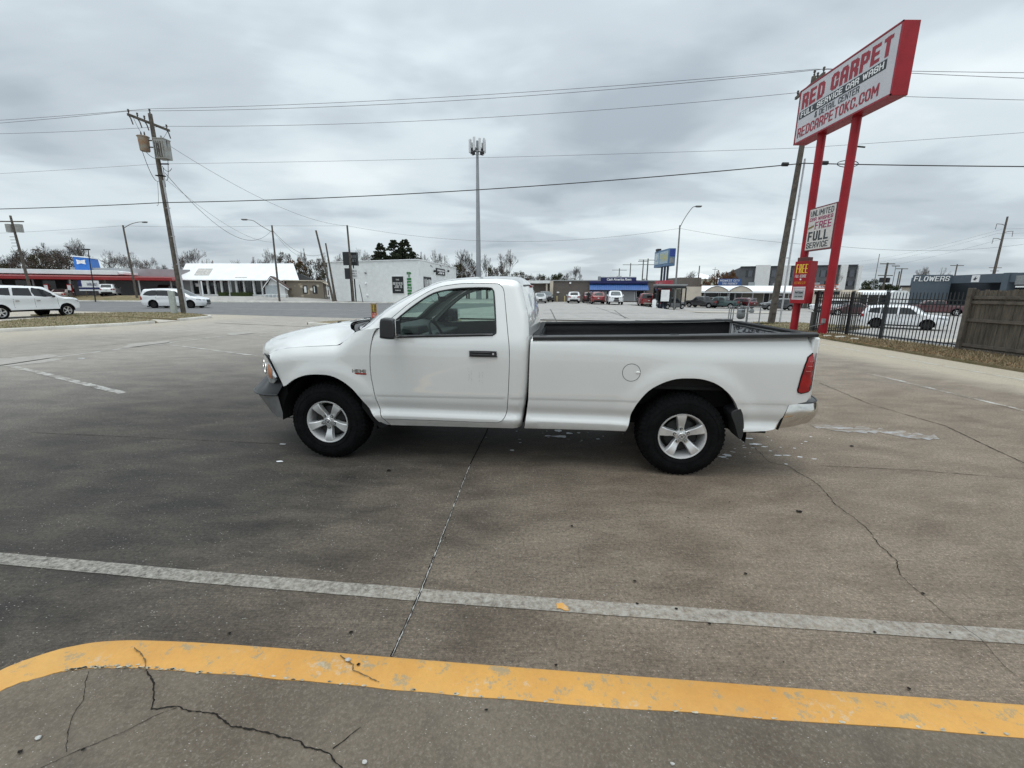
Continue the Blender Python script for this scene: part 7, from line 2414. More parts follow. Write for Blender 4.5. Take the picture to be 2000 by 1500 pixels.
# right pole, no transformers, conduit beside it
t = thing('utility_pole', 'leaning wooden utility pole behind the red and white pylon sign', 'utility pole', tuple(RB))
q2 = RT - RB
mb = MB(); mb.tube(tilted((0, 0, -.2), q2), [.185 - .075 * i / 8 for i in range(9)], 14); obj('pole', mb, WOODP, t, smooth=50)
def onR(z): return q2 * (z - RB.z) / q2.z
mb = MB(); c = onR(12.0); mb.box(tuple(c - wd * .15), (2.75, .11, .13), rz=math.atan2(wn.y, wn.x)); obj('crossarm', mb, WOODP, t)
for s_ in (-1.3, -.75, 1.2):
    mb = MB(); mb.lathe([(0, .26), (.045, .25), (.06, .2), (.035, .16), (.06, .12), (.03, .07), (.02, .0)], 10, c=tuple(c + wn * s_ - wd * .15 + Vector((0, 0, .06)))); obj('insulator', mb, INS, t)
mb = MB(); mb.lathe([(0, .3), (.05, .28), (.06, .2), (.03, .14), (.05, .1), (.02, 0)], 10, c=tuple(q2)); obj('insulator', mb, INS, t)
mb = MB(); mb.tube([tuple(onR(8.6) + Vector((.22, -.1, 0))), (.34, -.25, 0)], .045, 8)
for z in (1.6, 3.6, 5.6): mb.box(tuple(onR(z) + Vector((.18, -.1, 0))), (.26, .06, .04))
obj('conduit', mb, M('pvc_conduit2', (.50, .51, .53), .5), t)
mb = MB(); mb.tube([tuple(onR(2.2) + Vector((0, -.18, 0))), tuple(onR(2.2) + Vector((0, -.22, 0)))], .05, 6); mb.box((-.02, -.2, 1.1), (.26, .03, .04)); mb.box((-.02, -.2, .55), (.26, .03, .04)); obj('pole_tag', mb, INS, t)
# the runs of wire: heights above the left and right pole
d40 = wd * 40
WIRE = M('wire', (.055, .045, .055), .6)
WIREB = M('wire_black', (.012, .012, .013), .6)
P0, P3 = LT - d40, RT + d40
def hz(px, py, Y): return D(px, py, Y).z
runs = [('power_line', 'topmost power line crossing the whole sky, carried on the pole tops', 0.0, 12.95, 12.78, .30, .011, WIRE),
        ('power_line', 'second power line from the top, on the near ends of the crossarms', -1.3, 12.35, 12.22, .45, .011, WIRE),
        ('power_line', 'third power line from the top, on the far ends of the crossarms', 1.2, 12.35, 12.22, .45, .011, WIRE),
        ('power_line', 'single thin neutral line below the left transformers', 0.0, 9.72, 9.15, .10, .008, WIRE)]
for nm, lab, off, zL, zR, sag, r_, mt in runs:
    pts = []
    nodes = [(P0 + wn * off, zL + (1.6 if off > 0 else .5 if zL > 10 else -.3)), (LT + wn * off, zL), (RT + wn * off, zR), (P3 + wn * off, zR + ({0.0: -2.2, -1.3: -2.9, 1.2: -2.2}[off] if zL > 10 else 1.5))]
    for i in range(3):
        (a, za), (b, zb_) = nodes[i], nodes[i + 1]
        for k in range(17 if i == 2 else 16):
            s_ = k / 16
            pts.append((a.x + (b.x - a.x) * s_, a.y + (b.y - a.y) * s_, za + (zb_ - za) * s_ - sag * 4 * s_ * (1 - s_)))
    mb = MB(); mb.tube(pts, r_, 5)
    tag(obj(nm, mb, mt), lab, 'power line', 'overhead lines along the street')
zL, zR = hz(320, 397, 30.2), hz(1563, 321, 24.4)
pts = []
for (a, za), (b, zb_) in (((P0, zL + .6), (LT, zL)), ((LT, zL), (RT, zR)), ((RT, zR), (P3, zR - .9))):
    for k in range(25):
        s_ = k / 24
        pts.append((a.x + (b.x - a.x) * s_ - wn.x * .2, a.y + (b.y - a.y) * s_ - wn.y * .2, za + (zb_ - za) * s_ - .36 * 4 * s_ * (1 - s_)))
mb = MB(); mb.tube(pts, .026, 6)
o = tag(obj('telephone_cable', mb, WIREB), 'thick black telephone cable, lowest of the lines crossing the sky', 'cable', 'overhead lines along the street')
mb = MB()
for dx_, h_ in ((-.9, .12), (1.0, .12)):
    mb.lathe([(0, -.17), (.10, -.15), (.10, .15), (0, .17)], 10, axis='x', c=tuple(RT + wd * dx_ - wn * .2 + Vector((0, 0, zR - RT.z - .02))))
obj('splice_case', mb, WIREB, o)
mb = MB(); cc = RT + wd * 2.1 - wn * .2; mb.tube([(cc.x + .55 * math.cos(q_) , cc.y, zR - .1 + .16 * math.sin(q_)) for q_ in [i * math.pi / 8 for i in range(17)]], .02, 5); obj('slack_loop', mb, WIREB, o)
# poles carrying the far ends, outside the frame, so the lines do not end in mid-air
for P_, lab in ((P0, 'wooden utility pole beyond the left edge of the street'), (P3, 'wooden utility pole far to the right of the lot')):
    t = thing('utility_pole', lab, 'utility pole', (P_.x, P_.y, T(P_.x, P_.y)))
    mb = MB(); mb.tube([(0, 0, -.2), (0, 0, 13.4)], [.19, .11], 10); obj('pole', mb, WOODP, t)
    mb = MB(); mb.box((0, 0, 12.6), (2.75, .11, .13), rz=math.atan2(wn.y, wn.x)); obj('crossarm', mb, WOODP, t)

# ---- street lamps and far poles
def pole_at(name, label, cat, px, ptop, pbase, Y, pxt, r0=.12, r1=.08, mat=None, group=None, z=None):
    """a pole whose foot shows at (px, pbase) and whose head shows at (pxt, ptop)"""
    Bp = D(px, pbase, Y)
    Tp = D(pxt, ptop, Y)
    bz = T(Bp.x, Bp.y) + .02
    r_ = Tp - Bp
    Bp = Bp - r_ * ((Bp.z - bz) / r_.z)
    t = thing(name, label, cat, tuple(Bp), 0, group)
    mb = MB(); mb.tube(tilted((0, 0, -.1), Tp - Bp), [r0 + (r1 - r0) * i / 8 for i in range(9)], 10)
    obj('pole', mb, mat or WOODP, t, smooth=50)
    return t, Tp - Bp
GALV = M('lamp_pole_grey', (.20, .195, .19), .6, var=.2, vscale=2)
def lamp_head(t, top, arm, mat):
    """arm: list of offsets from the pole top"""
    pts = [top + Vector(a) for a in arm]
    mb = MB(); mb.tube([tuple(p) for p in catmull([tuple(p) for p in pts], 5)], .045, 6); obj('arm', mb, mat, t)
    e = pts[-1]; d_ = (pts[-1] - pts[-2]).normalized()
    mb = MB(); mb.box(tuple(e + d_ * .3), (.75, .30, .14), rz=math.atan2(d_.y, d_.x)); hd = obj('lamp_head', mb, mat, t, bevel=.04)
    mb = MB(); mb.box(tuple(e + d_ * .3 - Vector((0, 0, .09))), (.5, .22, .05)); obj('lens', mb, BM['glass'], hd)
gl = 'street lamps along the far kerb'
t, q_ = pole_at('street_lamp', 'street lamp left of the leaning utility pole, arm pointing right', 'street lamp', 268, 440, 583, 61.5, 240, .14, .10, group=gl)
lamp_head(t, q_, [(0, 0, -.4), (1.2, -.2, .1), (2.6, -.5, .35), (3.4, -.7, .33)], GALV)
t, q_ = pole_at('street_lamp', 'street lamp in front of the gabled porch, arm pointing left', 'street lamp', 546, 440, 586, 60.5, 531, .14, .10, group=gl)
lamp_head(t, q_, [(0, 0, -.9), (-1.2, -.2, -.2), (-2.2, -.4, .5), (-3.0, -.5, .6)], GALV)
t, q_ = pole_at('street_lamp', 'slim grey street lamp beside the bus shelter, arm rising to the right', 'street lamp', 1317, 440, 597, 54.3, 1328, .13, .08, GALV, group=gl)
lamp_head(t, q_, [(0, 0, -.3), (.5, 0, .8), (1.3, 0, 2.0), (1.75, 0, 2.1)], GALV)
t, q_ = pole_at('parking_lamp', 'thin black lamp pole rising in front of the blue roof tower', 'lamp post', 185, 488, 578, 57.5, 172, .07, .05, BM['black'])
mb = MB(); mb.box(tuple(q_ + Vector((-.3, 0, .05))), (.9, .4, .16)); obj('lamp_head', mb, BM['black'], t, bevel=.03)
t, q_ = pole_at('utility_pole', 'far left utility pole with a crossarm, two transformers and a bracket', 'utility pole', 62, 421, 575, 56, 20, .17, .11)
mb = MB(); mb.box(tuple(q_ - Vector((0, 0, .7))), (3.0, .12, .13)); obj('crossarm', mb, WOODP, t)
mb = MB(); mb.lathe([(0, .5), (.36, .45), (.36, -.5), (0, -.5)], 14, c=tuple(q_ * .86 + Vector((-.5, 0, 0)))); mb.lathe([(0, .5), (.36, .45), (.36, -.5), (0, -.5)], 14, c=tuple(q_ * .86 + Vector((.7, 0, 0)))); obj('transformer', mb, TG, t, smooth=40)
mb = MB()
for k in range(4): mb.box(tuple(q_ * (.76 - k * .035) + Vector((-.4, 0, 0))), (.8, .05, .05))
obj('bracket', mb, INS, t)
t, q_ = pole_at('utility_pole', 'plain pole rising in front of the black shop pylon', 'utility pole', 691, 440, 590, 59.5, 678, .14, .11)
t, q_ = pole_at('utility_pole', 'taller of two leaning bare poles between the stone house and the white shop', 'utility pole', 650, 450, 583, 64, 617, .17, .12)
t, q_ = pole_at('utility_pole', 'shorter of two leaning bare poles between the stone house and the white shop', 'utility pole', 655, 475, 583, 65.5, 636, .17, .10)
t, q_ = pole_at('thin_rod', 'thin leaning rod before the white brick shop', 'rod', 709, 556, 590, 59.5, 702, .05, .04, BM['dark'])
# black double sign on posts before the white shop
t, q_ = pole_at('shop_pylon', 'black two-panel shop sign on twin posts before the white brick shop', 'sign', 688, 495, 589, 60.5, 681, .10, .10, BM['dark'])
mb = MB(); mb.tube([(.55, 0, 0), tuple(q_ + Vector((.5, 0, 0)))], .09, 8); obj('pole', mb, BM['dark'], t)
def loc_(px, py, Y=60.4): return D(px, py, Y) - t.location
for (tl_, br_, mt) in (((668, 492), (685, 518), 'black'), ((672, 524), (686, 545), 'black')):
    a, b_ = loc_(*tl_), loc_(*br_)
    mb = MB(); mb.add([(a.x, .0, b_.z), (b_.x, -.4, b_.z), (b_.x, -.4, a.z), (a.x, .0, a.z), (a.x, .3, b_.z), (b_.x, .3, b_.z), (b_.x, .3, a.z), (a.x, .3, a.z)], [(0, 1, 2, 3), (5, 4, 7, 6), (4, 0, 3, 7), (3, 2, 6, 7), (4, 5, 1, 0), (1, 5, 6, 2)]); obj('left_panel', mb, BM[mt], t)
a, b_ = loc_(685.2, 493), loc_(699, 518.5)
mb = MB(); mb.b2(a.x, b_.x, -.38, .28, b_.z, a.z); q = obj('right_panel', mb, BM['black'], t)
mb = MB(); L_ = b_.x - a.x; h_ = a.z - b_.z
text(mb, 'REEFER', a.x + .08, b_.x - .08, b_.z + h_ * .55, b_.z + h_ * .78, y=-.385, bold=.02); text(mb, "JOE'S", a.x + .15, b_.x - .15, b_.z + h_ * .27, b_.z + h_ * .48, y=-.385, bold=.02); obj('lettering', mb, BM['grey_metal'], q, smooth=0)
a, b_ = loc_(686.2, 524.5), loc_(700, 544.5)
mb = MB(); mb.b2(a.x, b_.x, -.38, .28, b_.z, a.z); q = obj('message_board', mb, BM['white'], t)
mb = MB(); h_ = a.z - b_.z
for k, wrd in enumerate(('COME IN', 'DAILY', 'SPECIALS')): text(mb, wrd, a.x + .08, b_.x - .1, b_.z + h_ * (.68 - k * .24), b_.z + h_ * (.82 - k * .24), y=-.385, bold=.02)
obj('lettering', mb, BM['dark'], q, smooth=0)
# ---- cell tower
x_, y_ = -.0776 * 90, 90
t = thing('cell_tower', 'tall grey monopole cell tower with antennas rising behind the truck cab', 'cell tower', (x_, y_, 0))
HT = EYE + .3132 * 90
mb = MB(); mb.tube([(0, 0, -.2), (0, 0, HT * .35), (0, 0, HT * .7), (0, 0, HT)], [.56, .46, .34, .22], 18); obj('mast', mb, M('mast_grey', (.27, .285, .30), .5, var=.1, vscale=.4), t, smooth=60)
for k in range(9):
    a = k * 2 * math.pi / 9 + .2
    r_ = 1.55
    mb = MB(); mb.box((r_ * math.cos(a), r_ * math.sin(a), HT - .9 - .2 * (k % 2)), (.20, .45, 2.3), rz=a); obj('antenna', mb, M('antenna_white', (.62, .63, .64), .5) if 'antenna_white' not in bpy.data.materials else bpy.data.materials['antenna_white'], t, bevel=.03)
    mb = MB(); mb.tube([(0, 0, HT - 1.5), (r_ * math.cos(a), r_ * math.sin(a), HT - 1.5)], .05, 5); mb.tube([(r_ * .85 * math.cos(a), r_ * .85 * math.sin(a), HT - 2.3), (r_ * .85 * math.cos(a), r_ * .85 * math.sin(a), HT)], .05, 5); mb.box((r_ * .7 * math.cos(a), r_ * .7 * math.sin(a), HT - 1.9), (.35, .3, .7), rz=a); obj('mount', mb, BM['dark'], t)
mb = MB()
for z in (HT - 1.5, HT - 2.1): mb.tube([(1.3 * math.cos(i * math.pi / 9), 1.3 * math.sin(i * math.pi / 9), z) for i in range(19)], .05, 5)
obj('platform_ring', mb, STEEL, t)
# ---- pawn pylon
yr, yl = 55.0, 60.5
xr_ = .3523 * yr
t = thing('pawn_pylon', 'blue and yellow pawn shop pylon on three dark posts with a red sign below', 'sign', (xr_ + .6, (yr + yl) / 2, T(xr_, 57)))
ox_, oy_ = t.location.x, t.location.y
zt_, zb_ = EYE + .1043 * yr, EYE + .066 * yr
mb = MB(); mb.b2(xr_ - ox_, xr_ + .85 - ox_, yr - oy_, yl - oy_, zb_, zt_); obj('sign_box', mb, M('steel_blue', (.10, .19, .32), .5), t, bevel=.04)
mb = MB(); mb.b2(xr_ - .01 + .12 - ox_, xr_ + .75 - ox_, yr - .03 - oy_, yr - .003 - oy_, zb_ + 1.15, zt_ - .1); obj('side_panel', mb, M('royal', (.03, .06, .28), .4), t)
mb = MB(); mb.b2(xr_ + .12 - ox_, xr_ + .75 - ox_, yr - .03 - oy_, yr - .003 - oy_, zb_ + .3, zb_ + 1.0); obj('message_board', mb, BM['steel'], t)
fc = part_empty('sign_face', t, (xr_ - .003 - ox_, yl - oy_, 0), R(-90))
L_ = yl - yr
mb = MB(); mb.b2(.2, L_ * .36, -.03, 0, zb_ + .35, zt_ - .25); mb.b2(L_ * .40, L_ - .2, -.03, 0, zb_ + .35, zt_ - .25); obj('panel', mb, M('pale_blue_face', (.36, .47, .56), .5), fc)
mb = MB(); text(mb, 'PAWN', L_ * .44, L_ - .5, zb_ + .6, zt_ - .5, y=-.035, bold=.03); obj('lettering', mb, M('pale_yellow', (.60, .56, .22), .5), fc, smooth=0)
mb = MB(); mb.lathe([(0, -.06), (.42, -.06), (.42, -.031)], 16, axis='y', c=(L_ * .19, 0, (zb_ + zt_) / 2 + .25)); mb.b2(L_ * .08, L_ * .31, -.05, -.031, zb_ + .5, zb_ + .75); obj('logo_disc', mb, M('logo_pale', (.55, .62, .62), .5), fc)
mb = MB(); mb.b2(xr_ - .1 - ox_, xr_ + .4 - ox_, yl - 1.4 - oy_, yl - .6 - oy_, zt_, zt_ + .3); obj('roof_unit', mb, BM['dark'], t)
for k in (0, 1, 2):
    mb = MB(); yy = yr + L_ * (.30 + .2 * k) - oy_; mb.tube([(0, yy, -.3), (0, yy, zb_ + .1)], .14, 10); obj('post', mb, M('dark_blue_post', (.02, .04, .08), .5) if 'dark_blue_post' not in bpy.data.materials else bpy.data.materials['dark_blue_post'], t, smooth=50)
mb = MB(); mb.b2(-.55, .5, yr - oy_ + L_ * .15, yl - oy_ - L_ * .15, EYE + .009 * 57, EYE + .033 * 57); q = obj('red_sign', mb, M('faded_red', (.42, .05, .07), .5), t, bevel=.03)
f_ = part_empty('red_sign_face', t, (-.553, yl - oy_ - L_ * .15, 0), R(-90))
mb = MB(); z_ = EYE + .009 * 57; text(mb, 'WE BUY', .5, 3.2, z_ + .9, z_ + 1.15, y=-.01, bold=.02); text(mb, 'GOLD', .5, 3.2, z_ + .5, z_ + .75, y=-.01, bold=.02); text(mb, 'LOANS', .6, 3.0, z_ + .15, z_ + .38, y=-.01, bold=.02); obj('lettering', mb, M('pink_letters', (.62, .25, .27), .5), f_, smooth=0)
# ---- far utility poles
gf = 'distant utility poles on the skyline'
def far_pole(px, ptop, Y, label, arms=(.3,), r=.14, trans=0, arm_w=2.6, mat=None):
    P = D(px, ptop, Y)
    t = thing('utility_pole', label, 'utility pole', (P.x, P.y, T(P.x, P.y)), 0, gf)
    h_ = P.z - t.location.z
    mb = MB(); mb.tube([(0, 0, 0), (0, 0, h_)], [r, r * .7], 8); obj('pole', mb, mat or WOODP, t)
    for a in arms:
        mb = MB(); mb.box((0, 0, h_ - a), (arm_w, .12, .14)); obj('crossarm', mb, WOODP, t)
    if trans:
        mb = MB(); mb.lathe([(0, .45), (.33, .4), (.33, -.45), (0, -.45)], 10, c=(-.55, 0, h_ - 3)); mb.lathe([(0, .45), (.33, .4), (.33, -.45), (0, -.45)], 10, c=(.55, 0, h_ - 3)); obj('transformer', mb, BM['dark'], t)
    return t
far_pole(1133, 521, 130, 'thin plain pole above the left end of the pawn shop', (), .10)
far_pole(1210, 524, 150, 'distant pole with two dark transformers above the pawn shop sign', (.6,), .2, 1, 5)
far_pole(1232, 514, 140, 'distant pole with one crossarm right of the transformer pole', (.5,), .2, 0, 5)
far_pole(1257, 507, 125, 'left one of the close pair of poles beside the pawn pylon', (.5,), .2, 0, 3)
far_pole(1266, 505, 120, 'right one of the close pair of poles beside the pawn pylon, two crossarms', (.4, 1.6), .22, 0, 5)
far_pole(1366.5, 519, 95, 'plain dark pole above the beige end wall', (), .16)
far_pole(1397, 522, 170, 'very thin distant pole right of the pale hall', (.8,), .10, 0, 2)
far_pole(1718, 496, 75, 'bare thin mast right of the hotel', (), .07, mat=GALV)
t = far_pole(1734, 513, 78, 'pole with a crossarm and a transformer right of the hotel', (.2, 2.2), .2, 1, 2.6)
far_pole(1750, 519, 80, 'thin lamp pole with a flat head right of the transformer pole', (.05,), .06, 0, 1.4)
far_pole(1762, 524, 90, 'pole with a short crossarm left of the flower shop', (.1,), .14, 0, 2.4)
far_pole(1757, 530, 88, 'leaning-looking plain pole beside the cream hut', (), .14)
far_pole(1870, 516, 100, 'pole with one crossarm above the flower shop', (.3,), .16, 0, 3)
P = D(1968, 423, 85)
t = thing('transmission_pole', 'tall steel transmission pole with three curved arms above the flower shop', 'utility pole', (P.x, P.y, T(P.x, P.y)))
h_ = P.z - t.location.z
mb = MB(); mb.tube([(0, 0, 0), (0, 0, h_)], [.28, .14], 10); obj('pole', mb, WOODP, t, smooth=50)
for z, s_ in ((1.6, -1), (2.9, 1), (4.2, -1)):
    mb = MB(); mb.tube([(0, 0, h_ - z), (s_ * .8, 0, h_ - z + .25), (s_ * 1.7, 0, h_ - z + .3)], .06, 6); mb.tube([(s_ * 1.7, 0, h_ - z + .3), (s_ * 1.75, 0, h_ - z - .7)], .05, 6); obj('arm', mb, GALV, t)
for z in (9.3, 9.9):
    mb = MB(); mb.box((0, 0, h_ - z), (2.4 if z < 9.5 else 1.6, .1, .1)); obj('crossarm', mb, WOODP, t)
# ---- thin lines between the far poles
def span(a, b, sag, r_, lab, mat=WIRE, name='power_line', grp='thin lines beyond the street'):
    a, b = Vector(a), Vector(b)
    mb = MB(); mb.tube([a + (b - a) * (i / 20) + Vector((0, 0, -sag * 4 * (i / 20) * (1 - i / 20))) for i in range(21)], r_, 4)
    return tag(obj(name, mb, mat), lab, 'power line', grp)
pL = D(240, 441, 61.5); pM = D(531, 441, 60.5); pN = D(678, 441, 59.5); pR = D(1328, 446, 54.3)
span(D(-200, 462, 63), pL, .2, .012, 'thin line from the left edge to the first street lamp')
span(pL, pM, .15, .012, 'thin line between the two left street lamps')
span(pM, pN, .02, .012, 'thin line from the second street lamp to the plain pole')
span(pN, pR, 1.75, .012, 'long sagging thin line from the plain pole to the lamp by the bus shelter')
span(pR, D(1625, 480, 45), .3, .012, 'thin line from the bus shelter lamp to the red pylon poles')
span(D(1625, 480, 45), D(2120, 455, 60), 1.2, .012, 'thin line from the red pylon poles towards the transmission pole')
span(onL(11.4) + LB, pN, 1.2, .012, 'thin line falling from the left pole top to the plain pole')
span(onL(9.2) + LB + Vector((.3, 0, 0)), D(531, 449, 60.5), 2.6, .018, 'black service cable drooping from the left pole to the second street lamp', WIREB)
span(onL(8.8) + LB + Vector((.3, 0, 0)), D(533, 473, 60.5), 1.0, .011, 'thinner service cable below the black drooping one')
span(D(531, 448, 60.5), D(628, 497, 64.5), 1.3, .018, 'cable from the second street lamp to the leaning bare poles', WIREB)
span(D(532, 450, 60.5), D(600, 505, 64.5), .8, .014, 'lower cable from the second street lamp to the stone house', WIREB)
Pt = D(1968, 436, 85)
for k, (dy, lab) in enumerate(((0, 'upper'), (9, 'middle'), (19, 'lower'))):
    a = D(1960 - 12 * (k % 2), 447 + dy, 85)
    span(D(1600, 512 + dy * .9, 240), a, 2.5, .014, lab + ' of three faint lines running from the transmission pole into the distance')
    span(a, D(2300, 400 + dy, 75), 1.0, .014, lab + ' of three faint lines running right from the transmission pole')
# ================================================================ small FREE sign on the island
x_, y_ = at(729, 22.3)
t = thing('yard_sign', 'small upright yellow, black and red FREE sign standing behind the bonnet', 'sign', (x_, y_, .1))
a = D(721.5, 592.5, 22.3); b_ = D(735.5, 630, 22.3)
w2 = (b_.x - a.x) / 2; zt_ = a.z - .1
mb = MB()
for s_ in (-1, 1): mb.box((s_ * (w2 - .015), 0, zt_ / 2), (.03, .03, zt_))
mb.box((0, 0, zt_ - .015), (2 * w2, .03, .03)); obj('frame', mb, M('tan_frame', (.45, .30, .18), .6), t)
mb = MB(); mb.b2(-w2 + .035, w2 - .035, -.008, .008, zt_ * .52, zt_ - .04); obj('black_panel', mb, BM['black'], t)
mb = MB(); mb.b2(-w2 + .035, w2 - .035, -.008, .008, .12, zt_ * .515); obj('red_panel', mb, M('sign_red', (.50, .05, .03), .5), t)
mb = MB(); text(mb, 'FREE', -w2 + .045, w2 - .045, zt_ * .56, zt_ - .06, y=-.012, bold=.04, depth=.004); obj('yellow_lettering', mb, BM['gold'], t, smooth=0)
mb = MB(); text(mb, 'FULL-SERVICE', -w2 + .06, w2 - .06, zt_ * .42, zt_ * .48, y=-.012, depth=.003); text(mb, 'WASH', -w2 + .08, w2 - .08, zt_ * .30, zt_ * .38, y=-.012, depth=.003); mb.prism([(-w2 + .06, .16), (w2 - .06, .24), (w2 - .06, .16)], -.012, -.009); obj('white_lettering', mb, BM['letter'], t, smooth=0)
# ================================================================ gas meter in its pipe guard
x0_, y0_ = 11.55, 22.9
t = thing('gas_meter', 'grey gas meter with pipes inside a low pipe guard beside the leaning pole', 'gas meter', (x0_, y0_, .05))
a = D(1433, 598, 22.5); b_ = D(1488, 600, 22.9)
xa_, xb_ = a.x - x0_, b_.x - x0_; hh = a.z - .05
GP = M('galv_pipe', (.30, .31, .32), .45, metal=.5, var=.15)
mb = MB()
for x, y in ((xa_, 0), (xa_ + (xb_ - xa_) * .36, 1.0), (xb_, 0.1), (xb_ - .1, 1.1)): mb.tube([(x, y, 0), (x, y, hh)], .03, 8)
for z in (hh - .05, hh * .62): mb.tube([(xa_, 0, z), (xb_, .1, z)], .018, 6); mb.tube([(xa_, 0, z), (xa_ + (xb_ - xa_) * .36, 1.0, z)], .018, 6)
obj('guard_rail', mb, GP, t)
xm = (xa_ + xb_) / 2
mb = MB(); mb.lathe([(0, .30), (.10, .29), (.19, .24), (.21, .12), (.21, -.10), (.17, -.20), (.1, -.24), (0, -.25)], 18, c=(xm, .4, .52)); obj('meter_body', mb, M('meter_grey', (.22, .24, .25), .5), t, smooth=50)
mb = MB(); mb.lathe([(0, .22), (.06, .2), (.08, 0)], 12, c=(xm, .4, .80)); mb.b2(xm - .09, xm + .09, .16, .2, .66, .78); obj('index_head', mb, M('meter_dark', (.12, .13, .14), .5), t, smooth=50)
mb = MB()
mb.tube([(xm - .42, .4, 0), (xm - .42, .4, .92), (xm - .2, .4, .92), (xm - .2, .4, .75)], .028, 8); mb.tube([(xm + .18, .4, .72), (xm + .18, .4, .95), (xm + .32, .4, .95), (xm + .32, .4, .0)], .032, 8); mb.tube([(xm + .32, .4, .95), (xm + .40, .4, 1.28), (xm + .62, .3, 1.36)], .022, 8); mb.box((xm + .60, .3, 1.37), (.14, .1, .05))
obj('pipework', mb, GP, t)
mb = MB(); mb.lathe([(0, -.05), (.12, -.04), (.12, .04), (0, .05)], 16, axis='y', c=(xm + .55, .38, .70)); mb.tube([(xm + .32, .4, .70), (xm + .55, .38, .70)], .03, 8); obj('regulator', mb, M('meter_grey2', (.25, .27, .28), .5), t, smooth=50)
# ================================================================ iron fence along the right
IR = M('black_iron', (.013, .014, .016), .5, var=.2)
FA, FB = Vector((13.28, 18.9, 0)), Vector((13.82, 13.15, 0))
t = thing('iron_fence', 'black iron picket fence behind the red pylon pole, ending at the wooden fence', 'fence', tuple(FA), math.atan2(FB.y - FA.y, FB.x - FA.x))
Lf = (FB - FA).length
Hf = 1.72
mb = MB()
n_ = 50
for k in range(n_):
    x = .06 + k * Lf / n_
    mb.box((x, 0, Hf / 2 + .05), (.020, .020, Hf - .02)); mb.box((x, 0, Hf + .06), (.014, .014, .05), taper=.2)
obj('pickets', mb, IR, t, smooth=0)
for z in (.20, Hf - .32, Hf - .18):
    mb = MB(); mb.b2(0, Lf, -.019, .019, z - .018, z + .018); obj('rail', mb, IR, t)
for x in (0.0, 1.72, 3.15, Lf * .995):
    if x > Lf - .2: continue
    mb = MB(); mb.box((x, .05, Hf / 2 + .04), (.075, .075, Hf + .08)); mb.box((x, .05, Hf + .10), (.09, .09, .03)); obj('post', mb, IR, t)
# second run of the fence on the lot's far side (its posts show behind the first)
t = thing('iron_fence', 'second black iron fence run standing behind the first, seen through its pickets', 'fence', (13.35, 19.0, 0), math.atan2(.9, 3.6))
mb = MB()
for k in range(22): mb.box((.1 + k * .12, 0, .86 + T(13.35 + k * .115, 19.4)), (.020, .020, 1.68))
obj('pickets', mb, IR, t, smooth=0)
for z in (.20, 1.40, 1.54):
    mb = MB(); mb.b2(0, 2.7, -.019, .019, z - .018, z + .018); obj('rail', mb, IR, t)
mb = MB(); mb.box((0, 0, .86), (.09, .09, 1.8)); obj('post', mb, IR, t)
mb = MB(); mb.box((-.12, -.05, .45), (.16, .12, .95)); obj('gate_box', mb, M('gate_box', (.07, .07, .065), .6), t, bevel=.01)
# ================================================================ wooden fence
WFm = M('weathered_fence', (.125, .105, .085), .9, var=.35, vscale=4, bumpy=.7, bscale=25, col2=(.055, .045, .037))
def wood_mat():
    m, t, p, o = new_mat('fence_boards')
    v = objco(t)
    g = noise(t, mapping(t, v, scale=(9, 9, .7)), 2.0, 7, .75)
    st = noise(t, mapping(t, v, scale=(2.2, 2.2, .5)), 1.3, 5, .7)
    c = mix(t, ramp_v(t, g, .3, .72), (.050, .042, .034), (.175, .150, .120))
    c = mix(t, mth(t, 'MULTIPLY', ramp_v(t, st, .5, .7), .6), c, (.035, .030, .026))
    t.links.new(c, p.inputs['Base Color']); p.inputs['Roughness'].default_value = .95; p.inputs['Specular IOR Level'].default_value = .2
    bump(t, p, g, .8, .02)
    return m
BRD = wood_mat()
WA, WB = Vector((13.62, 12.92, 0)), Vector((13.55, 3.0, 0))
t = thing('wooden_fence', 'weathered grey board fence with heavy posts and rails at the right edge', 'fence', tuple(WA), math.atan2(WB.y - WA.y, WB.x - WA.x))
Lw = (WB - WA).length
Hw = 1.86
mb = MB(); rnd = random.Random(6)
x = .02
while x < Lw:
    w_ = rnd.uniform(.135, .15)
    h_ = Hw + rnd.uniform(-.025, .015)
    ty = rnd.uniform(-.004, .004)
    mb.prism([(x, .04), (x + w_ - .006, .04), (x + w_ - .006, h_ - .04), (x + w_ - .03, h_), (x + .024, h_), (x, h_ - .04)], .045 + ty, .063 + ty)
    x += w_
obj('boards', mb, BRD, t, smooth=0)
for z, h_ in ((.10, .10), (.24, .09), (.98, .09), (1.50, .085), (1.64, .085)):
    mb = MB(); mb.b2(.05, Lw, 0, .042, z - h_ / 2, z + h_ / 2); obj('rail', mb, WFm, t, bevel=.004)
for x in (0.0, 2.6, 5.2, 7.8):
    mb = MB(); mb.box((x, -.02 if x else .0, .95), (.13, .13, 1.92), taper=.98); obj('post', mb, WFm, t, bevel=.012)
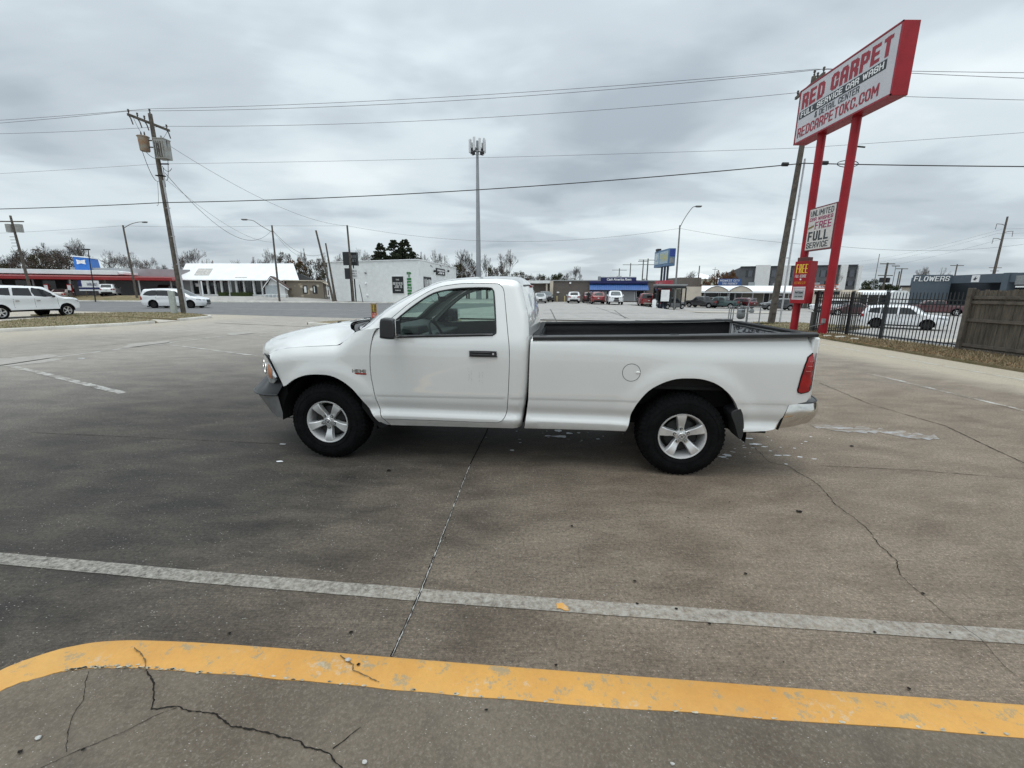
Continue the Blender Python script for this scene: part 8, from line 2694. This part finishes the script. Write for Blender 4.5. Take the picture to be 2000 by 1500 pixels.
# ================================================================ trees
BARK = M('bark', (.10, .085, .072), .95, var=.3, vscale=3)
TWIG = M('twigs', (.155, .130, .115), .95, var=.25, vscale=2)
TWIGD = M('dark_twigs', (.062, .048, .040), .95, var=.25, vscale=2)
def bare_tree_meshes(seed, spread=.55, levels=6, up=.35, lean=0.0):
    """unit-height leafless tree: (trunk and limbs, twigs)"""
    rnd = random.Random(seed)
    A, B = MB(), MB()
    def grow(p, d, L, r, lv):
        n = 3 if lv < 2 else 2
        pts, rr = [p], [r]
        for i in range(n):
            d = (d + Vector((rnd.gauss(0, .10), rnd.gauss(0, .10), rnd.gauss(0, .07) + (.03 if lv else 0))) ).normalized()
            p = p + d * (L / n)
            pts.append(p); rr.append(max(r * (1 - .34 * (i + 1) / n), .0015))
        (A if lv < 3 else B).tube(pts, rr, 6 if lv < 1 else 4 if lv < 3 else 3, cap=False)
        if lv >= levels: return
        k = rnd.choice((3, 3, 4)) if lv < 2 else rnd.choice((2, 3, 3)) if lv < levels - 1 else 2
        for j in range(k):
            a = rnd.uniform(0, 6.28) if lv else j * 6.28 / k + rnd.uniform(-.5, .5)
            s = rnd.uniform(.35, 1.0) * spread * (1.25 if lv == 0 else 1.0)
            side = Vector((math.cos(a), math.sin(a), 0))
            side = (side - d * side.dot(d))
            nd_ = (d + side * s * 1.3 + Vector((lean, 0, up * .35))).normalized()
            q = pts[-1] if (j < 2 or lv > 3) else pts[-2]
            grow(q, nd_, L * rnd.uniform(.66, .86), rr[-1] * rnd.uniform(.60, .75), lv + 1)
    grow(Vector((0, 0, 0)), Vector((rnd.uniform(-.05, .05) + lean * .3, 0, 1)), .22, .030, 0)
    allz = max(v[2] for v in A.v + B.v)
    for m_ in (A, B):
        m_.v = [(x / allz, y / allz, z / allz) for x, y, z in m_.v]
    return A, B
def mesh_of(mb, name, mat, smooth=False):
    me = bpy.data.meshes.new(name)
    me.from_pydata(mb.v, [], mb.f)
    me.materials.append(mat)
    me.update()
    return me
BT = []
for s_, sp_, ln in ((1, .62, 0), (2, .50, .10), (3, .72, 0), (4, .55, -.06), (7, .80, 0)):
    a, b = bare_tree_meshes(s_, sp_, 7, lean=ln)
    BT.append((mesh_of(a, 'bare_trunk', BARK), mesh_of(b, 'bare_crown', TWIG), mesh_of(b, 'bare_crown_dark', TWIGD)))
def leaf_crown(seed, kind, mat, n=2600, leaf=.035):
    rnd = random.Random(seed)
    mb = MB(); tr = MB()
    tr.tube([(0, 0, 0), (.01, 0, .35), (0, .01, .8)], [.028, .022, .008], 6)
    cl = []
    if kind == 'cone':
        for k in range(170):
            z = rnd.uniform(.10, .99)
            r = (1 - z) * .34 * rnd.uniform(.45, 1.15) + .01
            a = rnd.uniform(0, 6.28)
            cl.append((r * math.cos(a), r * math.sin(a), z + rnd.uniform(-.01, .02), .062 * (1.25 - z) * rnd.uniform(.6, 1.2)))
            if k % 2: tr.tube([(0, 0, z - .05), (r * math.cos(a), r * math.sin(a), z)], [.008, .003], 4)
    else:
        for k in range(34):
            a = rnd.uniform(0, 6.28); z = rnd.uniform(.30, .93)
            rm = .42 * math.sqrt(max(0.05, 1 - ((z - .58) / .42) ** 2))
            r = rm * rnd.uniform(.3, 1.0)
            cl.append((r * math.cos(a), r * math.sin(a), z, rnd.uniform(.06, .13)))
            if k % 2: tr.tube([(0, 0, .25), (r * .5 * math.cos(a), r * .5 * math.sin(a), (z + .25) / 2), (r * math.cos(a), r * math.sin(a), z)], [.014, .009, .004], 4)
    per = n // len(cl)
    for cx, cy, cz, cr in cl:
        for _ in range(per):
            u = Vector((rnd.gauss(0, 1), rnd.gauss(0, 1), rnd.gauss(0, .8)))
            u = u.normalized() * cr * rnd.uniform(.3, 1.0) ** .6
            p = Vector((cx, cy, cz)) + u
            s_ = leaf * rnd.uniform(.5, 1.1)
            a = Vector((rnd.gauss(0, 1), rnd.gauss(0, 1), rnd.gauss(0, 1))).normalized()
            b = a.cross(Vector((rnd.gauss(0, 1), rnd.gauss(0, 1), rnd.gauss(0, 1)))).normalized()
            mb.add([p - a * s_ * .5, p + b * s_ * .35, p + a * s_ * .5, p - b * s_ * .35], [(0, 1, 2, 3)])
    return mesh_of(tr, 'leafy_trunk', BARK), mesh_of(mb, 'leafy_crown', mat)
LC = {
    'evergreen': [leaf_crown(11, 'cone', leafy('juniper', (.014, .022, .012), (.040, .046, .024)), 9000, .026), leaf_crown(12, 'cone', bpy.data.materials['juniper'], 9000, .026)],
    'round': [leaf_crown(13, 'round', leafy('dark_green', (.020, .030, .014), (.055, .062, .028)), 3200, .05)],
    'brown': [leaf_crown(14, 'round', leafy('russet_leaves', (.085, .042, .020), (.16, .085, .045)), 3200, .045)],
    'brush': [leaf_crown(15, 'round', leafy('brown_brush', (.058, .045, .038), (.115, .092, .078)), 3600, .035), leaf_crown(16, 'round', leafy('olive_brush', (.040, .036, .020), (.08, .070, .040)), 3600, .035)],
}
def tree(px, ptop, Y, wpx, kind, label, group, var=0, rz=0.0, dark=False, sink=0.0):
    P = D(px, ptop, Y)
    z0 = T(P.x, P.y) - sink
    h = P.z - z0
    x, y = P.x, P.y
    t = thing('bare_tree' if kind == 'bare' else 'evergreen_tree' if kind in ('evergreen', 'round') else 'leafy_tree', label, 'tree', (x, y, z0), rz, group)
    if kind == 'bare':
        tm, cm, cd = BT[var % len(BT)]
        cm = cd if dark else cm
    else:
        tm, cm = LC[kind][var % len(LC[kind])]
    rad = max(math.hypot(v.co.x, v.co.y) for v in list(cm.vertices)[::37])
    w_ = wpx * Y / 830.0 * .5
    sx = w_ / max(rad, .1)
    for nm, me in (('trunk', tm), ('crown', cm)):
        o = link(nm, me, t)
        o.scale = (sx, sx, h)
    return t
SIDE = 'trees along the skyline'
TR = [
 # px, top, Y, width px, kind, var, dark, label
 (-10, 500, 95, 60, 'bare', 0, 1, 'bare tree at the left edge behind the drive-in'),
 (22, 492, 98, 60, 'bare', 2, 1, 'bare tree just right of the far left utility pole'),
 (50, 484, 100, 70, 'bare', 4, 1, 'spreading bare tree over the left part of the red canopy'),
 (40, 505, 92, 60, 'brush', 0, 0, 'low dark brush at the left behind the drive-in'),
 (78, 492, 96, 62, 'brush', 1, 0, 'dense olive brush mass over the drive-in canopy'),
 (108, 489, 96, 62, 'brush', 0, 0, 'dense brown brush left of the blue tower'),
 (8, 512, 92, 50, 'brush', 1, 0, 'lowest brush at the left edge'),
 (92, 474, 102, 80, 'bare', 0, 1, 'tall bare tree rising out of the dense brush'),
 (122, 476, 104, 60, 'bare', 3, 1, 'bare tree right beside the dense brush'),
 (148, 465, 108, 62, 'bare', 2, 0, 'pale bare tree directly behind the blue roof tower'),
 (205, 492, 110, 46, 'bare', 1, 0, 'small bare tree right of the blue tower'),
 (232, 488, 112, 60, 'bare', 4, 0, 'bare tree behind the left street lamp'),
 (262, 492, 108, 56, 'bare', 0, 0, 'bare tree right of the left street lamp'),
 (290, 500, 106, 44, 'bare', 3, 0, 'low bare tree left of the leaning utility pole'),
 (318, 516, 110, 40, 'bare', 2, 1, 'lowest bare tree beside the leaning utility pole'),
 (371, 484, 100, 62, 'bare', 2, 0, 'round bare tree just right of the leaning utility pole'),
 (350, 506, 96, 40, 'bare', 1, 1, 'dark bare tree touching the leaning utility pole'),
 (408, 505, 106, 34, 'bare', 0, 0, 'small bare tree over the middle of the showroom roof'),
 (412, 506, 98, 14, 'brown', 0, 0, 'tiny round russet tree peeping over the showroom roof'),
 (455, 505, 112, 50, 'bare', 4, 0, 'low wide bare tree over the showroom roof'),
 (490, 500, 108, 50, 'bare', 1, 0, 'bare tree left of the second street lamp'),
 (521, 483, 104, 44, 'bare', 3, 0, 'taller bare tree close left of the second street lamp'),
 (553, 492, 92, 40, 'brush', 0, 0, 'brown brush right of the second street lamp'),
 (575, 500, 90, 44, 'brown', 0, 0, 'russet tree over the right end of the showroom roof'),
 (590, 510, 88, 40, 'brush', 1, 0, 'olive brush behind the stone house'),
 (615, 505, 90, 44, 'brush', 0, 0, 'dark brown brush behind the two leaning poles'),
 (636, 508, 88, 36, 'brush', 1, 0, 'brush mass touching the white brick shop'),
 (596, 484, 96, 30, 'bare', 1, 0, 'slender bare tree above the brush behind the stone house'),
 (630, 492, 98, 36, 'bare', 0, 0, 'bare tree behind the leaning poles'),
 (660, 494, 108, 30, 'bare', 2, 0, 'low bare tree over the left end of the white brick shop'),
 (712, 483, 98, 44, 'bare', 4, 0, 'bare tree right of the black shop pylon'),
 (742, 474, 88, 120, 'evergreen', 0, 0, 'left pointed evergreen over the white brick shop'),
 (768, 470, 88, 135, 'evergreen', 1, 0, 'middle broad evergreen over the white brick shop'),
 (789, 466, 90, 150, 'evergreen', 0, 0, 'right, tallest evergreen over the white brick shop'),
 (818, 490, 110, 40, 'bare', 1, 0, 'bare tree just right of the evergreens'),
 (850, 485, 106, 40, 'bare', 3, 0, 'bare tree over the right corner of the white brick shop'),
 (873, 498, 104, 38, 'bare', 0, 0, 'bare tree over the framed wall sign'),
 (910, 486, 98, 60, 'bare', 2, 1, 'round bare tree just left of the cell tower'),
 (893, 500, 96, 40, 'bare', 4, 1, 'dark bare tree between the white shop and the round bare tree'),
 (915, 520, 94, 60, 'brush', 0, 0, 'brown brush at the foot of the cell tower'),
 (952, 495, 100, 40, 'bare', 1, 1, 'bare tree close right of the cell tower'),
 (950, 518, 94, 44, 'brush', 1, 0, 'brush right of the cell tower'),
 (992, 487, 86, 64, 'bare', 1, 0, 'wind-swept bare tree behind the truck roof'),
 (978, 520, 92, 50, 'brush', 0, 0, 'brown brush beneath the wind-swept bare tree'),
 (898, 512, 93, 46, 'brush', 1, 0, 'brown brush at the right end of the white brick shop'),
 (1005, 528, 90, 60, 'brush', 1, 0, 'low olive brush above the truck roof'),
 (1040, 538, 90, 60, 'brush', 0, 0, 'low brown brush above the brick annexe'),
 (1100, 540, 92, 60, 'brush', 1, 0, 'low brush just over the pawn shop roof'),
 (130, 500, 100, 60, 'brush', 0, 0, 'brown brush touching the blue roof tower'),
 (60, 486, 99, 70, 'brush', 0, 0, 'tallest brown brush at the left'),
 (1020, 528, 96, 44, 'bare', 0, 0, 'low bare thicket right of the wind-swept tree'),
 (1042, 532, 92, 40, 'bare', 4, 1, 'low bare thicket above the brick annexe'),
 (1063, 531, 95, 24, 'round', 0, 0, 'small dark evergreen left of the pawn shop wall'),
 (1090, 528, 96, 34, 'round', 0, 0, 'dark round evergreen over the corner of the pawn shop'),
 (1080, 536, 98, 30, 'bare', 2, 1, 'low bare thicket between the two dark evergreens'),
 (1122, 518, 98, 46, 'bare', 3, 1, 'dense bare tree over the pawn shop roof'),
 (1262, 540, 120, 14, 'round', 0, 0, 'tiny round tree between the pair of far poles'),
 (1325, 540, 118, 18, 'round', 0, 0, 'tiny dark tree behind the bus shelter lamp'),
 (1350, 528, 130, 34, 'bare', 2, 0, 'faint bare tree left of the plain dark pole'),
 (1384, 542, 100, 30, 'brown', 0, 0, 'low russet tree left of the agency sign'),
 (1404, 526, 104, 36, 'brown', 0, 0, 'left, round-headed russet tree above the agency sign'),
 (1424, 524, 106, 40, 'brown', 0, 0, 'right russet tree touching the grey hotel'),
 (1628, 525, 84, 34, 'bare', 1, 0, 'pale bare tree in front of the hotel, right of the pylon pole'),
 (1700, 540, 82, 30, 'round', 0, 0, 'low dark green bush behind the white trailer'),
 (1722, 549, 80, 60, 'round', 0, 0, 'wide dark green tree behind the iron fence'),
 (1742, 551, 80, 44, 'round', 0, 0, 'dark green tree left of the cream hut'),
 (1808, 520, 90, 44, 'bare', 2, 0, 'faint bare tree above the FLOWERS lettering'),
 (1842, 522, 92, 40, 'bare', 0, 0, 'faint bare tree above the right end of the lettering'),
]
for i, (px, top, Y, wp, kind, var, dk, lab) in enumerate(TR):
    tree(px, top, Y, wp, kind, lab, SIDE, var, i * 1.3, bool(dk), sink=(h0 := 0.0))
